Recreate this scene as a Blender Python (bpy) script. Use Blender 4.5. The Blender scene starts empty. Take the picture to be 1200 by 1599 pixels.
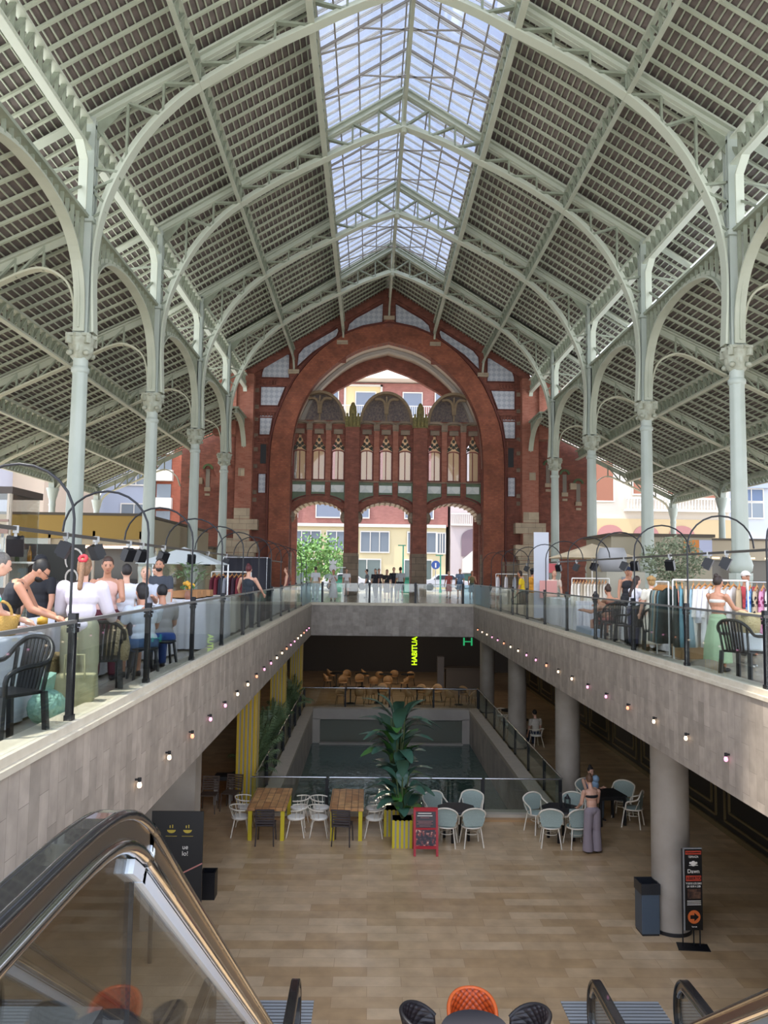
import bpy, bmesh, math, random
from mathutils import Vector, Matrix, Euler
from mathutils.geometry import tessellate_polygon
random.seed(7)
SC = bpy.context.scene
COL = SC.collection
PI = math.pi
R = math.radians

# ---------------------------------------------------------------- camera
F, PITCH, YAW, ROLL = 1245.66, .0766, .0182, .0131
CAM = Vector((-1.1116, 0, 1.4669))
fw = Vector((math.sin(YAW)*math.cos(PITCH), math.cos(YAW)*math.cos(PITCH), math.sin(PITCH)))
rt = Vector((math.cos(YAW), -math.sin(YAW), 0)); up = rt.cross(fw)
c_, s_ = math.cos(ROLL), math.sin(ROLL)
RT = c_*rt + s_*up; UP = -s_*rt + c_*up
cd = bpy.data.cameras.new('camera'); cam = bpy.data.objects.new('camera', cd); COL.objects.link(cam)
cam.matrix_world = Matrix(((RT.x, UP.x, -fw.x, CAM.x), (RT.y, UP.y, -fw.y, CAM.y), (RT.z, UP.z, -fw.z, CAM.z), (0, 0, 0, 1)))
cd.sensor_fit = 'VERTICAL'; cd.sensor_height = 24.0; cd.lens = 24.0*F/1599; cd.clip_start = .05; cd.clip_end = 600
SC.camera = cam

# ---------------------------------------------------------------- light and exposure
SC.view_settings.view_transform = 'Standard'; SC.view_settings.look = 'None'
SC.view_settings.exposure = EXPOSURE = 0.12; SC.view_settings.gamma = 1; SC.view_settings.use_curve_mapping = False
SKY, SUN = 3.6, 6.5
w = bpy.data.worlds.new('sky'); SC.world = w; w.use_nodes = True
nt = w.node_tree; nt.nodes.clear()
wo = nt.nodes.new('ShaderNodeOutputWorld'); bg = nt.nodes.new('ShaderNodeBackground'); bg.inputs[1].default_value = SKY
tc = nt.nodes.new('ShaderNodeTexCoord'); sx = nt.nodes.new('ShaderNodeSeparateXYZ'); cr = nt.nodes.new('ShaderNodeValToRGB')
cr.color_ramp.elements[0].position = 0.0; cr.color_ramp.elements[0].color = (.80, .84, .90, 1)
cr.color_ramp.elements[1].position = .75; cr.color_ramp.elements[1].color = (.50, .60, .84, 1)
cn = nt.nodes.new('ShaderNodeTexNoise'); cn.inputs['Scale'].default_value = 2.2; cn.inputs['Detail'].default_value = 5
cm = nt.nodes.new('ShaderNodeValToRGB'); cm.color_ramp.elements[0].position = .5; cm.color_ramp.elements[1].position = .72
mx = nt.nodes.new('ShaderNodeMixRGB'); mx.inputs[2].default_value = (.85, .88, .95, 1)
L = nt.links.new
L(tc.outputs['Generated'], sx.inputs[0]); L(sx.outputs[2], cr.inputs[0]); L(tc.outputs['Generated'], cn.inputs['Vector'])
L(cn.outputs['Fac'], cm.inputs[0]); L(cm.outputs[0], mx.inputs[0]); L(cr.outputs[0], mx.inputs[1]); L(mx.outputs[0], bg.inputs[0]); L(bg.outputs[0], wo.inputs[0])
sd = bpy.data.lights.new('sun', 'SUN'); sd.energy = SUN; sd.angle = R(1.5); sd.color = (1, .95, .86)
sun = bpy.data.objects.new('sun', sd); COL.objects.link(sun)
sun.rotation_euler = Vector((-.37, -.13, .95)).to_track_quat('Z', 'Y').to_euler()   # light falls from behind-left, high
SC.cycles.max_bounces = 10; SC.cycles.diffuse_bounces = 5; SC.cycles.transparent_max_bounces = 24
SC.cycles.use_denoising = True; SC.cycles.sample_clamp_indirect = 6

# ---------------------------------------------------------------- helpers
def V(*a): return Vector(a)
def tag(o, label=None, cat=None, group=None, kind=None):
    if label: o['label'] = label
    if cat: o['category'] = cat
    if group: o['group'] = group
    if kind: o['kind'] = kind
    return o
def empty(name, loc=(0, 0, 0), rz=0, label=None, cat=None, group=None, kind=None):
    o = bpy.data.objects.new(name, None); COL.objects.link(o); o.location = loc; o.rotation_euler = (0, 0, rz)
    o.empty_display_size = .1
    return tag(o, label, cat, group, kind)
def copy_tree(o, parent=None):
    c = o.copy(); COL.objects.link(c); c.parent = parent
    for ch in list(o.children): copy_tree(ch, c)
    return c

class MB:
    """collects shapes for ONE mesh object"""
    def __init__(s): s.v = []; s.f = []; s.sm = []
    def add(s, vs, fs, smooth=False):
        n = len(s.v); s.v += [tuple(v) for v in vs]; s.f += [tuple(i+n for i in f) for f in fs]; s.sm += [smooth]*len(fs); return s
    def box(s, a, b):
        x0, y0, z0 = a; x1, y1, z1 = b
        x0, x1 = min(x0, x1), max(x0, x1); y0, y1 = min(y0, y1), max(y0, y1); z0, z1 = min(z0, z1), max(z0, z1)
        return s.add([(x0, y0, z0), (x1, y0, z0), (x1, y1, z0), (x0, y1, z0), (x0, y0, z1), (x1, y0, z1), (x1, y1, z1), (x0, y1, z1)],
                     [(0, 3, 2, 1), (4, 5, 6, 7), (0, 1, 5, 4), (1, 2, 6, 5), (2, 3, 7, 6), (3, 0, 4, 7)])
    def cbox(s, c, d): return s.box([c[i]-d[i]/2 for i in range(3)], [c[i]+d[i]/2 for i in range(3)])
    def obox(s, c, d, e):
        m = Euler(e).to_matrix(); c = Vector(c)
        vs = [c+m@Vector((sx*d[0]/2, sy*d[1]/2, sz*d[2]/2)) for sz in (-1, 1) for sx, sy in ((-1, -1), (1, -1), (1, 1), (-1, 1))]
        return s.add(vs, [(0, 3, 2, 1), (4, 5, 6, 7), (0, 1, 5, 4), (1, 2, 6, 5), (2, 3, 7, 6), (3, 0, 4, 7)])
    def bar(s, p, q, w, h, ref=(0, 1, 0)):
        """box from p to q, w wide along ref, h deep across"""
        p, q = Vector(p), Vector(q); d = (q-p)
        if d.length < 1e-6: return s
        d.normalize(); a = Vector(ref); a = (a-d*a.dot(d))
        if a.length < 1e-4: a = d.orthogonal()
        a.normalize(); b = d.cross(a); vs = []
        for t in (p, q):
            for i, j in ((-1, -1), (1, -1), (1, 1), (-1, 1)): vs.append(t+a*(i*w/2)+b*(j*h/2))
        return s.add(vs, [(0, 3, 2, 1), (4, 5, 6, 7), (0, 1, 5, 4), (1, 2, 6, 5), (2, 3, 7, 6), (3, 0, 4, 7)])
    def sweep(s, pts, w, h, ref=(0, 1, 0), closed=False):
        """rectangular bar along a polyline lying in a plane square to ref: w along ref, h in the plane"""
        pts = [Vector(p) for p in pts]; n = len(pts); a = Vector(ref).normalized(); rings = []
        for i, p in enumerate(pts):
            q0 = pts[i-1] if (i > 0 or closed) else p; q1 = pts[(i+1) % n] if (i < n-1 or closed) else p
            d = (q1-q0).normalized(); b = d.cross(a).normalized()
            rings.append([p+a*(x*w/2)+b*(y*h/2) for x, y in ((-1, -1), (1, -1), (1, 1), (-1, 1))])
        vs = [v for r in rings for v in r]; fs = []
        for i in range(n if closed else n-1):
            j = (i+1) % n
            for k in range(4): fs.append((i*4+k, i*4+(k+1) % 4, j*4+(k+1) % 4, j*4+k))
        if not closed: fs += [(3, 2, 1, 0), tuple((n-1)*4+k for k in range(4))]
        return s.add(vs, fs)
    def tube(s, pts, r, n=8, closed=False, smooth=True, cap=True):
        pts = [Vector(p) for p in pts]; m = len(pts); rs = r if isinstance(r, (list, tuple)) else [r]*m
        vs = []; a = None
        for i, p in enumerate(pts):
            q0 = pts[i-1] if (i > 0 or closed) else p; q1 = pts[(i+1) % m] if (i < m-1 or closed) else p
            d = (q1-q0); d = d.normalized() if d.length > 1e-9 else Vector((0, 0, 1))
            a = d.orthogonal() if a is None else (a-d*a.dot(d))
            if a.length < 1e-5: a = d.orthogonal()
            a.normalize(); b = d.cross(a)
            for k in range(n):
                t = 2*PI*k/n; vs.append(p+(a*math.cos(t)+b*math.sin(t))*rs[i])
        fs = []
        for i in range(m if closed else m-1):
            j = (i+1) % m
            for k in range(n): fs.append((i*n+k, i*n+(k+1) % n, j*n+(k+1) % n, j*n+k))
        s.add(vs, fs, smooth)
        if cap and not closed: s.add(vs[:n], [tuple(range(n-1, -1, -1))]); s.add(vs[-n:], [tuple(range(n))])
        return s
    def lathe(s, prof, c=(0, 0, 0), n=16, smooth=True, lobes=0, amp=0):
        vs = []; fs = []
        for (r, z) in prof:
            for k in range(n):
                t = 2*PI*k/n; rr = r*(1+amp*math.cos(lobes*t)) if lobes else r
                vs.append((c[0]+rr*math.cos(t), c[1]+rr*math.sin(t), c[2]+z))
        m = len(prof)
        for i in range(m-1):
            for k in range(n): fs.append((i*n+k, i*n+(k+1) % n, (i+1)*n+(k+1) % n, (i+1)*n+k))
        s.add(vs, fs, smooth)
        if prof[0][0] > 1e-4: s.add(vs[:n], [tuple(range(n-1, -1, -1))])
        if prof[-1][0] > 1e-4: s.add(vs[-n:], [tuple(range(n))])
        return s
    def ball(s, c, r, nu=12, nv=8, e=None):
        r = r if isinstance(r, (list, tuple)) else (r, r, r); m = Euler(e).to_matrix() if e else None; c = Vector(c); vs = []
        for i in range(nv+1):
            p = PI*i/nv
            for k in range(nu):
                t = 2*PI*k/nu; q = Vector((r[0]*math.sin(p)*math.cos(t), r[1]*math.sin(p)*math.sin(t), r[2]*math.cos(p)))
                vs.append(c+(m@q if m else q))
        fs = [(i*nu+k, (i+1)*nu+k, (i+1)*nu+(k+1) % nu, i*nu+(k+1) % nu) for i in range(nv) for k in range(nu)]
        return s.add(vs, fs, True)
    def plate(s, outer, holes, f0, f1):
        """polygon with holes, given thickness between the maps f0 and f1 of its 2D points"""
        loops = [outer]+list(holes); pl = [[Vector((p[0], p[1], 0)) for p in l] for l in loops]
        tris = tessellate_polygon(pl); flat = [p for l in loops for p in l]; n = len(flat)
        vs = [f0(*p) for p in flat]+[f1(*p) for p in flat]
        fs = [tuple(t) for t in tris]+[tuple(i+n for i in reversed(t)) for t in tris]; k = 0
        for l in loops:
            m = len(l)
            for i in range(m): a, b = k+i, k+(i+1) % m; fs.append((a, b, b+n, a+n))
            k += m
        return s.add(vs, fs)
    def xz(s, outer, y0, y1, holes=()): return s.plate(outer, holes, lambda x, z: (x, y0, z), lambda x, z: (x, y1, z))
    def yz(s, outer, x0, x1, holes=()): return s.plate(outer, holes, lambda y, z: (x0, y, z), lambda y, z: (x1, y, z))
    def xy(s, outer, z0, z1, holes=()): return s.plate(outer, holes, lambda x, y: (x, y, z0), lambda x, y: (x, y, z1))
    def xf(s, m, start=0):
        for i in range(start, len(s.v)): s.v[i] = tuple(m@Vector(s.v[i]))
        return s
    def build(s, name, mat, parent=None, bevel=0):
        me = bpy.data.meshes.new(name); me.from_pydata(s.v, [], s.f)
        bm = bmesh.new(); bm.from_mesh(me); bmesh.ops.recalc_face_normals(bm, faces=bm.faces); bm.to_mesh(me); bm.free()
        me.polygons.foreach_set('use_smooth', s.sm if len(me.polygons) == len(s.sm) else [False]*len(me.polygons))
        if mat: me.materials.append(mat)
        o = bpy.data.objects.new(name, me); COL.objects.link(o)
        if parent: o.parent = parent
        if bevel:
            b = o.modifiers.new('bevel', 'BEVEL'); b.width = bevel; b.segments = 2; b.limit_method = 'ANGLE'
        return o
def rect(x0, z0, x1, z1): return [(x0, z0), (x1, z0), (x1, z1), (x0, z1)]
def arc(cx, cz, r, a0, a1, n, rz=None):
    return [(cx+r*math.cos(R(a0+(a1-a0)*i/n)), cz+(rz or r)*math.sin(R(a0+(a1-a0)*i/n))) for i in range(n+1)]
def mirror(pts): return [(-x, z) for x, z in reversed(pts)]

# ---------------------------------------------------------------- materials
_M = {}
def lin(c):
    return tuple((x/12.92 if x <= .04045 else ((x+.055)/1.055)**2.4) for x in c)
def hexc(h): return lin(tuple(int(h[i:i+2], 16)/255 for i in (0, 2, 4)))
def mat(name, col, rough=.6, metal=0, noise=None, bump=None, emit=0, coat=0, spec=.5, trans=0):
    """noise=(scale, amount, second colour or None); colours are sRGB hex"""
    if name in _M: return _M[name]
    m = bpy.data.materials.new(name); m.use_nodes = True; n = m.node_tree.nodes; l = m.node_tree.links.new
    b = n['Principled BSDF']; c = hexc(col) if isinstance(col, str) else col
    b.inputs['Base Color'].default_value = (*c, 1); b.inputs['Roughness'].default_value = rough; b.inputs['Metallic'].default_value = metal
    b.inputs['Specular IOR Level'].default_value = spec; b.inputs['Coat Weight'].default_value = coat
    if trans: b.inputs['Transmission Weight'].default_value = trans
    if emit: b.inputs['Emission Color'].default_value = (*c, 1); b.inputs['Emission Strength'].default_value = emit
    g = n.new('ShaderNodeNewGeometry')
    if noise:
        t = n.new('ShaderNodeTexNoise'); t.inputs['Scale'].default_value = noise[0]; t.inputs['Detail'].default_value = 5
        l(g.outputs['Position'], t.inputs['Vector'])
        r_ = n.new('ShaderNodeValToRGB'); r_.color_ramp.elements[0].position = .35; r_.color_ramp.elements[1].position = .68
        c2 = hexc(noise[2]) if noise[2] else tuple(x*(1-noise[1]) for x in c)
        c1 = c
        r_.color_ramp.elements[0].color = (*c1, 1); r_.color_ramp.elements[1].color = (*[a+(b2-a)*(noise[1] if noise[2] else 1) for a, b2 in zip(c1, c2)], 1)
        l(t.outputs['Fac'], r_.inputs[0]); l(r_.outputs[0], b.inputs['Base Color'])
    if bump:
        t2 = n.new('ShaderNodeTexNoise'); t2.inputs['Scale'].default_value = bump[0]; l(g.outputs['Position'], t2.inputs['Vector'])
        bp = n.new('ShaderNodeBump'); bp.inputs['Strength'].default_value = bump[1]; bp.inputs['Distance'].default_value = bump[2] if len(bump) > 2 else .02
        l(t2.outputs['Fac'], bp.inputs['Height']); l(bp.outputs[0], b.inputs['Normal'])
    _M[name] = m; return m
def brickmat(name, c1, c2, cm, bw, rh, mortar, axes='xz', rough=.8, offset=.5, bumpd=.01, noise=.35, wet=0, nscale=1.5, squash=1, coat=0):
    """courses of bricks, slabs or planks in world space; axes name the run and the stack direction ('h' = x+y)"""
    if name in _M: return _M[name]
    m = bpy.data.materials.new(name); m.use_nodes = True; n = m.node_tree.nodes; l = m.node_tree.links.new; b = n['Principled BSDF']
    g = n.new('ShaderNodeNewGeometry'); sp = n.new('ShaderNodeSeparateXYZ'); l(g.outputs['Position'], sp.inputs[0])
    cb = n.new('ShaderNodeCombineXYZ')
    def axis(a):
        if a == 'h':
            ad = n.new('ShaderNodeMath'); l(sp.outputs[0], ad.inputs[0]); l(sp.outputs[1], ad.inputs[1]); return ad.outputs[0]
        return sp.outputs['xyz'.index(a)]
    l(axis(axes[0]), cb.inputs[0]); l(axis(axes[1]), cb.inputs[1])
    t = n.new('ShaderNodeTexBrick'); t.inputs['Scale'].default_value = 1; t.inputs['Brick Width'].default_value = bw; t.inputs['Row Height'].default_value = rh
    t.inputs['Mortar Size'].default_value = mortar; t.offset = offset; t.inputs['Mortar Smooth'].default_value = .2
    t.inputs['Color1'].default_value = (*hexc(c1), 1); t.inputs['Color2'].default_value = (*hexc(c2), 1); t.inputs['Mortar'].default_value = (*hexc(cm), 1)
    l(cb.outputs[0], t.inputs['Vector'])
    ns = n.new('ShaderNodeTexNoise'); ns.inputs['Scale'].default_value = nscale; ns.inputs['Detail'].default_value = 6; l(g.outputs['Position'], ns.inputs['Vector'])
    mp = n.new('ShaderNodeMapRange'); mp.inputs[1].default_value = .3; mp.inputs[2].default_value = .7; mp.inputs[3].default_value = 1-noise; mp.inputs[4].default_value = 1+noise*.4
    l(ns.outputs['Fac'], mp.inputs[0])
    mu = n.new('ShaderNodeVectorMath'); mu.operation = 'SCALE'; l(t.outputs['Color'], mu.inputs[0]); l(mp.outputs[0], mu.inputs['Scale']); l(mu.outputs[0], b.inputs['Base Color'])
    b.inputs['Roughness'].default_value = rough; b.inputs['Coat Weight'].default_value = coat; b.inputs['Coat Roughness'].default_value = .12
    if bumpd:
        bp = n.new('ShaderNodeBump'); bp.inputs['Strength'].default_value = .6; bp.inputs['Distance'].default_value = bumpd; bp.invert = True
        l(t.outputs['Fac'], bp.inputs['Height']); l(bp.outputs[0], b.inputs['Normal'])
    _M[name] = m; return m
def glassmat(name, tint=(.9, .95, .95), gloss=.08, rough=.02, fres=True):
    if name in _M: return _M[name]
    m = bpy.data.materials.new(name); m.use_nodes = True; n = m.node_tree.nodes; l = m.node_tree.links.new; n.clear()
    o = n.new('ShaderNodeOutputMaterial'); t = n.new('ShaderNodeBsdfTransparent'); t.inputs[0].default_value = (*tint, 1)
    g = n.new('ShaderNodeBsdfGlossy'); g.inputs['Roughness'].default_value = rough; x = n.new('ShaderNodeMixShader')
    if fres:
        f = n.new('ShaderNodeLayerWeight'); f.inputs[0].default_value = .25
        r_ = n.new('ShaderNodeMapRange'); r_.inputs[3].default_value = gloss; r_.inputs[4].default_value = min(.9, gloss*5); l(f.outputs['Fresnel'], r_.inputs[0]); l(r_.outputs[0], x.inputs[0])
    else: x.inputs[0].default_value = gloss
    l(t.outputs[0], x.inputs[1]); l(g.outputs[0], x.inputs[2]); l(x.outputs[0], o.inputs[0])
    _M[name] = m; return m
def tilemat(name, c1, c2, c3, s=.32):
    """glazed tiles with a small two-colour star on each"""
    if name in _M: return _M[name]
    m = bpy.data.materials.new(name); m.use_nodes = True; n = m.node_tree.nodes; l = m.node_tree.links.new; b = n['Principled BSDF']
    g = n.new('ShaderNodeNewGeometry'); ck = n.new('ShaderNodeTexChecker'); ck.inputs['Scale'].default_value = 1/s
    mpg = n.new('ShaderNodeMapping'); mpg.inputs['Rotation'].default_value = (0, R(45), 0); l(g.outputs['Position'], mpg.inputs[0])
    sp = n.new('ShaderNodeSeparateXYZ'); l(mpg.outputs[0], sp.inputs[0]); cb = n.new('ShaderNodeCombineXYZ'); l(sp.outputs[0], cb.inputs[0]); l(sp.outputs[2], cb.inputs[1]); cb.inputs[2].default_value = .37
    l(cb.outputs[0], ck.inputs['Vector']); ck.inputs['Color1'].default_value = (*hexc(c1), 1); ck.inputs['Color2'].default_value = (*hexc(c2), 1)
    vo = n.new('ShaderNodeTexVoronoi'); vo.inputs['Scale'].default_value = 1/s; vo.inputs['Randomness'].default_value = 0; l(cb.outputs[0], vo.inputs['Vector'])
    rp = n.new('ShaderNodeValToRGB'); rp.color_ramp.interpolation = 'CONSTANT'; rp.color_ramp.elements[0].color = (1, 1, 1, 1); rp.color_ramp.elements[1].position = .22; rp.color_ramp.elements[1].color = (0, 0, 0, 1)
    l(vo.outputs['Distance'], rp.inputs[0]); x = n.new('ShaderNodeMixRGB'); x.inputs[2].default_value = (*hexc(c3), 1); l(rp.outputs[0], x.inputs[0]); l(ck.outputs[0], x.inputs[1]); l(x.outputs[0], b.inputs['Base Color'])
    b.inputs['Roughness'].default_value = .3
    _M[name] = m; return m

IRON = mat('painted iron pale green', 'b2b6a4', .5, noise=(1.2, .5, '9b9f8b'))
IRON_D = mat('painted iron lattice', '959d8a', .55, noise=(2.5, .6, '7d7f6c'))
IRON_C = mat('painted iron column', 'b3bab0', .45, noise=(.9, .5, '9ea89c'))
BATTEN = mat('painted roof battens', 'b0b5a0', .6, noise=(1.5, .5, '9da28e'))
SOFFIT = mat('clay roof boards', '756a64', .8, noise=(3, .8, '5e5651'))
SHEET = mat('pale bounce sheeting', 'c8c6be', .7)
BRICK = brickmat('red brick', '905542', '7c4637', '705048', .27, .085, .008, 'hz', noise=.3, nscale=2.5)
BRICK_L = brickmat('light red brick', 'a86a56', '985844', '94705f', .27, .085, .008, 'hz', noise=.2)
STONE = brickmat('pale sandstone', 'b7a58b', 'a8967e', '8f8070', .9, .5, .015, 'hz', noise=.2)
STONE_G = brickmat('grey brown stone', '8e7c69', '7d6d5c', '65594c', 1.1, .42, .02, 'hz', noise=.25)
TILE = tilemat('blue white glazed tile', 'c2c4c8', 'a9adb6', '7482a0', .24)
TILE_W = tilemat('white flower tile', 'c9cac4', 'b9bdb8', '8e93a0', .5)
GREEN_T = mat('green glazed tile', '4a5c34', .4, noise=(4, .6, '36462a'))
TRAV = brickmat('travertine cladding', 'aea092', '968a7d', '877c70', .62, .19, .003, 'zy', noise=.2, rough=.6, bumpd=.002, nscale=5)
TRAV_X = brickmat('travertine cladding across', 'a89d93', '91877e', '837970', .62, .3, .003, 'zx', noise=.22, rough=.6, bumpd=.002, nscale=5)
FLOOR_LO = brickmat('tan marble floor', 'cdb08c', 'b3926a', '9a7a58', 1.05, .3, .003, 'xy', noise=.2, rough=.35, bumpd=0, coat=.25, nscale=3)
FLOOR_UP = brickmat('cream marble floor', 'c9bda8', 'b9ab95', 'a09480', .9, .6, .006, 'xy', noise=.1, rough=.22, bumpd=0, coat=.3)
KERB = mat('cream stone kerb', 'cdc2ae', .5, noise=(6, .5, 'b5a791'))
CONC = mat('smooth concrete column', 'a0968a', .6, noise=(1.3, .7, '7f7468'), bump=(9, .15))
DARK = mat('matt black', '17171a', .5)
BLACKM = mat('black painted metal', '16171c', .4, .2)
STEEL = mat('brushed steel', 'b9bcc0', .25, 1)
GLASS = glassmat('balustrade glass', (.88, .915, .905), .07)
GLASS_F = glassmat('frosted blue glass', (.62, .78, .84), .12, .3)
SKYGLASS = glassmat('skylight glass', (.30, .325, .38), .06, .1)
WHITE = mat('white paint', 'dedcd6', .5)
# ================================================================ SETTING
Y0, B = 22.07, 7.389
TR = [Y0+B*i for i in range(-1, 4)]            # truss rows
YF = 51.6                                      # inner face of the brick front
ZL = -4.78                                     # lower floor
W = 3.67                                       # half width of the open well
HX = 9.25
def S(o): return tag(o, kind='structure')
# upper floor: one slab with the well cut out
m = MB().xy([(-34, -3), (-W-.02, -3), (-W-.02, 36.35), (W+.02, 36.35), (W+.02, -3), (34, -3), (34, 100), (-34, 100)], -.05, 0)
S(m.build('floor', FLOOR_UP))
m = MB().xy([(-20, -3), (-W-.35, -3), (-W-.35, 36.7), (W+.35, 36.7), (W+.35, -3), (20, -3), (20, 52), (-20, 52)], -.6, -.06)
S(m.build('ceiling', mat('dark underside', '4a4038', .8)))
# lower floor with the pool cut out, its walls
PX, PY0, PY1, PW = 3.55, 21.3, 36.6, -6.15
m = MB().plate([(-16, -3), (16, -3), (16, 52), (-16, 52)], [[(-PX, PY0), (PX, PY0), (PX, PY1), (-PX, PY1)]], lambda x, y: (x, y, ZL-.3), lambda x, y: (x, y, ZL))
S(m.build('floor', FLOOR_LO))
PANEL = mat('black panelling', '1d1b19', .5)
GOLD = mat('dull gold moulding', '7a6a48', .4, .4)
wr = S(MB().box((7.75, -3, ZL), (8.0, 46, -.6)).build('wall_right', PANEL))
mb = MB()
for k in range(11):
    y = 14.2+k*3.0
    for i, (dy, dz) in enumerate(((.25, .35), (.5, .6))):
        a, b2 = y+dy, y+3.0-dy; z0, z1 = ZL+.25+dz-.3, -.8-dz
        for p, q in (((a, z0), (b2, z0)), ((b2, z0), (b2, z1)), ((b2, z1), (a, z1)), ((a, z1), (a, z0))):
            mb.bar((7.73, p[0], p[1]), (7.73, q[0], q[1]), .05, .05, (1, 0, 0))
mb.box((7.70, 13.8, ZL), (7.75, 46, ZL+.14))
tag(mb.build('panel_moulding', GOLD, wr), 'gold mouldings framing the black panels')
S(MB().box((-9.3, -3, ZL), (-9.0, 52, -.6)).build('wall_left', mat('brown lower wall', '3a2c20', .6)))
S(MB().box((-16, 51.5, ZL), (16, 51.8, -.1)).build('wall_back', mat('dark restaurant wall', '45403c', .6)))
S(MB().box((8, 46, ZL), (16, 46.2, -.6)).build('wall_right', PANEL))
# parapets round the well
for s, nm in ((-1, 'left'), (1, 'right')):
    p = S(MB().box((s*W, -2.5, -1.36), (s*(W+.33), 36.3, .0)).build('wall_'+nm, TRAV))
    S(MB().box((s*(W-.03), -2.5, .0), (s*(W+.36), 36.3, .05)).build('kerb_course', KERB, p))
    S(MB().box((s*(W+.02), -2.5, .05), (s*(W+.30), 36.3, .12)).build('kerb_course', KERB, p))
p = S(MB().box((-W, 36.3, -1.36), (W, 36.63, .0)).build('wall_far', TRAV_X))
S(MB().box((-W-.36, 36.27, .0), (W+.36, 36.66, .06)).build('kerb_course', KERB, p))
S(MB().box((-W-.30, 36.33, .06), (W+.30, 36.6, .12)).build('kerb_course', KERB, p))
# pool
pw = empty('wall_pool'); S(pw)
CW = mat('board-marked concrete', 'a39a90', .7, noise=(1, .5, '8a8178'))
for s in (-1, 1):
    S(MB().box((s*(PX-.02), PY0, PW-.6), (s*(PX+.35), PY1, ZL+.01)).build('pool_wall', brickmat('pool wall stone', 'b0a59a', '9c9188', '8a8078', .9, .45, .004, 'zy', noise=.2, rough=.6), pw))
    S(MB().box((s*(PX-.04), PY0-.35, ZL+.0), (s*(PX+.4), PY1+.4, ZL+.14)).build('pool_kerb', mat('pool kerb stone', 'b3a795', .5, noise=(4, .4, '9b8f7f')), pw))
S(MB().box((-PX, PY0-.35, PW-.6), (PX, PY0, ZL)).build('pool_wall', CW, pw))
S(MB().box((-PX-.4, PY0-.45, ZL), (PX+.4, PY0-.0, ZL+.14)).build('pool_kerb', _M['pool kerb stone'], pw))
S(MB().box((-PX, PY1, PW-.6), (PX, PY1+.35, ZL-.35)).build('pool_wall', mat('wet dark wall', '5c5f54', .35, noise=(.8, .7, '5a5a4c')), pw))
S(MB().box((-PX, PY1-.12, ZL-.32), (PX, PY1+.4, ZL+.14)).box((-PX, PY1-.12, PW-.3), (-PX+.35, PY1, ZL-.3)).box((PX-.35, PY1-.12, PW-.3), (PX, PY1, ZL-.3)).build('pool_kerb', CW, pw))
water = bpy.data.materials.new('dark pool water'); water.use_nodes = True; n_ = water.node_tree.nodes; b_ = n_['Principled BSDF']
b_.inputs['Base Color'].default_value = (*hexc('3c524c'), 1); b_.inputs['Roughness'].default_value = .06
g_ = n_.new('ShaderNodeNewGeometry'); t_ = n_.new('ShaderNodeTexNoise'); t_.inputs['Scale'].default_value = 5; mp_ = n_.new('ShaderNodeMapping'); mp_.inputs['Scale'].default_value = (1, .5, 1)
bp_ = n_.new('ShaderNodeBump'); bp_.inputs['Strength'].default_value = .35; bp_.inputs['Distance'].default_value = .05
L = water.node_tree.links.new; L(g_.outputs['Position'], mp_.inputs[0]); L(mp_.outputs[0], t_.inputs['Vector']); L(t_.outputs['Fac'], bp_.inputs['Height']); L(bp_.outputs[0], b_.inputs['Normal'])
tag(MB().box((-PX, PY0, PW-.4), (PX, PY1, PW)).build('pool_water', water), 'dark green water filling the sunken pool under the well', 'water', kind='stuff')
tag(MB().box((-PX+.35, PY1-.45, PW-.05), (PX-.35, PY1-.13, PW+.06)).build('waterfall_ledge', CW), 'concrete ledge along the far end of the pool at water level', 'ledge')

# ---------------------------------------------------------------- round concrete columns below
zc = [('nearest', 0), ('second', 1), ('third', 2), ('fourth', 3)]
YEL, GRY = mat('yellow painted slat', 'c9a51f', .45), mat('grey painted slat', '9c968e', .45)
for i, (nm, k) in enumerate(zc):
    y = 14.62+B*k
    where = ['with the grey bin and tall black sign', 'beside the bistro table under the right parapet', 'behind the right glass rail of the pool', 'by the far right corner of the pool'][i]
    t = empty('concrete_column', (4.37, y, ZL), label=f'round concrete column {where}', cat='column', group='round concrete columns on the right of the lower floor')
    MB().lathe([(.33, 0), (.33, 4.1)], n=32).build('shaft', CONC, t); MB().lathe([(.345, 0), (.345, .06)], n=32).build('base_ring', DARK, t)
t = empty('concrete_column', (-4.45, 14.62, ZL), label='square-cornered concrete pier behind the black menu board on the left', cat='column')
MB().box((-.55, -.2, 0), (.34, .3, 4.1)).build('shaft', CONC, t)
for k in (1, 2, 3):
    y = 14.62+B*k+.4
    t = empty('striped_pillar', (-4.38, y, ZL), label=['yellow and grey striped pillar nearest the wooden tables', 'middle yellow and grey striped pillar behind the palms', 'farthest yellow striped pillar by the dark restaurant'][k-1], cat='column', group='yellow striped pillars left of the pool')
    MB().box((-.26, -.26, 0), (.26, .26, 4.0)).build('core', GRY, t)
    for j in range(5):
        x = -.22+j*.11
        MB().box((x-.03, -.29, 0), (x+.03, -.26, 3.9)).build('slat', YEL if j != 9 else GRY, t)
        MB().box((.26, x-.03, 0), (.29, x+.03, 3.9)).build('slat', YEL if j % 2 == 0 else GRY, t)

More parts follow.
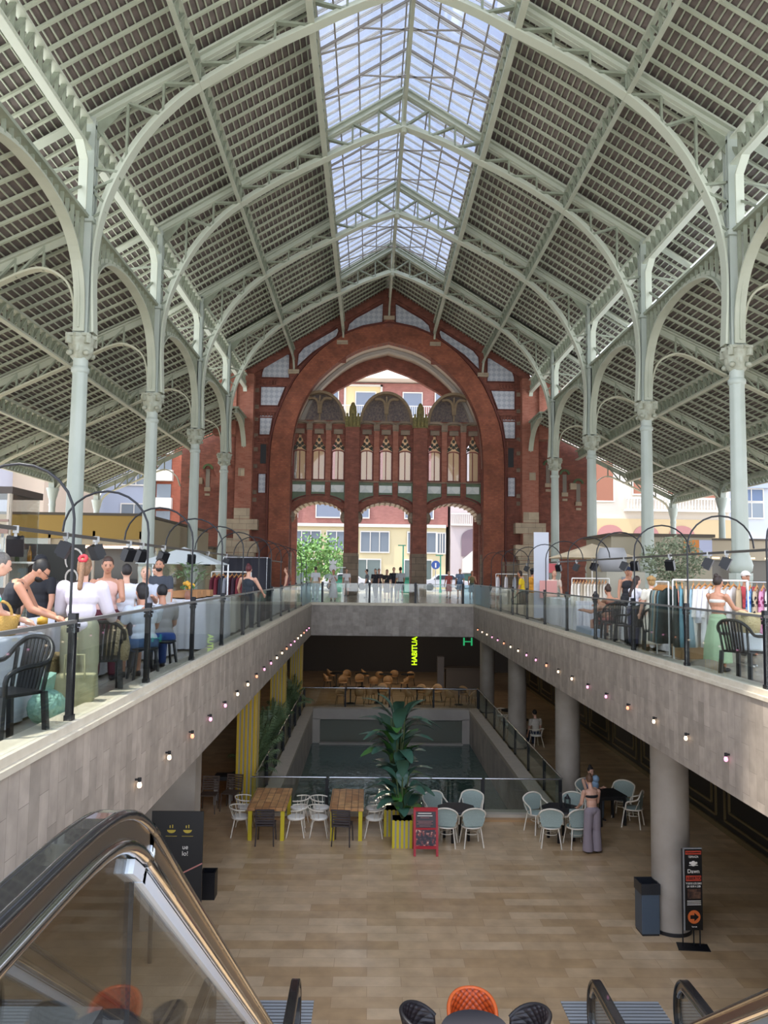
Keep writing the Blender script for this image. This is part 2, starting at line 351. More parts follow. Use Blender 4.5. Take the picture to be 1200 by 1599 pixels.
# ================================================================ IRON ROOF
ARCH = [(0, 18.55), (1.5, 17.98), (2.95, 17.25), (4.65, 16.35), (6.2, 15.35), (7.05, 14.6), (7.75, 13.75), (8.32, 12.75), (8.72, 11.75), (8.93, 10.7), (8.97, 9.6), (8.9, 8.05)]
def ztop(x): return 20.03-abs(x)*.619
def zarch(x):
    x = abs(x)
    for (a, za), (b2, zb) in zip(ARCH, ARCH[1:]):
        if a <= x <= b2: return za+(zb-za)*(x-a)/(b2-a)
    return ARCH[-1][1]
def smooth(pts, n=4):
    out = []
    P_ = [Vector(p) for p in pts]; P_ = [P_[0]*2-P_[1]]+P_+[P_[-1]*2-P_[-2]]
    for i in range(1, len(P_)-2):
        for k in range(n):
            t = k/n; a, b2, c, d = P_[i-1:i+3]
            out.append(.5*((2*b2)+(c-a)*t+(2*a-5*b2+4*c-d)*t*t+(3*b2-a-3*c+d)*t**3))
    out.append(P_[-2]); return out
def nave_truss():
    t = empty('nave_truss')
    m = MB()
    for s in (-1, 1): m.bar((0, 0, 19.88), (s*9.25, 0, 14.16), .34, .07); m.bar((0, 0, 20.0), (s*9.25, 0, 14.28), .05, .3); m.bar((0, 0, 20.13), (s*11.0, 0, 13.33), .34, .06)
    m.build('rafter', mat('pale rafter iron', 'bcc1af', .5), t)
    m = MB(); pts = smooth([(x, 0, z) for x, z in ARCH])
    for s in (-1, 1):
        q = [(s*p.x, 0, p.z) for p in pts]; m.sweep(q, .36, .06); q2 = [(s*(p.x+.0), 0, p.z+.12) if p.x < 6 else (s*(p.x+.1), 0, p.z+.04) for p in pts]; m.sweep(q2, .06, .2)
    m.build('arch_chord', _M['pale rafter iron'], t)
    m = MB()
    xs = [0, .98, 1.97, 2.98, 4.05, 5.12, 6.18, 7.2, 8.2]
    for s in (-1, 1):
        for i, x in enumerate(xs):
            if i: m.bar((s*x, 0, zarch(x)+.05), (s*x, 0, ztop(x)-.1), .1, .07)
            if i < len(xs)-1:
                x1 = xs[i+1]; m.bar((s*x, 0, zarch(x)+.05), (s*x1, 0, ztop(x1)-.15), .16, .07)
        for (ax, az), (px, pz) in (((8.2, 12.95), (9.1, 14.1)), ((8.35, 12.75), (9.1, 12.85)), ((8.35, 12.6), (9.1, 12.25)), ((8.72, 11.8), (9.1, 12.15)), ((8.75, 11.6), (9.1, 11.4))):
            m.bar((s*ax, 0, az), (s*px, 0, pz), .1, .07)
        m.xz([(s*8.1, 14.95), (s*9.2, 14.25), (s*9.2, 13.5), (s*8.9, 13.9), (s*8.5, 14.4)], -.02, .02)
    m.build('web_bracing', IRON_D, t)
    m = MB(); m.box((-.09, -.12, 18.5), (.09, .12, 20.05)).lathe([(.12, 18.35), (.16, 18.5), (.1, 18.75)], n=8); m.build('king_post', IRON, t)
    for s in (-1, 1):   # riveted box pillar above the column and outside bracket to the eave
        m = MB(); x = s*HX
        m.box((x-.2, -.17, 8.0), (x+.2, -.13, 14.3)).box((x-.2, .13, 8.0), (x+.2, .17, 14.3)).box((x-.06, -.17, 8), (x+.06, .17, 14.3)).box((x-.2, -.05, 8.0), (x+.2, .05, 14.3))
        m.box((x-.27, -.27, 11.2), (x+.27, .27, 11.34)); m.build('pillar', IRON_C, t)
        m = MB(); m.bar((x+s*.15, 0, 11.6), (s*11.0, 0, 13.25), .12, .08); m.bar((x+s*.1, 0, 12.9), (s*10.4, 0, 12.75), .08, .06); m.build('eave_bracket', IRON_D, t)
    return t
nt0 = nave_truss(); words = ['arched roof truss overhead, nearest of the five in the nave', 'arched roof truss of the nave, second from the viewer', 'arched roof truss of the nave, third of five', 'arched roof truss of the nave, fourth of five', 'arched roof truss closing the far end of the skylight']
for i, y in enumerate(TR):
    o = nt0 if i == 0 else copy_tree(nt0); o.location = (0, y, 0); tag(o, 'pale green iron '+words[i], 'roof truss', 'arched nave trusses')

# columns
def column():
    t = empty('iron_column')
    m = MB().lathe([(.27, 0), (.36, 0), (.36, .25), (.31, .4), (.29, 1.2), (.33, 1.45), (.33, 1.6)], n=8, smooth=False)
    m.lathe([(.24, 1.6), (.30, 1.66), (.33, 1.82), (.27, 2.02), (.25, 2.1)], n=20); m.build('pedestal', IRON_C, t)
    m = MB().lathe([(.235, 2.05), (.225, 3.5), (.205, 6.95)], n=32, lobes=8, amp=.035).lathe([(.2, 6.9), (.245, 6.95), (.245, 7.05), (.2, 7.1)], n=20).lathe([(.2, 7.05), (.2, 7.4)], n=20); m.build('shaft', IRON_C, t)
    m = MB().lathe([(.2, 7.3), (.27, 7.4), (.30, 7.6), (.34, 7.8), (.36, 7.9)], n=16, lobes=4, amp=.12)
    for a in range(4):
        e = R(45+90*a); m.obox((.36*math.cos(e), .36*math.sin(e), 7.83), (.16, .12, .24), (0, 0, e)); m.ball((.33*math.cos(e), .33*math.sin(e), 7.45), (.09, .09, .08))
        e = R(90*a); m.ball((.27*math.cos(e), .27*math.sin(e), 7.6), (.08, .08, .17), 8, 6)
    m.obox((0, 0, 7.95), (.66, .66, .08), (0, 0, 0)); m.obox((0, 0, 7.92), (.62, .62, .1), (0, 0, R(45))); m.build('capital', mat('painted capital', 'a9ad9c', .5, noise=(5, .8, '8d8b76')), t)
    return t
c0 = column(); first = True
od = ['outside the frame, first', 'nearest in view', 'second in view', 'third in view', 'farthest, next to the brick wall']
for s in (-1, 1):
    for i, y in enumerate(TR):
        if i == 0: continue
        o = c0 if first else copy_tree(c0); first = False; o.location = (s*HX, y, 0)
        tag(o, f'pale green cast-iron column on the {"left" if s < 0 else "right"} side, '+['', 'nearest and thickest of its row', 'second of its row', 'third of its row', 'last of its row before the brick wall'][i], 'column', f'cast-iron columns on the {"left" if s < 0 else "right"}')

# lengthwise lattice girders, one thing per line
def girder(name, x, z0, z1, y0, y1, pitch, label, cat='girder', w=.12, wt=.2, chord=.07, mt=IRON, ml=IRON_D, per=None):
    t = empty(name, (x, 0, 0), label=label, cat=cat)
    MB().box((-wt/2, y0, z0), (wt/2, y1, z0+chord)).build('bottom_chord', mt, t)
    MB().box((-wt/2, y0, z1-chord), (wt/2, y1, z1)).build('top_chord', mt, t)
    m = MB(); n = int((y1-y0)/pitch)
    for i in range(n):
        a = y0+i*pitch; b2 = a+pitch
        m.bar((0, a, z0+.03), (0, a, z1-.03), w*.7, .05, (1, 0, 0)); m.bar((0, a, z0+.03), (0, b2, z1-.03), w, .05, (1, 0, 0))
    m.build('lattice', ml, t); return t
YA, YB = 7.6, 51.5
for s, sd_ in ((-1, 'left'), (1, 'right')):
    girder('lattice_purlin', s*6.2, 15.35, 16.1, YA, YB, .62, f'pale green lattice purlin halfway up the {sd_} slope of the nave roof', wt=.13)
    girder('lattice_purlin', s*3.0, 17.25, 18.05, YA, YB, .62, f'pale green lattice purlin along the {sd_} edge of the skylight')
    girder('eave_girder', s*HX, 13.3, 14.15, YA, YB, .5, f'zigzag lattice girder under the {sd_} eave of the nave', w=.14, mt=mat('pale eave iron', 'c6cbb9', .5), wt=.26)
    girder('lattice_purlin', s*12.38, 8.98, 9.62, YA, 51.5, .5, f'lattice purlin across the {sd_} aisle roof, the higher of two')
    girder('lattice_purlin', s*15.5, 7.5, 8.14, YA, 51.5, .5, f'lattice purlin across the {sd_} aisle roof, the lower of two')
girder('ridge_beam', 0, 18.75, 19.75, YA, YB, 1.23, 'thin iron ridge beam running the length of the nave roof', w=.03, wt=.12, chord=.09)
# brackets carrying the purlins onto the front wall
for x, z, yy in ((-6.2, 15.35, 14.6), (-3.0, 17.25, 16.6), (0, 18.75, 18.2), (3.0, 17.25, 16.6), (6.2, 15.35, 14.6)):
    q = [(x, 51.5, yy-.02), (x, 51.42, yy+.3), (x, 51.0, z-.05), (x, 50.2, z+.03)]
    tag(MB().sweep(smooth(q), .12, .12, (1, 0, 0)).build('wall_bracket', IRON), 'curved iron bracket on a stone block '+{-6.2: 'at the lower left of the big brick arch', -3.0: 'at the upper left of the big brick arch', 0: 'at the crown of the big brick arch', 3.0: 'at the upper right of the big brick arch', 6.2: 'at the lower right of the big brick arch'}[x], 'bracket', 'wall brackets above the brick arch')

# arcade arches and clerestory frames between neighbouring pillars
def arcade(half=False):
    t = empty('arcade_arch')
    pa = [(-3.45, 8.05), (-3.4, 9.0), (-3.15, 9.75), (-2.65, 10.35), (-1.9, 10.75), (-.9, 10.95), (0, 11.0)]
    if not half: pts = smooth([(0, y, z) for y, z in pa]+[(0, -y, z) for y, z in reversed(pa[:-1])])
    else: pts = smooth([(0, -y, z) for y, z in reversed(pa)])
    m = MB().sweep(pts, .3, .06, (1, 0, 0)); m.sweep([(0, p[1]+(0), p[2]+.1) for p in pts], .05, .16, (1, 0, 0)); m.build('arch_rib', IRON, t)
    y0 = -3.5 if not half else 0
    MB().box((-.15, y0, 11.3), (.15, 3.5, 11.38)).build('top_chord', IRON_D, t)
    m = MB(); y = -3.3 if not half else .1
    def za(y):
        y = -abs(y)
        for (a, z1), (b2, z2) in zip(pa, pa[1:]):
            if a <= y <= b2: return z1+(z2-z1)*(y-a)/(b2-a)
        return 8.05
    while y < 3.4: m.bar((0, y, za(y)+.1), (0, y, 11.3), .1, .05, (1, 0, 0)); y += .37
    m.box((-.15, y0, 11.28), (.15, 3.5, 11.3)).build('lattice', IRON_D, t); return t
def clere():
    t = empty('clerestory_frame')
    pts = [(-3.28, 11.45), (-3.28, 12.9), (-2.85, 13.28), (2.85, 13.28), (3.28, 12.9), (3.28, 11.45)]
    m = MB().sweep([(0, y, z) for y, z in pts], .24, .06, (1, 0, 0)); m.build('frame', _M['pale eave iron'], t)
    for q in (-1, 1): MB().bar((.05, q*2.2, 11.4), (.05, q*3.25, 12.1), .08, .06, (1, 0, 0)).build('brace', IRON_D, t)
    return t
a0, k0 = arcade(), clere(); ah = arcade(True); fa = fk = fh = True
for s, sd_ in ((-1, 'left'), (1, 'right')):
    for i in range(4):
        y = TR[i]+B/2; o = a0 if fa else copy_tree(a0); fa = False; o.location = (s*HX, y, 0)
        tag(o, f'green iron arch between {sd_} columns, '+['nearest the viewer', 'second along', 'third along', 'fourth along'][i], 'arch', 'iron arcade arches')
        o = k0 if fk else copy_tree(k0); fk = False; o.location = (s*HX, y, 0); o.rotation_euler.z = 0 if s > 0 else PI
        tag(o, f'rounded pale iron frame of the {sd_} clerestory opening, '+['nearest the viewer', 'second along', 'third along', 'fourth along'][i], 'frame', 'clerestory frames')
    o = ah if fh else copy_tree(ah); fh = False; o.location = (s*HX, 47.6, 0)
    tag(o, f'half iron arch from the last {sd_} column to a corbel on the brick', 'arch')
    m = MB().sweep([(0, -3, 11.45), (0, -3, 12.9), (0, -2.6, 13.28), (0, 3.0, 13.28), (0, 3.28, 12.9), (0, 3.28, 11.45)], .24, .06, (1, 0, 0)); o = m.build('clerestory_frame', _M['pale eave iron']); o.location = (s*HX, 47.7, 0)
    tag(o, f'last rounded clerestory frame on the {sd_} against the brick front', 'frame', 'clerestory frames')

# aisle trusses and outer columns
def zat(x): return 11.2-.48*(abs(x)-9.25)
def aisle(s, end=False):
    t = empty('aisle_truss'); m = MB(); x0 = 9.3 if not end else 13.3
    m.bar((s*x0, 0, zat(x0)-.05), (s*18.65, 0, zat(18.65)-.05), .24, .06).bar((s*x0, 0, zat(x0)-.17), (s*18.65, 0, zat(18.65)-.17), .05, .24); m.build('rafter', IRON, t)
    if not end: lo = [(9.42, 8.0), (9.48, 8.9), (9.7, 9.5), (10.25, 9.85), (10.9, 9.78), (12.3, 9.08), (14.68, 7.95), (17.2, 6.78), (18.1, 6.3), (18.45, 5.9)]
    else: lo = [(13.35, 6.9), (13.6, 7.5), (14.2, 7.93), (14.9, 7.8), (16.57, 7.0), (17.5, 6.6), (18.1, 6.25), (18.45, 5.8)]
    pts = smooth([(s*x, 0, z) for x, z in lo]); MB().sweep(pts, .26, .06).build('lower_chord', mat('pale chord iron', 'bdbda6', .5), t)
    m = MB(); xs = [x0+1.1+.78*i for i in range(12) if x0+1.1+.78*i < 18.2]
    def zl(x):
        for (a, za_), (b2, zb) in zip(lo, lo[1:]):
            if a <= x <= b2: return za_+(zb-za_)*(x-a)/(b2-a)
        return 6
    for i, x in enumerate(xs):
        m.bar((s*x, 0, zl(x)), (s*x, 0, zat(x)-.1), .08, .06)
        if i+1 < len(xs): m.bar((s*x, 0, zat(x)-.15), (s*xs[i+1], 0, zl(xs[i+1])), .1, .06)
    m.build('web_bracing', IRON_D, t); return t
tr_l = ['nearest', 'second', 'third', 'fourth']
for s, sd_ in ((-1, 'left'), (1, 'right')):
    a_ = aisle(s)
    for i, y in enumerate(TR[:5]):
        o = a_ if i == 0 else copy_tree(a_); o.location = (0, y, 0)
        tag(o, f'sloping green truss under the {sd_} aisle roof, '+['nearest of five', 'second of five', 'third of five', 'fourth of five', 'fifth, beside the brick wing'][i], 'roof truss', f'{sd_} aisle trusses')
    o = aisle(s, True); o.location = (0, YF-.2, 0); tag(o, f'open gable truss beside the brick wing at the far end of the {sd_} aisle', 'roof truss')
def outer_col():
    t = empty('iron_column')
    MB().lathe([(.2, 0), (.17, 4.9), (.2, 5.0), (.17, 5.1), (.19, 5.3), (.24, 5.45), (.3, 5.75), (.34, 5.85), (.34, 5.92)], n=16).build('shaft', IRON_C, t)
    m = MB().box((-.14, -.12, 5.9), (.14, .12, 6.75)); m.build('pillar', IRON_D, t)
    for s in (-1, 1): MB().sweep(smooth([(0, s*.2, 5.92), (0, s*.3, 6.3), (0, s*.75, 6.6), (0, s*1.2, 6.68)]), .3, .05, (1, 0, 0)).build('bracket', IRON_C, t)
    return t
oc = outer_col(); fo = True
for s, sd_ in ((-1, 'left'), (1, 'right')):
    for i, y in enumerate(TR[1:]+[YF-.2]):
        o = oc if fo else copy_tree(oc); fo = False; o.location = (s*18.65, y, 0)
        tag(o, f'slender iron column at the outer edge of the {sd_} aisle, '+['first from the front', 'second from the front', 'third from the front', 'fourth from the front', 'last, under the gable truss'][i], 'column', f'outer iron columns on the {sd_}')
    girder('valance_girder', s*18.65, 6.2, 6.65, YA, 51.4, .35, f'latticed outer girder along the low edge of the {sd_} aisle roof', wt=.16)
    m = MB(); n = 90; pts = []
    for i in range(n*4+1):
        y = YA+(51.4-YA)*i/(n*4); pts.append((y, 6.62-.08*abs(math.sin(PI*i/4))))
    m.yz([(YA, 7.05)]+pts+[(51.4, 7.05)], s*18.72, s*18.76); tag(m.build('scalloped_valance', BATTEN), f'scalloped edge board hanging along the {sd_} aisle eave', 'valance')

# ---------------------------------------------------------------- roof coverings (part of the building shell)
def slope(xa, xb, za, zb, s, y0, y1, name, rp=.739, bp=.215, y_from=None):
    """boards, then rafters down the slope, then thin battens along it"""
    t = S(empty(name)); d = Vector((xb-xa, 0, zb-za)); ln = d.length; d.normalize(); nrm = Vector((-d.z, 0, d.x)) if d.x > 0 else Vector((d.z, 0, -d.x))
    def at(u, off, y): p = Vector((xa, 0, za))+d*u+nrm*off; return (s*p.x, y, p.z)
    m = MB().add([at(0, .17, y0), at(ln, .17, y0), at(ln, .17, y1), at(0, .17, y1), at(0, .24, y0), at(ln, .24, y0), at(ln, .24, y1), at(0, .24, y1)], [(0, 3, 2, 1), (4, 5, 6, 7), (0, 1, 5, 4), (1, 2, 6, 5), (2, 3, 7, 6), (3, 0, 4, 7)])
    S(m.build('roof_boards', SOFFIT, t))
    S(MB().add([at(0, .25, y0), at(ln, .25, y0), at(ln, .25, y1), at(0, .25, y1), at(0, .27, y0), at(ln, .27, y0), at(ln, .27, y1), at(0, .27, y1)], [(0, 3, 2, 1), (4, 5, 6, 7), (0, 1, 5, 4), (1, 2, 6, 5), (2, 3, 7, 6), (3, 0, 4, 7)]).build('bounce_sheet', SHEET, t))  # unseen pale top layer, added to bounce sunlight up under the nave eaves
    m = MB(); n = int(ln/bp)
    for i in range(n+1):
        u = i*ln/n; p, q = at(u, .13, y0), at(u, .13, y1); m.bar(p, q, .036, .035, (1, 0, 0))
    S(m.build('battens', BATTEN, t))
    m = MB(); n = int(round((y1-y0)/rp))
    for i in range(n+1):
        y = y0+(y1-y0)*i/n; p, q = at(0, .075, y), at(ln, .075, y); m.bar(p, q, .1, .07)
    S(m.build('roof_rafters', BATTEN, t)); return t
for s in (-1, 1):
    slope(2.9, 11.1, ztop(2.9)+.2, ztop(11.1)+.2, s, 7.6, TR[4], 'ceiling')
    slope(.02, 11.1, ztop(0)+.2, ztop(11.1)+.2, s, TR[4], 51.7, 'ceiling')
    slope(9.35, 19.2, zat(9.35)+.05, zat(19.2)+.05, s, 7.6, 51.5, 'ceiling', rp=.82)
S(MB().box((-.25, TR[4]+.1, 20.3), (.25, 51.7, 20.5)).build('ceiling_ridge', SHEET)).name = 'trim_1'
# skylight
sk = S(empty('window_1'))
for s in (-1, 1):
    xa, xb = 0, 3.0; za, zb = ztop(0)+.42, ztop(3.0)+.42
    m = MB().add([(0, YA, za), (s*xb, YA, zb), (s*xb, TR[4], zb), (0, TR[4], za)], [(0, 1, 2, 3)]); S(m.build('pane', SKYGLASS, sk))
    m = MB(); n = int((TR[4]-YA)/.61)
    for i in range(n+1):
        y = TR[4]-i*.6158; m.bar((0, y-.05, za-.02), (s*xb, y-.05, zb-.02), .03, .05); m.bar((0, y+.05, za-.02), (s*xb, y+.05, zb-.02), .03, .05)
    S(m.build('glazing_bars', WHITE, sk))
    m = MB()
    for x in (.12, .95, 1.7, 2.45, 2.95): m.bar((s*x, YA, ztop(x)+.3), (s*x, TR[4], ztop(x)+.3), .05, .07, (1, 0, 0))
    for i in range(4):
        for f in (1/3, 2/3):
            y = TR[i]+B*f; m.bar((0, y, ztop(0)+.05), (s*3, y, ztop(3)+.05), .06, .07); m.bar((0, y, 19.1), (s*3.0, y, ztop(3)-.1), .05, .05); m.bar((s*1.6, y, ztop(1.6)), (0, y, 19.0), .05, .04)
    S(m.build('glazing_purlins', mat('dull glazing iron', '9a938a', .6), sk))
# ================================================================ BRICK FRONT
IN = [(0, 16.66), (1.7, 16.2), (3.1, 15.4), (4.5, 14.15), (5.2, 13.15), (5.7, 12.1), (6.0, 11.2), (6.2, 9.9), (6.28, 8.2)]
OUT = [(0, 17.88), (1.7, 17.55), (3.1, 16.95), (4.5, 15.95), (5.8, 14.45), (6.6, 13.0), (7.25, 11.3), (7.55, 9.7), (7.62, 8.0)]
def arch_loop(pts, zb, xb=None):
    q = [(p.x, p.z) for p in smooth([(x, 0, z) for x, z in pts], 3)]; x = xb or q[-1][0]
    full = mirror(q[1:])+q
    return [(-x, zb)]+full+[(x, zb)]
inner = arch_loop(IN, 0)
wb = S(MB().xz([(-9.35, 0), (-9.35, 14.9), (0, 20.68), (9.35, 14.9), (9.35, 0), (6.28, 0)]+inner[::-1][1:-1]+[(-6.28, 0)], YF, YF+.6).build('wall_back', BRICK))
ring = MB().xz([(p[0], p[1]) for p in arch_loop(OUT, 0)[0:]]+[(6.28, 0)]+inner[::-1][1:-1]+[(-6.28, 0)], YF-.22, YF)
S(ring.build('arch_ring', brickmat('arch brick', '9c5b40', '884c37', '7a4f40', .18, .12, .008, 'hz', noise=.35, nscale=1.2), wb))
q = smooth([(x, 0, z) for x, z in OUT], 3)
mm = MB()
for s in (-1, 1): mm.sweep([(s*p.x*1.012, YF-.22, p.z+.05) for p in q]+[(s*7.71, YF-.22, 0)], .14, .1)
S(mm.build('arch_moulding', mat('dark brick moulding', '5e2f26', .8), wb))
# corner piers, side strips
for s in (-1, 1):
    S(MB().box((s*8.7, YF-.75, 0), (s*9.75, YF, 14.2)).build('corner_pier', BRICK_L, wb))
    m = MB()
    for z0, z1, x0, x1 in ((4.8, 5.5, 8.75, 9.75), (4.1, 4.8, 8.25, 10.2), (3.4, 4.1, 8.75, 9.75), (2.65, 3.4, 8.25, 10.2), (2.4, 2.65, 8.4, 10.1), (0, 2.4, 8.5, 9.95)): m.box((s*x0, YF-.82, z0+.015), (s*x1, YF-.02, z1-.015))
    S(m.build('stone_quoin', STONE, wb))
    S(MB().box((s*7.5, YF-.25, 0), (s*8.8, YF, 2.3)).build('stone_base', STONE_G, wb))
    # tile panels and brick frames
    for pts in ([(8.3, 14.13), (6.5, 14.13), (6.5, 15.7), (6.85, 15.72), (8.15, 14.9), (8.3, 14.5)], [(8.35, 13.55), (6.75, 13.55), (7.2, 12.28), (8.35, 12.28)], [(8.38, 11.65), (7.5, 11.65), (7.68, 10.36), (8.38, 10.36)], [(8.38, 7.8), (7.86, 7.8), (7.86, 6.55), (8.38, 6.55)],
                [(3.45, 16.95), (3.3, 17.35), (3.42, 17.55), (5.6, 16.2), (5.95, 15.75), (5.98, 14.9), (5.0, 15.85)], [(2.75, 17.3), (2.65, 17.85), (2.2, 18.25), (.42, 19.28), (.42, 17.98), (1.7, 17.72)]):
        m = MB().xz([(s*x, z) for x, z in pts], YF-.03, YF+.02); S(m.build('tile_panel', TILE, wb))
        m = MB(); m.sweep([(s*x, YF-.03, z) for x, z in pts], .08, .09, closed=True); S(m.build('panel_border', _M['dark brick moulding'], wb))
    S(MB().box((s*7.9, YF-.02, 8.47), (s*8.27, YF+.05, 9.73)).build('slit_window', DARK, wb))
    m = MB()
    for z in (10.05, 11.75, 13.85): 
        m.box((s*7.3, YF-.08, z-.28), (s*8.6, YF, z-.2)).box((s*7.3, YF-.08, z+.12), (s*8.6, YF, z+.2))
        for k in range(6): m.box((s*(7.4+.2*k), YF-.08, z-.16), (s*(7.5+.2*k), YF, z+.08))
    S(m.build('brick_dentils', BRICK, wb))
    m = MB()
    for z in (6.1, 6.6, 8.3, 9.4, 10.3, 11.4, 12.2, 13.3): m.box((s*8.45, YF-.06, z-.13), (s*8.72, YF, z+.13))
    S(m.build('stone_block', STONE_G, wb))
    for x, z in ((6.2, 14.4), (3.05, 16.4)):
        S(MB().box((s*(x-.26), YF-.12, z-1.2), (s*(x+.26), YF, z)).build('brick_pilaster', BRICK, wb)); S(MB().box((s*(x-.36), YF-.3, z), (s*(x+.36), YF+.0, z+.26)).build('stone_corbel', STONE, wb))
S(MB().box((-.36, YF-.3, 18.1), (.36, YF, 18.36)).build('stone_corbel', STONE, wb)); S(MB().box((-.3, YF-.24, 17.6), (.3, YF, 18.1)).build('brick_pilaster', BRICK, wb))
m = MB()
for s in (-1, 1): m.bar((0, YF-.04, 20.05), (s*9.3, YF-.04, 14.3), .08, .4)
S(m.build('gable_band', BRICK, wb))
# soffit vault between the two arches, rear arch
q = [(p.x, p.z) for p in smooth([(x, 0, z) for x, z in IN], 3)]; full = [(-6.28, 7)]+mirror(q[1:])+q+[(6.28, 7)]
vs = []; fs = []
for x, z in full: vs += [(x, YF+.6, z), (x, 55.0, z), (x*1.05, YF+.6, z+.3), (x*1.05, 55.0, z+.3)]
for i in range(len(full)-1): a = i*4; fs += [(a, a+1, a+5, a+4), (a+2, a+6, a+7, a+3), (a, a+4, a+6, a+2), (a+1, a+3, a+7, a+5)]
S(MB().add(vs, fs).build('arch_soffit', mat('plastered soffit', 'b7a696', .7, noise=(1, .4, '9c8c7e')), wb))
m = MB(); pts = [(p[0], p[1]) for p in full]
S(MB().sweep([(x*.985, 53.2, z-.12) for x, z in full], .5, .22).build('soffit_rib', mat('grey rib', '9b948b', .7), wb))
OP = [(0, 15.78), (1.6, 15.2), (2.8, 14.55), (3.7, 14.02), (4.6, 13.2), (5.4, 12.0), (5.9, 10.4), (6.1, 8.5)]
S(MB().xz([(-9, 0), (-9, 14.3), (0, 19.8), (9, 14.3), (9, 0), (6.1, 0)]+arch_loop(OP, 0)[::-1][1:-1]+[(-6.1, 0)], 54.95, 55.4).build('wall_front', BRICK))
# recessed three-bay arcade
YA2 = 52.4
CX = (-4.52, -.08, 4.42)
holes = []
for c in CX:
    holes.append([(c-1.74, .0)]+[(c-1.74, 4.9)]+[(c+1.74*math.cos(R(a)), 5.05+1.1*math.sin(R(a))) for a in range(165, 10, -15)]+[(c+1.74, 4.9), (c+1.74, .0)])
wins = []
for c in CX:
    for d in (-1.27, 0, 1.27):
        x = c+d; wins.append([(x-.43, 7.58), (x-.43, 9.55), (x-.38, 9.85), (x-.22, 10.05), (x-.2, 10.3), (x-.1, 10.4), (x-.1, 10.62), (x+.1, 10.62), (x+.1, 10.4), (x+.2, 10.3), (x+.22, 10.05), (x+.38, 9.85), (x+.43, 9.55), (x+.43, 7.58)])
out = [(-6.6, -.02), (-6.6, 11.55), (6.6, 11.55), (6.6, -.02)]
ol = [(-6.6, 0)]+[(-6.6, 11.55), (6.6, 11.55), (6.6, 0)]
for h in reversed(holes): ol += [(p[0], p[1]) for p in reversed(h)]
am = S(MB().xz(ol, YA2, YA2+.45, holes=wins).build('wall_arcade', BRICK))
BLIND = bpy.data.materials.new('cream window blind'); BLIND.use_nodes = True; n_ = BLIND.node_tree.nodes; b_ = n_['Principled BSDF']; b_.inputs['Base Color'].default_value = (*hexc('d8c3a8'), 1)
tl_ = n_.new('ShaderNodeBsdfTranslucent'); tl_.inputs[0].default_value = (*hexc('e6d2b8'), 1); mx_ = n_.new('ShaderNodeMixShader'); mx_.inputs[0].default_value = .7
BLIND.node_tree.links.new(b_.outputs[0], mx_.inputs[1]); BLIND.node_tree.links.new(tl_.outputs[0], mx_.inputs[2]); BLIND.node_tree.links.new(mx_.outputs[0], n_['Material Output'].inputs[0])
REDF = mat('red window frame', '7a352a', .5)
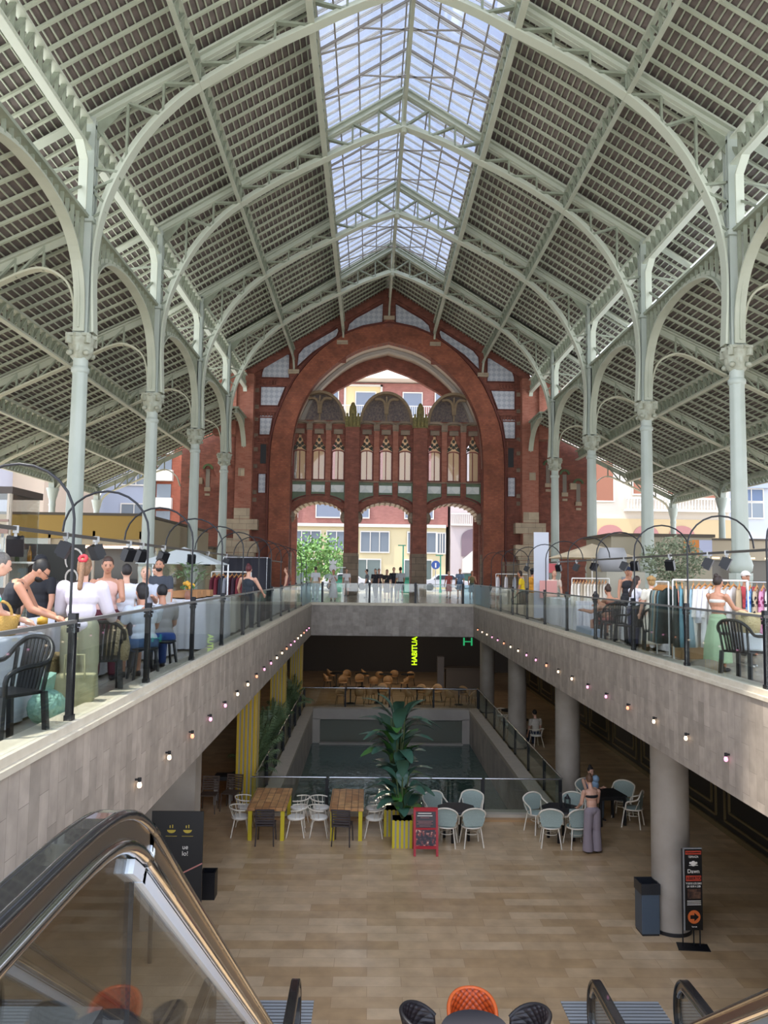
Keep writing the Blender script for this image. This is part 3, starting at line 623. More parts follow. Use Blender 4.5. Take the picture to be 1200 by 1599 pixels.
for i, c in enumerate(CX):
    # striped vault behind each doorway arch, voussoir ring in front
    m = MB(); a_ = [(c+1.74*math.cos(R(a)), 5.05+1.1*math.sin(R(a))) for a in range(180, -1, -6)]
    vs = []; fs = []
    for x, z in a_: vs += [(x, YA2+.45, z), (x, 54.9, z), (x, YA2+.45, z+.15), (x, 54.9, z+.15)]
    for k in range(len(a_)-1): b2 = k*4; fs += [(b2, b2+1, b2+5, b2+4), (b2+2, b2+6, b2+7, b2+3)]
    S(MB().add(vs, fs).build('doorway_vault', mat('cream vault', 'd2c2ad', .6), am))
    m = MB()
    for k in range(1, len(a_)-1, 2): x, z = a_[k]; m.bar((x, YA2+.46, z-.03), (x, 54.9, z-.03), .1, .05, (1, 0, 0))
    S(m.build('vault_rib', mat('tan rib', 'a58a70', .7), am))
    m = MB(); m.sweep([(x-(x-c)*-.12, YA2-.06, z+.18) for x, z in a_], .16, .34); S(m.build('doorway_arch', BRICK, am))
    S(MB().sweep([(c+(x-c)*1.22, YA2-.08, z+.42) for x, z in a_[2:-2]], .1, .1).build('arch_moulding', _M['dark brick moulding'], am))
    m = MB()
    for s in (-1, 1): m.ball((c+s*1.78, YA2-.1, 5.1), (.3, .22, .4), 10, 8); m.box((c+s*1.78-.2, YA2-.15, 4.75), (c+s*1.78+.2, YA2, 5.0))
    S(m.build('carved_corbel', STONE_G, am))
    S(MB().box((c-1.85, YA2-.1, 6.15), (c+1.85, YA2, 6.62)).build('green_frieze', GREEN_T, am))
    S(MB().box((c-1.85, YA2-.18, 7.42), (c+1.85, YA2, 7.5)).build('window_sill', STONE_G, am))
    S(MB().box((c-1.85, YA2-.06, 6.62), (c+1.85, YA2, 7.42)).build('green_band', GREEN_T, am))
    for d in (-1.27, 0, 1.27):
        x = c+d
        S(MB().box((x-.42, YA2-.1, 6.75), (x+.42, YA2-.05, 7.22)).build('flower_tile', TILE_W, am))
        m = MB().box((x-.03, YA2+.1, 7.6), (x+.03, YA2+.2, 9.5)).box((x-.43, YA2+.1, 7.58), (x-.36, YA2+.2, 9.5)).box((x+.36, YA2+.1, 7.58), (x+.43, YA2+.2, 9.5)).box((x-.43, YA2+.1, 7.56), (x+.43, YA2+.2, 7.63))
        m.sweep([(x+.4*math.cos(R(a)), YA2+.15, 9.4+.16*math.sin(R(a))) for a in range(180, -1, -20)], .1, .07)
        wn = S(m.build('window_frame', REDF, am))
        S(MB().box((x-.40+(.2 if (i+int(d)) % 2 else .0), YA2+.3, 7.6), (x+.4, YA2+.31, 10.7)).build('blind', BLIND, wn))
        S(MB().add([(x-.43, YA2+.16, 7.58), (x+.43, YA2+.16, 7.58), (x+.43, YA2+.16, 9.5), (x-.43, YA2+.16, 9.5)], [(0, 1, 2, 3)]).build('pane', GLASS, wn))
        m = MB().box((x-.3, YA2-.12, 10.62), (x+.3, YA2, 10.95)); S(m.build('stone_cap', STONE_G, am))
        m = MB()
        for dx, z in ((-.3, 9.72), (.3, 9.72), (-.17, 9.98), (.17, 9.98), (0, 10.25), (0, 9.85)): m.ball((x+dx, YA2+.06, z), (.1, .06, .13), 8, 6)
        m.sweep([(x-.42, YA2+.05, 9.55), (x-.2, YA2+.05, 9.68), (x, YA2+.05, 9.95), (x+.2, YA2+.05, 9.68), (x+.42, YA2+.05, 9.55)], .08, .06)
        S(m.build('carved_tracery', mat('dark carved stone', '4a4a42', .8), am))
    for d in (-.63, .63):
        S(MB().box((c+d-.17, YA2-.16, 7.5), (c+d+.17, YA2, 11.3)).build('brick_pilaster', BRICK_L, am)); S(MB().box((c+d-.2, YA2-.2, 10.85), (c+d+.2, YA2-.0, 11.25)).build('stone_cap', STONE_G, am))
        S(MB().box((c+d-.17, YA2-.16, 6.2), (c+d+.17, YA2, 7.42)).build('brick_pilaster', BRICK, am))
    m = MB()
    for d in (-1.27, 0, 1.27): m.sweep([(c+d+.55*math.cos(R(a)), YA2-.1, 11.25+.2*math.sin(R(a))) for a in range(180, -1, -20)], .2, .16)
    S(m.build('stone_arcading', STONE_G, am))
    # shell hood above each group of three windows
    t = S(empty('shell_hood')); t.parent = am
    P_ = [(1.68*math.cos(R(a)), 2.0*math.sin(R(a))) for a in range(0, 181, 10)]
    vs = []; fs = []; nr = 6
    for j in range(nr+1):
        f = j/nr
        for x, z in P_: rr = math.cos(f*PI/2); vs.append((c+x*(.15+.85*rr), YA2+.15+1.2*math.sin(f*PI/2)*1.0, 11.42+z*(.25+.75*rr)))
    k = len(P_)
    for j in range(nr):
        for i2 in range(k-1): fs.append((j*k+i2, j*k+i2+1, (j+1)*k+i2+1, (j+1)*k+i2))
    vs.append((c, YA2+1.4, 11.42)); fs.append(tuple(range(nr*k, nr*k+k)))
    SH = mat('brown shell stone', '8a765c', .85, noise=(5, .5, '6c5c48'))
    o = MB().add(vs, fs, True).build('shell_bowl', mat('patterned shell', '8d8278', .8, noise=(8, .9, '5c5860')), t); sm = o.modifiers.new('t', 'SOLIDIFY'); sm.thickness = .12; sm.offset = 1; S(o)
    S(MB().sweep([(c+x*1.0, YA2-.02, 11.42+z) for x, z in P_], .45, .17).build('shell_rim', SH, t))
    m = MB().bar((c, YA2+.1, 11.4), (c, YA2+.0, 13.2), .1, .18, (1, 0, 0))
    for s in (-1, 1): m.tube(smooth([(c+s*.04, YA2, 12.2), (c+s*.1, YA2, 12.75), (c+s*.32, YA2, 13.08), (c+s*.75, YA2+.05, 13.1)]), [.09]*4*3+[.09], 8) if False else m.sweep(smooth([(c+s*.05, YA2, 12.0), (c+s*.12, YA2, 12.7), (c+s*.35, YA2, 13.0), (c+s*.8, YA2, 13.0)]), .2, .14)
    m.box((c-1.75, YA2-.05, 11.3), (c+1.75, YA2+.5, 11.46)); S(m.build('shell_rib', SH, t))
for x in (-2.3, 2.17):
    S(MB().box((x-.46, YA2-.4, 2.75), (x+.46, YA2, 11.1)).build('brick_pier', BRICK, am)); S(MB().box((x-.49, YA2-.43, 0), (x+.49, YA2+.45, 2.75)).build('stone_pier', STONE_G, am))
    m = MB().box((x-.5, YA2-.45, 11.05), (x+.5, YA2+.05, 11.75))
    for k in (-.36, -.12, .12, .36): m.tube([(x+k, YA2-.47, 11.1), (x+k, YA2-.47, 11.95)], [.1, .07], 8)
    m.lathe([(.24, 11.7), (.26, 12.1), (.22, 12.4), (.1, 12.7), (.01, 12.75)], (x, YA2-.2, 0), 12)
    S(m.build('carved_finial', mat('green gold carving', '5f5b36', .6, noise=(12, .9, '8d7d42')), am))
for s in (-1, 1):
    S(MB().box((s*6.22, YA2-.3, 2.75), (s*6.6, YA2, 8.4)).build('brick_pier', BRICK, am)); S(MB().box((s*6.2, YA2-.5, 0), (s*6.65, YA2+.4, 2.75)).build('stone_pier', STONE_G, am))
# rear piers seen through the doors
for x in (-2.3, 2.17):
    S(MB().box((x-.45, 54.3, 2.75), (x+.45, 55.2, 5.6)).build('brick_pier', BRICK, am)); S(MB().box((x-.48, 54.25, 0), (x+.48, 55.25, 2.75)).build('stone_pier', STONE_G, am))
# brick wings
for s, nm in ((-1, 'left'), (1, 'right')):
    xo = 13.45
    wg = S(MB().xz([(s*9.3, 0), (s*9.3, zat(9.3)+.3), (s*xo, zat(xo)+.3), (s*xo, 0)], YF+.35, YF+.9).build('wall_wing', BRICK))
    S(MB().box((s*9.75, YF+.1, 10.9), (s*13.1, YF+1.0, 14.0)).build('brick_turret', BRICK_L, wg)) if False else None
    S(MB().box((s*9.9, 49.9, 11.4), (s*10.9, 50.9, 13.6)).build('brick_turret', BRICK_L, wg)) if False else None
    for k, x in enumerate((10.6, 11.7, 12.6)):
        z = 8.7-.6*k
        m = MB().box((s*(x-.13), YF+.33, z-1.2), (s*(x+.13), YF+.36, z)); S(m.build('slit_window', mat('slit glass', '7d7468', .4), wg))
        m = MB().sweep([(s*x+.28*math.cos(R(a)), YF+.33, z+.28*math.sin(R(a))) for a in range(180, -1, -20)], .1, .14); S(m.build('green_arch', GREEN_T, wg))
        m = MB().box((s*(x-.2), YF+.25, z-1.45), (s*(x+.2), YF+.35, z-1.2)).box((s*(x-.16), YF+.28, z-1.75), (s*(x+.16), YF+.35, z-1.6)); S(m.build('stone_sill', STONE, wg))
    S(MB().box((s*9.15, YF-.1, 7.55), (s*9.55, YF-.8, 8.05)).build('stone_corbel', STONE, wg))
    S(MB().box((s*12.0, YF+.0, 7.1), (s*12.4, YF+.35, 7.5)).build('stone_corbel', STONE, wg))
    S(MB().box((s*9.8, YF+.05, 2.7), (s*10.8, YF+.35, 3.6)).build('stone_quoin', STONE, wg))
    # short brick return above the aisle roof, lit from the clerestory
    S(MB().box((s*9.75, 50.6, 10.2), (s*11.2, 51.55, zat(0)+2.0)).build('brick_return', BRICK_L, wg))

# ================================================================ STREET AND BUILDINGS BEYOND
STREET = mat('pale street paving', 'b5aea2', .7, noise=(.6, .4, '9d968b'))
S(MB().box((-120, 100, -.25), (120, 160, -.05)).build('ground_street', STREET)); S(MB().box((-120, 56, -.3), (-34, 100, -.06)).box((34, 56, -.3), (120, 100, -.06)).build('ground_street', STREET))
S(MB().box((-34, 66, -.05), (34, 77.0, .01)).build('ground_street', mat('grey asphalt', '8f8c88', .8)))
def windows(b, rects, y, pane, frame, names='window', balc=None, n=2):
    for (x0, z0, x1, z1) in rects:
        o = MB().box((x0, y-.12, z0), (x1, y-.06, z1)).build(names, pane, b)
        m = MB().box((x0-.1, y-.16, z0-.12), (x1+.1, y-.02, z0)).box((x0-.1, y-.16, z1), (x1+.1, y-.02, z1+.12)).box((x0-.1, y-.16, z0), (x0, y-.02, z1)).box((x1, y-.16, z0), (x1+.1, y-.02, z1))
        for k in range(1, n): xx = x0+(x1-x0)*k/n; m.box((xx-.04, y-.17, z0), (xx+.04, y-.1, z1))
        m.build('window_frame', frame, o)
SHUT = mat('grey blue shutter', '77808f', .6); WHT = mat('white trim', 'cfcac0', .5); GLZ = mat('dim window glass', '6f7880', .2)
Yb = 78
b = empty('building', label='cream and red brick apartment block facing the arcade across the street', cat='building')
MB().box((-13, Yb, -.1), (6.4, Yb+10, 6.1)).build('ground_storeys', mat('cream render', 'cdbf98', .8, noise=(.4, .2, 'c0b088')), b)
MB().box((-13, Yb+.1, 6.1), (6.6, Yb+10, 20.3)).build('brick_storeys', brickmat('pink brick', 'a06a60', '935f56', '9a746c', .3, .1, .008, 'hz', noise=.12), b)
MB().box((-13, Yb-1.6, 20.4), (6.8, Yb+10, 21.0)).box((-13, Yb-.9, 21.0), (6.8, Yb+10, 24.5)).build('roof_cornice', mat('pale cornice', 'efe6d6', .7), b)
MB().box((-13, Yb-.25, 5.95), (6.4, Yb, 6.25)).build('string_course', WHT, b)
MB().box((-3.6, Yb+.02, 16.6), (-.2, Yb+.12, 19.9)).build('loggia_wall', mat('yellow loggia', 'd8c090', .7), b); MB().box((-3.8, Yb-.1, 16.6), (-3.6, Yb+.1, 20.1)).box((-.2, Yb-.1, 16.6), (0, Yb+.1, 20.1)).box((-3.8, Yb-.1, 19.9), (0, Yb+.1, 20.1)).build('loggia_frame', WHT, b)
windows(b, [(x, 3.55, x+2.7, 5.45) for x in (-8.6, -5.2, -1.9+.0, 2.7)]+[(5.6, 3.5, 6.3, 5.4), (-12.6, 3.55, -10, 5.45)], Yb, GLZ, WHT, n=3)
windows(b, [(x, .1, x+2.6, 2.75) for x in (-12, -8.6, -5.4, -2.6, 2.4)], Yb, mat('shop glass', '5e6a66', .15), WHT, names='shop_window', n=2)
windows(b, [(-2.6, 16.9, -.7, 19.3), (2.1, 16.9, 3.9, 19.3), (5.3, 16.9, 6.4, 19.3), (-5.8, 16.9, -4.4, 19.3), (-8.6, 16.9, -7, 19.3), (-2.6, 6.9, -1.2, 8.4), (2.4, 6.9, 5.1, 8.3), (-6.3, 6.9, -4, 8.4), (-9.6, 6.9, -8.2, 8.4)], Yb+.1, SHUT, WHT, n=1)
m = MB().box((-6.5, Yb-1.1, 16.6), (6.6, Yb, 16.8)); m.build('balcony_slab', WHT, b)
m = MB()
for k in range(66): x = -6.5+k*.2; m.box((x, Yb-1.1, 16.8), (x+.05, Yb-1.05, 17.75))
m.box((-6.5, Yb-1.12, 17.75), (6.6, Yb-1.03, 17.82)); m.build('balcony_railing', WHT, b)
b = empty('building', label='pinkish white townhouse with arched window right of the cream block', cat='building')
MB().box((6.85, Yb-.3, -.1), (15, Yb+10, 14)).build('wall', mat('pinkish render', 'b9adab', .8), b)
o = MB().xz([(7.9, 3.2)]+[(9.15+1.25*math.cos(R(a)), 5.0+.9*math.sin(R(a))) for a in range(180, -1, -15)]+[(10.4, 3.2)], Yb-.42, Yb-.36).build('arched_window', mat('mauve glass', '77656c', .4), b)
MB().xz([(8.0, 1.6), (10.3, 1.6), (10.3, 2.9), (9.15, 3.9), (8.0, 2.9)], Yb-.5, Yb-.3).build('door_gable', WHT, b); MB().box((8.0, Yb-.45, -.1), (10.3, Yb-.35, 1.5)).build('shop_window', mat('dark green shop', '33524a', .4), b)
MB().box((6.85, Yb-.6, 6.2), (15, Yb-.3, 6.35)).build('balcony_slab', WHT, b)
m = MB()
for k in range(29): m.box((6.9+k*.2, Yb-.6, 6.35), (6.96+k*.2, Yb-.55, 7.3))
m.box((6.85, Yb-.62, 7.3), (12.8, Yb-.52, 7.4)).build('balcony_railing', WHT, b)
# right-hand street fronts
b = empty('building', label='cream building with brown roller shutters and stone balusters beyond the right aisle', cat='building')
MB().box((16, 75, -.1), (33.1, 86, 20)).build('wall', mat('warm white render', 'c4bbae', .8), b)
MB().box((16, 74.7, -.1), (33.1, 75, 6.9)).build('ground_storey', mat('sand stone base', 'b8a27c', .8), b)
BSH = mat('brown roller shutter', '8e5c46', .7)
windows(b, [(20.3, 8.6, 22.0, 12.4), (23.9, 9.3, 25.4, 12.4), (27.2, 9.3, 28.6, 12.4), (29.3, 9.0, 32.0, 12.4)], 75, BSH, WHT, n=1)
m = MB().box((23.0, 74.2, 7.6), (33.0, 75, 7.8)).box((23.0, 74.2, 8.75), (33.0, 74.4, 8.9))
for k in range(34): m.lathe([(.05, 7.8), (.11, 8.05), (.05, 8.4), (.07, 8.75)], (23.2+k*.29, 74.3, 0), 8)
m.build('stone_balustrade', WHT, b)
for x in (21.6, 25.0, 28.4): MB().xz([(x-1.2, 3.5)]+[(x+1.2*math.cos(R(a)), 5.4+.9*math.sin(R(a))) for a in range(180, -1, -15)]+[(x+1.2, 3.5)], 74.6, 74.7).build('arched_window', mat('dusky pink blind', 'a5726c', .7), b)
b = empty('building', label='blue grey bay-fronted building at the far right beyond the aisle', cat='building')
MB().box((33.1, 75.2, -.1), (38.0, 86, 22)).build('wall', mat('grey white render', 'aaaeb6', .8), b); MB().box((38.0, 75, -.1), (60, 86, 22)).build('side_wall', mat('plain white wall', 'c2c0c4', .8), b)
MB().box((33.8, 74.6, 10.0), (37.0, 75.2, 11.0)).build('balcony', mat('blue grey balcony', '8d96a6', .7), b)
windows(b, [(34.2, 7.2, 36.4, 8.6), (34.2, 11.6, 36.4, 12.8)], 75.2, GLZ, WHT); windows(b, [(34.2, 8.8, 36.4, 9.9)], 75.2, mat('blue awning', '5c6b84', .7), WHT)
# left-hand street fronts
b = empty('building', label='pale blue grey building with barred windows beyond the left aisle', cat='building')
MB().box((-38, 80, -.1), (-22.85, 92, 22)).build('wall', mat('pale blue render', 'a0a7b6', .8), b)
windows(b, [(-30.5, 7.6, -28.8, 9.4), (-25.9, 10.0, -23.2, 11.1), (-25.9, 6.8, -23.4, 8.0)], 80, GLZ, WHT)
b = empty('building', label='red brick tower block with white balconies beside the left wing', cat='building')
MB().box((-22.6, 80.2, -.1), (-13.9, 92, 22)).build('wall', brickmat('orange brick', 'a4583f', '985038', '946450', .3, .1, .008, 'hz', noise=.15), b)
for z in (4.9, 7.6, 10.4, 13.1):
    MB().box((-22.8, 79.6, z), (-20.9, 80.2, z+1.1)).build('balcony', WHT, b); MB().box((-22.5, 80.05, z+1.1), (-21.1, 80.2, z+2.5)).build('window', GLZ, b)
b = empty('building', label='white facade with tall stepped windows seen past the far left columns', cat='building')
MB().box((-42, 62, -.1), (-30.6, 78, 20)).build('wall', mat('white stone front', 'b4b5bf', .8), b); MB().box((-30.6, 66, -.1), (-28.0, 79, 20)).build('side_wall', mat('tan stone front', 'bfae9a', .8), b)
windows(b, [(x, z, x+1.2, z+1.9) for x in (-41, -38.6, -36.2, -33.6) for z in (4.0, 7.2, 10.4)], 62, GLZ, WHT)
# ================================================================ BALUSTRADE, HOOPS AND RAIL LIGHTS
def text(name, body, size, m, parent, loc, rot, ext=.003, align='CENTER', sx=1, bold=0):
    c = bpy.data.curves.new(name, 'FONT'); c.body = body; c.size = size; c.extrude = ext; c.align_x = align; c.align_y = 'CENTER'
    if bold: c.offset = bold
    o = bpy.data.objects.new(name, c); COL.objects.link(o); bpy.context.view_layer.update(); me = bpy.data.meshes.new_from_object(o.evaluated_get(bpy.context.evaluated_depsgraph_get())); bpy.data.objects.remove(o); o = bpy.data.objects.new(name, me); COL.objects.link(o); o.location = loc; o.rotation_euler = rot; o.scale.x = sx
    me.materials.clear(); me.materials.append(m)
    if parent: o.parent = parent
    return o
def nth(i, n=None): return ['first', 'second', 'third', 'fourth', 'fifth', 'sixth', 'seventh', 'eighth', 'ninth', 'tenth', 'eleventh', 'twelfth', 'thirteenth', 'fourteenth', 'fifteenth', 'sixteenth', 'seventeenth', 'eighteenth', 'nineteenth', 'twentieth', 'twenty-first'][i]
RAILM = mat('dull steel rail', '8f8f8d', .35, .7)
def post():
    t = empty('balustrade_post')
    MB().box((-.028, -.034, .12), (.028, -.012, 1.02)).box((-.028, .012, .12), (.028, .034, 1.02)).box((-.035, -.045, .12), (.035, .045, .17)).build('post', BLACKM, t)
    MB().box((-.04, -.045, .9), (.04, .045, .94)).box((-.035, -.04, 1.0), (.035, .04, 1.07)).box((-.06, -.015, .95), (.05, .015, .98)).build('clamp', BLACKM, t)
    q = [(.03, 0, 1.0), (.03, 0, 1.92)]+[(.55-.52*math.cos(R(a)), 0, 1.92+.5*math.sin(R(a))) for a in range(15, 181, 15)]
    MB().tube(q, .0135, 8).build('hoop', BLACKM, t); return t
p0 = post(); fp = True; YP = [7.3+2.463*k for k in range(12)]
for s, sd_ in ((-1, 'left'), (1, 'right')):
    for k, y in enumerate(YP):
        o = p0 if fp else copy_tree(p0); fp = False; o.location = (s*3.77, y, 0); o.rotation_euler.z = 0 if s > 0 else PI
        tag(o, f'black balustrade post with tall curved hoop on the {sd_} parapet, {nth(k)} from the near end', 'post', f'hooped posts along the {sd_} parapet')
    for k in range(-1, 12):
        y0, y1 = 7.3+2.463*k+.05, 7.3+2.463*(k+1)-.05
        if k == -1: y0 = 2.5
        t = empty('glass_panel', (s*3.74, 0, 0), label=f'clear glass balustrade panel on the {sd_} parapet, {nth(k+1)} from the near end', cat='glass panel', group=f'glass panels along the {sd_} parapet')
        MB().box((-.006, y0, .12), (.006, y1, 1.0)).build('pane', GLASS if k < 10 else GLASS_F, t); MB().box((-.022, y0, .985), (.022, y1, 1.015)).build('top_rail', RAILM, t)
    t = empty('lighting_rail', (s*4.85, 0, 0), label=f'grey metal lighting rail joining the hoops above the {sd_} stalls', cat='rail')
    MB().box((-.02, 6.5, 1.87), (.02, 34.6, 1.91)).build('bar', mat('dark grey track', '55534f', .4, .4), t)
for k, (x0, x1) in enumerate(((-3.15, -1.11), (-1.01, .98), (1.08, 3.14))):
    t = empty('glass_panel', (0, 36.45, 0), label='clear glass panel at the far end of the well, '+['left', 'middle', 'right'][k]+' one of three', cat='glass panel', group='glass panels across the far end')
    MB().box((x0, -.006, .12), (x1, .006, .98)).build('pane', GLASS, t); MB().box((x0, -.02, .97), (x1, .02, 1.0)).build('top_rail', RAILM, t)
for k, x in enumerate((-3.2, -1.06, 1.03, 3.2)):
    t = empty('balustrade_post', (x, 36.45, 0), label='short black post at the far end of the well, '+nth(k)+' across', cat='post', group='short posts across the far end')
    MB().box((-.05, -.05, .12), (.05, .05, 1.05)).build('post', BLACKM, t); MB().box((-.06, -.065, .9), (.06, .065, .98)).build('clamp', BLACKM, t)
for s in (-1, 1):
    t = empty('glass_panel', (s*3.45, 36.45, 0), label=f'frosted blue glass corner panel at the far {"left" if s < 0 else "right"} of the well', cat='glass panel')
    MB().box((-.25, -.006, .12), (.25, .006, .98)).build('pane', GLASS_F, t)
def spot():
    t = empty('spotlight')
    MB().obox((0, .0, -.16), (.17, .1, .2), (R(25), 0, 0)).build('housing', BLACKM, t)
    m = MB()
    for k in (-.06, -.02, .02, .06): m.obox((k, .06, -.13), (.01, .06, .17), (R(25), 0, 0))
    m.build('cooling_fins', BLACKM, t); MB().bar((0, 0, 0), (0, 0, -.1), .03, .03).box((-.03, -.03, -.02), (.03, .03, .06)).build('bracket', RAILM, t); return t
s0 = spot(); fs_ = True
for s, ys in ((-1, (8.5, 9.9, 11.0, 12.5, 13.2, 14.6, 16.9, 18.6, 21)), (1, (13.2, 13.9, 15.7, 17.8, 18.5, 21, 22.8, 25, 27, 30))):
    for k, y in enumerate(ys):
        o = s0 if fs_ else copy_tree(s0); fs_ = False; o.location = (s*4.85, y, 1.86); o.rotation_euler.z = R(random.choice((60, 100, 20, -40)))
        tag(o, f'black spotlight hanging under the {"left" if s < 0 else "right"} lighting rail, {nth(k)} along', 'spotlight', f'spotlights on the {"left" if s < 0 else "right"} rail')
# festoon bulbs fixed to the faces of the parapets
BW, BP, BO = mat('warm white bulb', 'ffe2c0', .3, emit=2.2), mat('pink bulb', 'f0a0c4', .3, emit=1.6), mat('orange bulb', 'f09a74', .3, emit=1.6)
for s, y0, n in ((-1, 9.1, 20), (1, 7.95, 21)):
    for k in range(n):
        y = y0+1.33*k
        t = empty('bulb_lamp', (s*(W-.05), y, -.9), label=f'small glowing bulb on the {"left" if s < 0 else "right"} parapet face, {nth(k)} from the near end', cat='bulb', group=f'bulbs along the {"left" if s < 0 else "right"} parapet face')
        MB().lathe([(.001, -.045), (.022, -.035), (.028, -.01), (.016, .03)], n=10).build('bulb', [BW, BO, BP, BW, BP][(k*3+(s > 0)) % 5], t)
        MB().lathe([(.02, .025), (.022, .07)], n=8).box((0, -.01, .04), (s*.05, .01, .06)).build('socket', DARK, t)

# ================================================================ LOWER FLOOR
def poolpanel(a, b2, n, word):
    a, b2 = Vector(a), Vector(b2)
    for i in range(n):
        p, q = a.lerp(b2, i/n), a.lerp(b2, (i+1)/n); d = (q-p).normalized(); p, q = p+d*.04, q-d*.04
        t = empty('glass_panel', (0, 0, 0), label=f'low glass rail panel along the {word} of the pool'+(f', {nth(i)} of {n}' if n > 1 else ''), cat='glass panel', group=f'pool rail, {word}')
        MB().bar((p.x, p.y, ZL+.53), (q.x, q.y, ZL+.53), .012 if abs(d.x) < .5 else .84, .84 if abs(d.x) < .5 else .012, (1, 0, 0) if abs(d.x) < .5 else (0, 0, 1)).build('pane', glassmat('pool rail glass', (.88, .92, .9), .05), t)
        MB().tube([(p.x, p.y, ZL+.98), (q.x, q.y, ZL+.98)], .022, 8).build('top_rail', STEEL, t)
        MB().box((q.x-.02, q.y-.03, ZL+.1), (q.x+.06, q.y+.03, ZL+.97)).build('post', DARK, t)
poolpanel((-4.1, 21.05, 0), (3.95, 21.05, 0), 4, 'near side'); poolpanel((-4.1, 37.1, 0), (4.0, 37.1, 0), 4, 'far side')
poolpanel((4.0, 21.1, 0), (4.0, 37.0, 0), 7, 'right side'); poolpanel((-3.98, 21.3, 0), (-3.98, 37.0, 0), 7, 'left side')
t = S(MB().box((-4.3, 20.7, ZL), (4.0, 20.95, ZL+.06)).build('floor_step', mat('brown step stone', 'a8845c', .5)))

WOODT = brickmat('reclaimed wood boards', 'cf9c66', 'b07a4a', '6c4a2c', .55, .16, .008, 'yx', noise=.35, rough=.5, nscale=6, offset=.3)
YL = mat('yellow painted wood', 'c9b422', .5); DK = mat('dark brown plastic', '3c3434', .55); IV = mat('ivory rattan', 'd9cfbd', .5); IVS = mat('ivory cushion', 'e2dcd0', .8)
BG = mat('blue green weave', '97a49c', .7, noise=(60, .5, '7c8a82')); BRN = mat('brown plastic', '4f3f34', .6); TAN = mat('tan shell', 'b78f62', .5); BLK = mat('black wood', '1b1a1c', .5)
def legs(t, pts, top, r, m, n=6, name='leg', r2=None):
    for (x, y), (x2, y2) in pts: MB().tube([(x, y, top), (x2, y2, 0)], [r, r2 or r], n).build(name, m, t)
def armchair():
    t = empty('armchair'); t.scale = (.92, .92, .97); m = MB().lathe([(.001, .40), (.2, .40), (.23, .42), (.23, .455), (.2, .47), (.001, .475)], n=20); m.build('seat', IVS, t)
    a = [(.3*math.sin(R(d)), -.02-.27*math.cos(R(d)), .70-.05*abs(d)/120) for d in range(-120, 121, 10)]
    MB().tube(a, .017, 8).build('arm_rail', IV, t)
    for d in (-90, -60, -30, 0, 30, 60, 90): MB().tube([(.21*math.sin(R(d)), -.2*math.cos(R(d)), .44), (.29*math.sin(R(d)), -.02-.26*math.cos(R(d)), .69)], .008, 6).build('spindle', IV, t)
    legs(t, [((x*.7, y*.7), (x*1.15, y*1.15)) for x, y in ((-.2, -.2), (.2, -.2), (.2, .2), (-.2, .2))], .42, .015, IV); return t
def slatchair(m_, name='side_chair'):
    t = empty(name); MB().box((-.21, -.2, .43), (.21, .22, .46)).build('seat', m_, t, bevel=.008)
    m = MB()
    for k in range(6): m.box((-.2, -.235-.012*k, .5+k*.06), (.2, -.215-.012*k, .54+k*.06))
    m.box((-.22, -.24, .42), (-.19, -.2, .5)).box((.19, -.24, .42), (.22, -.2, .5))
    m.bar((-.205, -.22, .44), (-.205, -.3, .84), .03, .03).bar((.205, -.22, .44), (.205, -.3, .84), .03, .03); m.build('backrest', m_, t)
    legs(t, [((x, y), (x*1.1, y*1.25)) for x, y in ((-.19, -.2), (.19, -.2), (.19, .2), (-.19, .2))], .44, .016, m_); return t
def bistro():
    t = empty('bistro_chair'); MB().lathe([(.001, .43), (.21, .43), (.235, .445), (.21, .46), (.001, .465)], n=20).build('seat', BG, t)
    MB().tube([(.23*math.cos(R(a)), .23*math.sin(R(a)), .44) for a in range(0, 360, 20)], .018, 8, closed=True).build('seat_ring', IV, t)
    h = [(-.27, .12, .45), (-.285, .1, .62), (-.29, -.02, .67), (-.28, -.16, .72)]+[(.28*math.cos(R(a)), -.2-.03*math.sin(R(a)), .74+.15*math.sin(R(a))) for a in range(165, 14, -15)]+[(.28, -.16, .72), (.29, -.02, .67), (.285, .1, .62), (.27, .12, .45)]
    MB().tube(smooth(h, 2), .019, 8).build('hoop_frame', IV, t)
    pts = [(-.2, .48)]+[(-.26, .62), (-.27, .72)]+[(.26*math.cos(R(a)), .74+.14*math.sin(R(a))) for a in range(165, 14, -15)]+[(.27, .72), (.26, .62), (.2, .48)]
    MB().plate(pts, [], lambda x, z: (x, -.2-.02+.35*x*x-.05*(z-.5), z), lambda x, z: (x, -.19-.02+.35*x*x-.05*(z-.5), z)).build('backrest', BG, t)
    for x in (-.2, .2): MB().tube([(x, -.1, .44), (x*1.3, -.22, .72)], .01, 6).build('stay', IV, t)
    legs(t, [((x*.85, y*.85), (x*1.15, y*1.15)) for x, y in ((-.2, -.2), (.2, -.2), (.2, .2), (-.2, .2))], .43, .016, IV)
    m = MB().tube([(.15*math.cos(R(a)), .15*math.sin(R(a)), .28) for a in range(0, 360, 30)], .008, 6, closed=True); m.build('stretcher', IV, t); return t
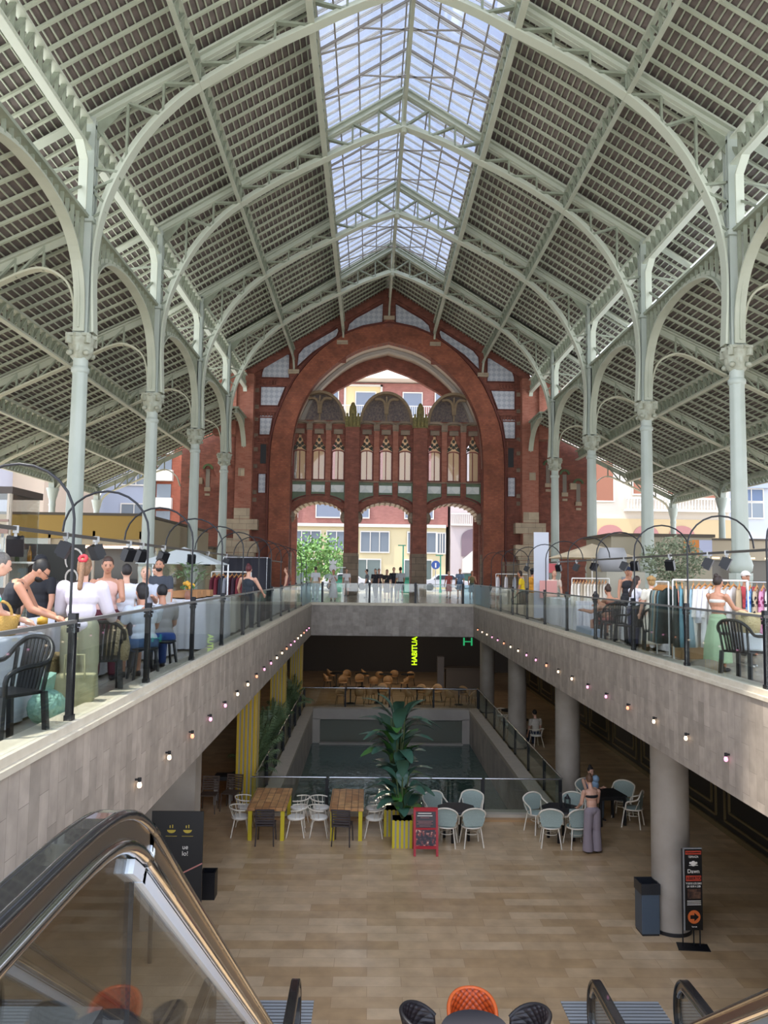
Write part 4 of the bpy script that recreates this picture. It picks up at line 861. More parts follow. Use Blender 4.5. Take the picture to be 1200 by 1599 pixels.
def shellchair():
    t = empty('shell_chair'); MB().lathe([(.001, .42), (.2, .42), (.23, .45), (.2, .48), (.001, .48)], n=16).build('seat', TAN, t)
    pts = [(.24*math.sin(R(a)), -.24*math.cos(R(a))) for a in range(-100, 101, 20)]
    vs = []; fs = []
    for x, y in pts:
        h = .62+.2*max(0, -y/.24)
        for z, k in ((.46, .9), ((.46+h)/2, 1.0), (h, 1.05)): vs.append((x*k, y*k, z))
    for i in range(len(pts)-1):
        for j in range(2): a = i*3+j; fs.append((a, a+1, a+4, a+3))
    o = MB().add(vs, fs, True).build('backrest', TAN, t); sm = o.modifiers.new('t', 'SOLIDIFY'); sm.thickness = .025
    legs(t, [((x*.7, y*.7), (x, y)) for x, y in ((-.22, -.2), (.22, -.2), (.22, .2), (-.22, .2))], .43, .012, BLK); return t
def monobloc():
    t = empty('plastic_chair'); MB().plate([(-.21, -.2), (.21, -.2), (.24, .22), (-.24, .22)], [], lambda x, y: (x, y, .42), lambda x, y: (x, y, .45)).build('seat', BLACKP, t, bevel=.01)
    h = smooth([(-.26, .2, .44), (-.28, .2, .6), (-.28, .05, .66), (-.27, -.16, .68), (-.24, -.25, .78), (-.14, -.29, .86), (0, -.3, .88), (.14, -.29, .86), (.24, -.25, .78), (.27, -.16, .68), (.28, .05, .66), (.28, .2, .6), (.26, .2, .44)], 3)
    MB().tube(h, .022, 8).build('arm_frame', BLACKP, t)
    m = MB()
    for k in range(7): x = -.15+.05*k; m.bar((x*.85, -.2, .44), (x, -.29, .86-.8*x*x), .028, .014, (1, 0, 0))
    m.bar((-.2, -.2, .44), (-.22, -.26, .78), .03, .02).bar((.2, -.2, .44), (.22, -.26, .78), .03, .02); m.build('slatted_back', BLACKP, t)
    for x, y in ((-.22, -.2), (.22, -.2), (.25, .21), (-.25, .21)): MB().bar((x, y, .44), (x*1.08, y*1.15, 0), .055, .035, (1, 0, 0)).build('leg', BLACKP, t)
    return t
BLACKP = mat('black plastic', '141519', .4)
def table(name, w_, d_, h, th, lw, mt, ml, label, cat='table', loc=(0, 0, 0), rz=0, group=None):
    t = empty(name, loc, rz, label, cat, group); MB().box((-w_/2, -d_/2, h-th), (w_/2, d_/2, h)).build('tabletop', mt, t, bevel=.006)
    for x, y in ((-1, -1), (1, -1), (1, 1), (-1, 1)):
        cx, cy = x*(w_/2-lw*.8), y*(d_/2-lw*.8); MB().box((cx-lw/2, cy-lw/2, 0), (cx+lw/2, cy+lw/2, h-th)).build('leg', ml, t)
    MB().box((-w_/2+.05, -d_/2+.05, h-th-.07), (w_/2-.05, d_/2-.05, h-th)).build('apron', mt, t) if th < .06 else None
    return t
PROTO = {}
def put(kind, x, y, z, rz, label, cat='chair', group=None):
    """rz in degrees; chairs face +y before turning"""
    if kind not in PROTO: o = PROTO[kind] = {'arm': armchair, 'slat': lambda: slatchair(DK), 'brown': lambda: slatchair(BRN, 'cafe_chair'), 'bistro': bistro, 'shell': shellchair, 'mono': monobloc}[kind]()
    else: o = copy_tree(PROTO[kind])
    o.location = (x, y, z); o.rotation_euler.z = R(rz); return tag(o, label, cat, group)
g1 = 'chairs round the wooden tables'
table('dining_table', .9, 1.75, .75, .07, .09, WOODT, YL, 'reclaimed wood table with yellow legs, the left of two by the pool', loc=(-3.42, 20.0, ZL))
table('dining_table', .8, 1.7, .75, .07, .09, WOODT, YL, 'reclaimed wood table with yellow legs, the right of two by the pool', loc=(-1.55, 20.0, ZL))
for i, cx in enumerate((-3.42, -1.55)):
    w1 = ['left', 'right'][i]
    for j, (dx, dy, rz) in enumerate(((-.66, -.45, -90), (-.66, .35, -90), (.66, -.45, 90), (.66, .35, 90))):
        put('arm', cx+dx, 20.0+dy, ZL, rz+random.uniform(-8, 8), f'white spindle armchair at the {w1} wooden table, '+['near left', 'far left', 'near right', 'far right'][j]+' seat', group=g1)
    put('slat', cx+(.02 if i == 0 else -.08), 19.0, ZL, 0 if i == 0 else -8, f'dark slatted chair at the near end of the {w1} wooden table', group=g1)
put('slat', -1.15, 19.05, ZL, 6, 'dark slatted chair tucked beside the other at the right wooden table') if False else None
def octo(x, y, label, r=.46):
    t = empty('cafe_table', (x, y, ZL), R(22), label, 'table'); MB().lathe([(r, .70), (r+.01, .71), (r, .735)], n=8, smooth=False).build('tabletop', BLK, t)
    for a in (45, 135, 225, 315): MB().cbox((.3*math.cos(R(a)), .3*math.sin(R(a)), .35), (.05, .05, .7)).build('leg', BLK, t)
octo(1.05, 19.35, 'dark eight-sided cafe table beside the red menu board'); octo(3.55, 19.4, 'dark eight-sided cafe table with a lantern, near the standing woman')
gb = 'blue green bistro chairs'
for x, y, rz, l in ((.62, 20.0, 200, 'blue green bistro chair behind the left cafe table, left one'), (1.5, 20.1, 165, 'blue green bistro chair behind the left cafe table, right one'), (.78, 18.95, -12, 'blue green bistro chair seen from behind beside the red menu board'), (1.36, 18.95, 8, 'blue green bistro chair seen from behind, right of the left cafe table leg'),
                    (3.1, 19.95, 205, 'blue green bistro chair by the glass rail at the lantern table'), (4.0, 20.0, 165, 'blue green bistro chair at the lantern table beside the concrete column'), (3.2, 18.95, -8, 'blue green bistro chair seen from behind at the lantern table'), (3.8, 18.95, 10, 'blue green bistro chair with a jacket, next to the standing woman'),
                    (5.6, 21.2, 150, 'shaded bistro chair behind the square black table at the right'), (5.62, 20.45, 60, 'shaded bistro chair at the right of the square black table'), (4.75, 21.35, 200, 'bistro chair under the seated woman behind the square black table')):
    put('bistro', x, y, ZL, rz, l, group=gb)
table('cafe_table', .75, .75, .74, .04, .06, BLK, BLK, 'square black cafe table in the shade behind the standing woman', loc=(5.05, 20.75, ZL), rz=R(10))
t = empty('lantern', (3.72, 19.45, ZL+.735), label='black candle lantern standing on the right cafe table', cat='lantern')
m = MB().box((-.06, -.06, 0), (.06, .06, .02)).box((-.06, -.06, .2), (.06, .06, .22))
for x in (-.055, .055):
    for y in (-.055, .055): m.box((x-.008, y-.008, 0), (x+.008, y+.008, .2))
m.lathe([(.06, .22), (.02, .28), (.02, .3)], n=4).build('frame', BLK, t); MB().box((-.05, -.05, .02), (.05, .05, .19)).build('glass', GLASS, t)
MB().tube([(-.16, -.02, 0), (-.16, -.02, .34)], .03, 8).build('bottle', BLK, t)
o = MB().obox((3.82, 19.0, ZL+.62), (.34, .12, .4), (0, 0, .2)).obox((3.8, 18.86, ZL+.42), (.3, .06, .42), (.15, 0, .2)).build('jacket', BG, bevel=.05); tag(o, 'teal jacket slung over the chair beside the standing woman', 'jacket')

# striped planters with tall broad-leaved plants
LEAF = mat('dark glossy leaf', '476a58', .3, noise=(3, .7, '2f5042')); LEAF2 = mat('fresh green leaf', '4a7a35', .4, noise=(3, .6, '34602a')); STEM = mat('plant stem', '4d5a33', .6)
def leafmesh(mb, base, tip, w_, bend=.15, n=5):
    """one long blade, folded along its rib"""
    b2, t_ = Vector(base), Vector(tip); d = t_-b2; ln = d.length; side = d.cross(Vector((0, 0, 1))); side = side.normalized() if side.length > 1e-3 else Vector((1, 0, 0)); upv = side.cross(d).normalized()
    k = len(mb.v); vs = []; fs = []
    for i in range(n+1):
        f = i/n; p = b2+d*f+upv*(bend*ln*math.sin(PI*f)) - Vector((0, 0, bend*ln*f*f)); ww = w_*math.sin(PI*min(1, f*.92+.04))**.8
        vs += [p-side*ww/2+upv*ww*.12, p, p+side*ww/2+upv*ww*.12]
    for i in range(n): a = i*3; fs += [(a, a+1, a+4, a+3), (a+1, a+2, a+5, a+4)]
    mb.add(vs, fs, True)
def striped_planter(x, y, label):
    t = empty('striped_planter', (x, y, ZL), label=label, cat='planter'); MB().box((-.23, -.23, 0), (.23, .23, .60)).build('box', GRY, t)
    for k in range(5): MB().box((-.24+.1*k, -.25, 0), (-.18+.1*k, -.23, .62)).build('slat', YL, t)
    for k in range(4): MB().box((.23, -.2+.11*k, 0), (.25, -.14+.11*k, .62)).build('slat', YL, t)
    MB().box((-.22, -.22, .56), (.22, .22, .6)).build('soil', mat('bark soil', '3a2a20', .9, noise=(20, .6, '5a4030')), t)
striped_planter(-.25, 18.95, 'yellow and grey striped planter nearest, next to the red menu board'); striped_planter(-.42, 19.75, 'yellow and grey striped planter standing behind the first')
random.seed(11)
for (bx, by, h, n, lab) in ((-.25, 18.95, 2.0, 22, 'low leafy plant in the nearer striped planter'), (-.36, 19.75, 3.2, 64, 'tall dark plant with broad paddle leaves in the rear striped planter')):
    t = empty('potted_plant', (bx, by, ZL+.6), label=lab, cat='plant'); mb = MB(); ms = MB(); m2 = MB()
    for i in range(n):
        a = random.uniform(0, 2*PI); hh = random.uniform(.15, 1)*(h-1.0); rad = .12+.25*random.random(); p = (rad*math.cos(a)*.6, rad*math.sin(a)*.6, hh)
        ln = random.uniform(.55, .95) if h > 2.5 else random.uniform(.4, .7); el = random.uniform(-.1, 1.1); q = (p[0]+ln*math.cos(a)*math.cos(el), p[1]+ln*math.sin(a)*math.cos(el), p[2]+ln*math.sin(el))
        leafmesh(mb if random.random() < .85 else m2, p, q, random.uniform(.24, .38), .12); ms.tube([(0.03*math.cos(a), .03*math.sin(a), 0), p], .014, 5)
    mb.build('leaves', LEAF, t); m2.build('fresh_leaves', LEAF2, t); ms.build('stems', STEM, t)

# red A-frame board
t = empty('menu_board', (.25, 18.3, ZL), label='red wooden A-frame menu board with dark food posters', cat='sign'); RED = mat('red painted wood', 'a81f2b', .5)
m = MB()
for s in (-1, 1): m.bar((s*.25, -.1, 0), (s*.25, .1, .98), .05, .06, (1, 0, 0))
m.bar((-.27, .095, .96), (.27, .095, .96), .08, .06, (0, 0, 1)).bar((-.27, -.06, .18), (.27, -.06, .18), .06, .05, (0, 0, 1)).bar((-.27, .02, .56), (.27, .02, .56), .04, .03, (0, 0, 1)); m.build('front_frame', RED, t)
m = MB()
for s in (-1, 1): m.bar((s*.25, .38, 0), (s*.25, .12, .96), .05, .03, (1, 0, 0))
m.build('rear_frame', RED, t)
rx = math.atan2(.98, .2)
ph = bpy.data.materials.new('food poster'); ph.use_nodes = True; n_ = ph.node_tree.nodes; t_ = n_.new('ShaderNodeTexNoise'); t_.inputs['Scale'].default_value = 14; r_ = n_.new('ShaderNodeValToRGB')
for p_, c_2 in ((.35, '1c1720'), (.5, '3a2c36'), (.6, '9a4438'), (.68, 'd8c2a8')):
    e_ = r_.color_ramp.elements.new(p_); e_.color = (*hexc(c_2), 1)
r_.color_ramp.elements[0].color = (*hexc('15141c'), 1); r_.color_ramp.elements[-1].color = (*hexc('d8c2a8'), 1)
g_ = n_.new('ShaderNodeNewGeometry'); ph.node_tree.links.new(g_.outputs['Position'], t_.inputs['Vector']); ph.node_tree.links.new(t_.outputs['Fac'], r_.inputs[0]); ph.node_tree.links.new(r_.outputs[0], n_['Principled BSDF'].inputs['Base Color'])
MB().bar((0, -.055, .21), (0, .015, .54), .46, .015, (1, 0, 0)).build('lower_poster', ph, t); MB().bar((0, .025, .58), (0, .09, .93), .46, .015, (1, 0, 0)).build('upper_poster', mat('dark menu paper', '2a2228', .4), t)
PALE = mat('pale print', 'd8d0c6', .5)
for k, (z, w_) in enumerate(((.88, .3), (.83, .34), (.79, .2), (.72, .36), (.69, .3), (.66, .36), (.62, .25))):
    MB().bar((-w_/2-.02, .2*(z)-.1-.012, z), (w_/2-.02, .2*z-.1-.012, z), .02 if k < 2 else .012, .004, (0, 0, 1)).build('print_line', PALE if k < 2 else mat('rose print', '9c6a68', .5), t)

# bin and tall black sign by the column
t = empty('waste_bin', (3.9, 14.5, ZL), R(2), 'blue grey square waste bin with black bag beside the near right column', 'bin')
MB().box((-.16, -.17, 0.03), (.16, .17, .72)).build('body', mat('blue grey metal', '4d5a68', .4, .3), t, bevel=.01); MB().box((-.15, -.16, 0), (.15, .16, .04)).build('plinth', DARK, t)
m = MB().plate(rect(-.17, -.18, .17, .18), [rect(-.14, -.15, .14, .15)], lambda x, y: (x, y, .70), lambda x, y: (x, y, .88)); m.build('rim', mat('black bin rim', '1f2126', .4), t)
t = empty('totem_sign', (4.48, 13.95, ZL), R(3), 'tall narrow black sign with an orange arrow on a black stand', 'sign')
BK = mat('sign black', '0e0d0f', .35); ORG = mat('sign orange', 'c8622a', .5); RDO = mat('sign red orange', 'b8402a', .5)
MB().xy([(-.3, -.12), (.22, -.2), (.28, .06), (-.22, .16)], 0, .012).build('base_plate', BLACKM, t)
for x in (-.17, .02, .13): MB().tube([(x, 0, 0), (x, 0, .3 if x != -.17 else 1.62)], .011, 8).build('rod', BLACKM, t)
MB().box((-.14, -.03, .28), (.17, .0, 1.62)).build('panel', BK, t); MB().box((-.15, -.032, .28), (-.14, .002, 1.64)).box((-.15, -.032, 1.62), (.175, .002, 1.635)).build('panel_edge', mat('grey panel edge', '8e8e8e', .4), t)
F0 = (R(90), 0, 0); yy = -.034
MB().box((-.12, -.034, 1.53), (.155, -.03, 1.59)).build('top_banner', RDO, t)
text('lettering', 'PLANTA INFERIOR', .034, BK, t, (.017, yy-.003, 1.56), F0, sx=.9); text('lettering', 'TERRAZA', .05, PALE, t, (.017, yy, 1.49), F0, sx=.85)
text('lettering', 'Dawn', .09, PALE, t, (.017, yy, 1.25), F0); MB().ball((.017, -.035, 1.38), (.045, .006, .045)).ball((-.035, -.035, 1.39), (.02, .005, .02)).ball((.07, -.035, 1.39), (.02, .005, .02)).box((-.06, -.036, 1.345), (.095, -.032, 1.355)).build('emblem', PALE, t)
MB().box((-.115, -.034, 1.09), (.15, -.03, 1.18)).build('open_banner', RDO, t); text('lettering', 'ABIERTO', .075, BK, t, (.017, yy-.003, 1.135), F0, sx=.85)
text('lettering', 'TODOS LOS DIAS', .045, PALE, t, (.017, yy, 1.05), F0, sx=.78); text('lettering', 'DE 18.00 A 2.00', .045, PALE, t, (.017, yy, 1.0), F0, sx=.8)
MB().box((-.09, -.033, .8), (.14, -.03, .96)).build('photo_print', mat('dark food print', '2a1a16', .5, noise=(18, .9, '6a4a38')), t)
for k in range(3): MB().box((-.1, -.034, .755-.03*k), (.14, -.031, .767-.03*k)).build('print_line', PALE, t)
MB().xz([(.017+.11*math.cos(R(a)), .5+.11*math.sin(R(a))) for a in range(0, 360, 15)], -.034, -.031).build('orange_disc', ORG, t)
MB().xz([(-.05, .47), (.02, .47), (.02, .43), (.1, .5), (.02, .57), (.02, .53), (-.05, .53)], -.038, -.034).build('arrow', BK, t)
text('lettering', 'Terraza', .03, PALE, t, (.017, yy, .34), F0)

# left side under the slab
put('brown', -5.2, 21.4, ZL, 180, 'brown chair in the shade beside a grey post, left one'); put('brown', -4.65, 21.6, ZL, 170, 'brown chair in the shade against the striped pillar')
table('cafe_table', .5, .5, .74, .04, .06, BLK, mat('grey post', '9a9690', .6), 'small shaded table between the two brown chairs', loc=(-4.95, 22.2, ZL))
t = empty('menu_poster', (-4.05, 13.3, ZL), R(0), 'black upright poster with small yellow food icons behind the left escalator', 'sign')
MB().box((-.5, -.03, .9), (.33, 0, 2.37)).build('panel', BK, t); MB().box((-.5, -.02, 0), (-.44, .02, .9)).box((.27, -.02, 0), (.33, .02, .9)).build('leg', BLACKM, t)
YI = mat('yellow icon', 'b9a13a', .5)
for x in (-.18, .08): MB().xz([(x+.07*math.cos(R(a)), 2.08+.05*math.sin(R(a))) for a in range(180, 361, 20)], -.034, -.03).box((x-.03, -.034, 2.11), (x-.015, -.03, 2.15)).box((x+.01, -.034, 2.11), (x+.025, -.03, 2.16)).box((x-.09, -.034, 1.98), (x+.09, -.03, 1.985)).build('icon', YI, t)
text('lettering', 'ue\nlo!', .1, PALE, t, (.05, -.034, 1.76), F0); MB().bar((.0, -.034, 1.4), (.33, -.034, 1.56), .02, .004, (0, 0, 1)).build('pink_line', mat('pink line', 'b5756c', .5), t)
o = MB().plate(rect(-.14, -.14, .14, .14), [rect(-.11, -.11, .11, .11)], lambda x, y: (x-4.1, y+15.9, ZL), lambda x, y: (x-4.1, y+15.9, ZL+.5)).box((-4.23, 15.77, ZL), (-3.97, 16.03, ZL+.2)).build('waste_bin', BLACKM); tag(o, 'small black open bin on the floor below the black poster', 'bin')
for k, (ya, yb) in enumerate(((22.8, 29.3), (30.3, 36.6))): tag(MB().plate(rect(-4.65, ya, -4.1, yb), [rect(-4.6, ya+.05, -4.15, yb-.05)], lambda x, y: (x, y, ZL), lambda x, y: (x, y, ZL+.5)).box((-4.6, ya+.05, ZL), (-4.15, yb-.05, ZL+.42)).build('long_planter', mat('dark planter', '2b2a28', .6)), 'long dark planter box left of the pool, '+['before', 'beyond'][k]+' the middle striped pillar', 'planter')
t_l = ['in front of the first striped pillar', 'just past the first striped pillar', 'halfway to the second pillar', 'by the second striped pillar', 'past the second pillar', 'by the third striped pillar', 'at the far end of the planter']
PALM = mat('dark palm frond', '6c8058', .45, noise=(2, .6, '4a5f42'))
random.seed(5)
for k in range(7):
    y = (23.6, 25.4, 27.0, 28.6, 31.0, 33.4, 35.6)[k]; t = empty('palm_plant', (-4.38, y, ZL+.42), label='feathery dark green palm '+t_l[k], cat='plant', group='palms along the left of the pool'); mb = MB(); ms = MB()
    for i in range(24):
        a = random.uniform(0, 2*PI); el = random.uniform(.4, 1.4); ln = random.uniform(1.1, 2.1); pts = []
        for j in range(7):
            f = j/6; pts.append(Vector((math.cos(a)*ln*f*math.cos(el)*.55, math.sin(a)*ln*f*math.cos(el), ln*f*math.sin(el)*1.15-.55*ln*f*f*.7)))
        ms.tube(pts, [.014]*6+[.004], 5)
        for j in range(1, 7):
            for f2 in (0, .5):
                p = pts[j-1].lerp(pts[j], f2) ; d = (pts[j]-pts[j-1]).normalized(); sd = d.cross(Vector((0, 0, 1))).normalized()
                for s in (-1, 1): q = p+(sd*s*.8+d*.5)*.34*math.sin(PI*min(.95, .15+j/8)); mb.add([p, p+d*.04, q+Vector((0, 0, -.1))], [(0, 1, 2)]); mb.add([p+d*.05, p+d*.09, q+d*.1+Vector((0, 0, -.12))], [(0, 1, 2)])
    mb.build('fronds', PALM, t); ms.build('stems', STEM, t)
for k in range(3):
    t = empty('bar_lamp', (-8.5, 19.5+k*2.6, -2.7), label='dim amber glowing panel in the shaded left bar, '+nth(k)+' from the near side', cat='lamp', group='amber panels in the left bar')
    MB().box((-.05, -1.0, -.3), (0, 1.0, .3)).build('glowing_panel', mat('amber glow', 'c8742a', .5, emit=.9), t); MB().box((-.1, -1.08, -.38), (-.05, 1.08, .38)).build('frame', DARK, t)
o = MB().box((-8.9, 18.2, ZL), (-7.9, 26.5, ZL+1.05)).build('bar_counter', mat('brown bar front', '5a3c22', .5)); tag(o, 'brown bar counter in the shade on the left of the lower floor', 'counter')

# far restaurant
rnd = random.Random(3)
fr = [(-2.36, 38.5, 180), (-1.46, 38.5, 0), (-.95, 39.0, -60), (-.34, 39.9, 180), (-.12, 38.6, 60), (.92, 38.5, -60), (1.54, 39.7, 180), (1.8, 38.7, 60), (2.36, 39.8, 180), (2.85, 38.3, -50), (3.6, 39.2, 180), (4.0, 38.7, 60)]
bk = [(-3.25, 43.65), (-3.15, 45.7), (-2.39, 42.9), (-2.25, 45.2), (-1.52, 43.5), (-1.21, 45.8), (-.76, 42.8), (-.43, 45.0), (0, 42.85), (.42, 45.7), (.87, 42.9), (1.33, 45.2)]
for k, (x, y, r) in enumerate(fr): put('shell', x, y, ZL, r+rnd.uniform(-15, 15), f'tan shell chair just behind the far pool rail, {nth(k)} from the left', group='tan chairs in the front row of the restaurant')
for k, (x, y) in enumerate(bk): put('shell', x, y, ZL, rnd.choice((0, 180, 90, -90)), f'tan shell chair at the back of the dark restaurant, {nth(k)} from the left', group='tan chairs at the back of the restaurant')
for k, (x, y) in enumerate(((-1.9, 38.9), (-.55, 39.1), (1.3, 38.9), (3.3, 38.8), (-2.8, 44.4), (-1.4, 44.4), (-.1, 44.2), (1.1, 44.2))):
    t = empty('restaurant_table', (x, y, ZL), label='round dark pedestal table in the far restaurant, '+nth(k)+' '+('front row' if k < 4 else 'back row'), cat='table', group='restaurant tables'); MB().lathe([(.36, .72), (.37, .74), (.36, .76)], n=20).build('tabletop', BLK, t); MB().lathe([(.22, 0), (.22, .02), (.03, .05), (.03, .72)], n=12).build('pedestal', BLK, t)
o = MB().box((3.2, 44.0, ZL), (5.2, 44.8, ZL+1.1)).box((3.1, 43.9, ZL+1.1), (5.3, 44.9, ZL+1.15)).build('service_counter', mat('grey brown counter', '5e564e', .6)); tag(o, 'grey brown service counter at the right of the dark restaurant', 'counter')
o = MB().box((2.75, 44.2, ZL), (3.1, 44.7, ZL+1.7)).build('cabinet', mat('grey cabinet', '6c6a6c', .5)); tag(o, 'narrow grey cabinet standing left of the service counter', 'cabinet')
NEON = mat('yellow green neon', 'c8f000', .4, emit=1.1)
t = empty('neon_sign', (1.15, 38.6, -2.15), label='vertical yellow green glowing name sign hanging above the far rail', cat='sign'); text('lettering', 'HABITUAL', .36, NEON, t, (0, -.03, 0), (R(90), R(-90), 0), .03, sx=.9, bold=.007); MB().box((-.04, 0, -.75), (.04, .03, 1.5)).build('hanger', DARK, t)
t = empty('green_sign', (3.7, 38.6, -1.78), label='green square-lettered sign under the far right corner of the slab', cat='sign'); text('lettering', 'H', .55, mat('green sign light', '2fbf76', .4, emit=.6), t, (0, -.02, 0), F0, .02, sx=1.4); MB().box((-.03, 0, .0), (.03, .03, .95)).build('hanger', DARK, t)
o = empty('ceiling_lamp', (-.2, 46, -1.35), label='cluster of dark floating shelves with white books over the restaurant', cat='shelf')
MB().box((-2.0, 5.0, -1.1), (2.4, 5.3, .2)).build('backboard', BLK, o)
m = MB()
for k in range(16): x = -1.7+.25*k; m.box((x, 4.9, -.3-.25*((k*7) % 3)), (x+.2, 5.0, -.2-.25*((k*7) % 3)))
m.build('white_books', PALE, o); o.name = 'wall_shelf'
for x, y in ((-1.5, 40.5), (2.0, 40.5), (0, 45)):  # unseen lamps added to brighten the dark restaurant
    t = empty('added_fill_lamp', (x, y, -.8), label='added warm fill lamp over the restaurant, '+{-1.5: 'left', 2.0: 'right', 0: 'rear'}[x]+' one', cat='lamp'); MB().lathe([(.02, 0), (.02, -.3), (.16, -.4), (.16, -.42)], n=14).build('shade', DARK, t); MB().ball((0, 0, -.42), .05).build('bulb', mat('warm lamp', 'ffcf9a', .4, emit=6), t)
    l_ = bpy.data.lights.new('restaurant fill light', 'POINT'); l_.energy = 70; l_.color = (1, .8, .6); l_.shadow_soft_size = .1; lo_ = bpy.data.objects.new('lamp_light', l_); COL.objects.link(lo_); lo_.location = (0, 0, -.5); lo_.parent = t
# aisle of the lower floor on the right: bistro tables by the rail
for k, (x, y) in enumerate(((4.75, 33.0), (4.75, 31.0))):
    put('arm', x-.25, y-.5, ZL, 0, f'white chair by the right pool rail, {["farther", "nearer"][k]} table, near seat'); put('arm', x-.25, y+.6, ZL, 180, f'white chair by the right pool rail, {["farther", "nearer"][k]} table, far seat')
    t = empty('cafe_table', (x, y+.05, ZL), label=f'dark round table by the right pool rail, {["farther", "nearer"][k]} one', cat='table'); MB().lathe([(.36, .7), (.36, .74)], n=16).build('tabletop', BLK, t); MB().lathe([(.2, 0), (.03, .04), (.03, .7)], n=10).build('pedestal', BLK, t)
put('arm', 5.1, 29.6, ZL, 20, 'pale chair under the seated man beyond the third column')

# seats at the foot of the frame
def tub(m_, rim):
    t = empty('tub_chair'); MB().lathe([(.001, .40), (.22, .40), (.25, .44), (.22, .48), (.001, .49)], n=20).build('seat', m_, t)
    vs = []; fs = []; N = 24
    for i in range(N+1):
        a = R(-105+210*i/N); h = .80-.2*(abs(i-N/2)/(N/2))**2.5
        for j in range(5): f = j/4; k = .23+.06*f; vs.append((k*math.sin(a)*1.05, -k*math.cos(a)*1.1-.03*f, .44+(h-.44)*f))
    for i in range(N):
        for j in range(4): a = i*5+j; fs.append((a, a+1, a+6, a+5))
    o = MB().add(vs, fs, True).build('quilted_back', m_, t); s_ = o.modifiers.new('t', 'SOLIDIFY'); s_.thickness = .05; s_.offset = 0
    MB().tube([vs[i*5+4] for i in range(N+1)], .027, 8).build('rim', rim, t)
    legs(t, [((x*.7, y*.7), (x, y)) for x, y in ((-.22, -.22), (.22, -.22), (.22, .22), (-.22, .22))], .42, .014, BLK); return t
def quilt(name, c1, c2):
    m = mat(name, c1, .45); n = m.node_tree.nodes; l = m.node_tree.links.new; b = n['Principled BSDF']
    tc_ = n.new('ShaderNodeTexCoord'); mp = n.new('ShaderNodeMapping'); mp.inputs['Rotation'].default_value = (0, R(45), 0); mp.inputs['Scale'].default_value = (18, 0, 18); l(tc_.outputs['Object'], mp.inputs[0])
    ck = n.new('ShaderNodeTexVoronoi'); ck.inputs['Randomness'].default_value = 0; ck.inputs['Scale'].default_value = 1; l(mp.outputs[0], ck.inputs['Vector'])
    bp = n.new('ShaderNodeBump'); bp.inputs['Strength'].default_value = 1; bp.inputs['Distance'].default_value = .02; bp.invert = True; l(ck.outputs['Distance'], bp.inputs['Height']); l(bp.outputs[0], b.inputs['Normal'])
    rp = n.new('ShaderNodeValToRGB'); rp.color_ramp.elements[0].position = .3; rp.color_ramp.elements[1].position = .62; rp.color_ramp.elements[0].color = (*hexc(c1), 1); rp.color_ramp.elements[1].color = (*hexc(c2), 1); l(ck.outputs['Distance'], rp.inputs[0]); l(rp.outputs[0], b.inputs['Base Color']); return m
QO, QB = quilt('quilted orange vinyl', 'c4501c', '7a2a10'), quilt('quilted black vinyl', '2c272b', '141114')
o = tub(QO, mat('orange piping', 'd9642a', .5)); o.location = (.3, 10.62, ZL); o.rotation_euler.z = PI; tag(o, 'orange quilted tub chair at the round table in the foreground', 'chair')
k_ = tub(QB, mat('black piping', '2a2729', .5)); k_.location = (-.28, 10.4, ZL); k_.rotation_euler.z = R(-100); tag(k_, 'black quilted tub chair left of the orange chair', 'chair', 'black tub chairs')
k2 = copy_tree(k_); k2.location = (.88, 10.36, ZL); k2.rotation_euler.z = R(100); tag(k2, 'black quilted tub chair right of the orange chair', 'chair', 'black tub chairs')
t = empty('round_table', (.26, 10.12, ZL), label='round charcoal table top at the bottom edge before the orange chair', cat='table'); MB().lathe([(.4, .73), (.41, .745), (.4, .76)], n=40).build('tabletop', mat('charcoal top', '35343a', .5), t); MB().lathe([(.25, 0), (.25, .02), (.035, .05), (.035, .73)], n=16).build('pedestal', BLK, t)

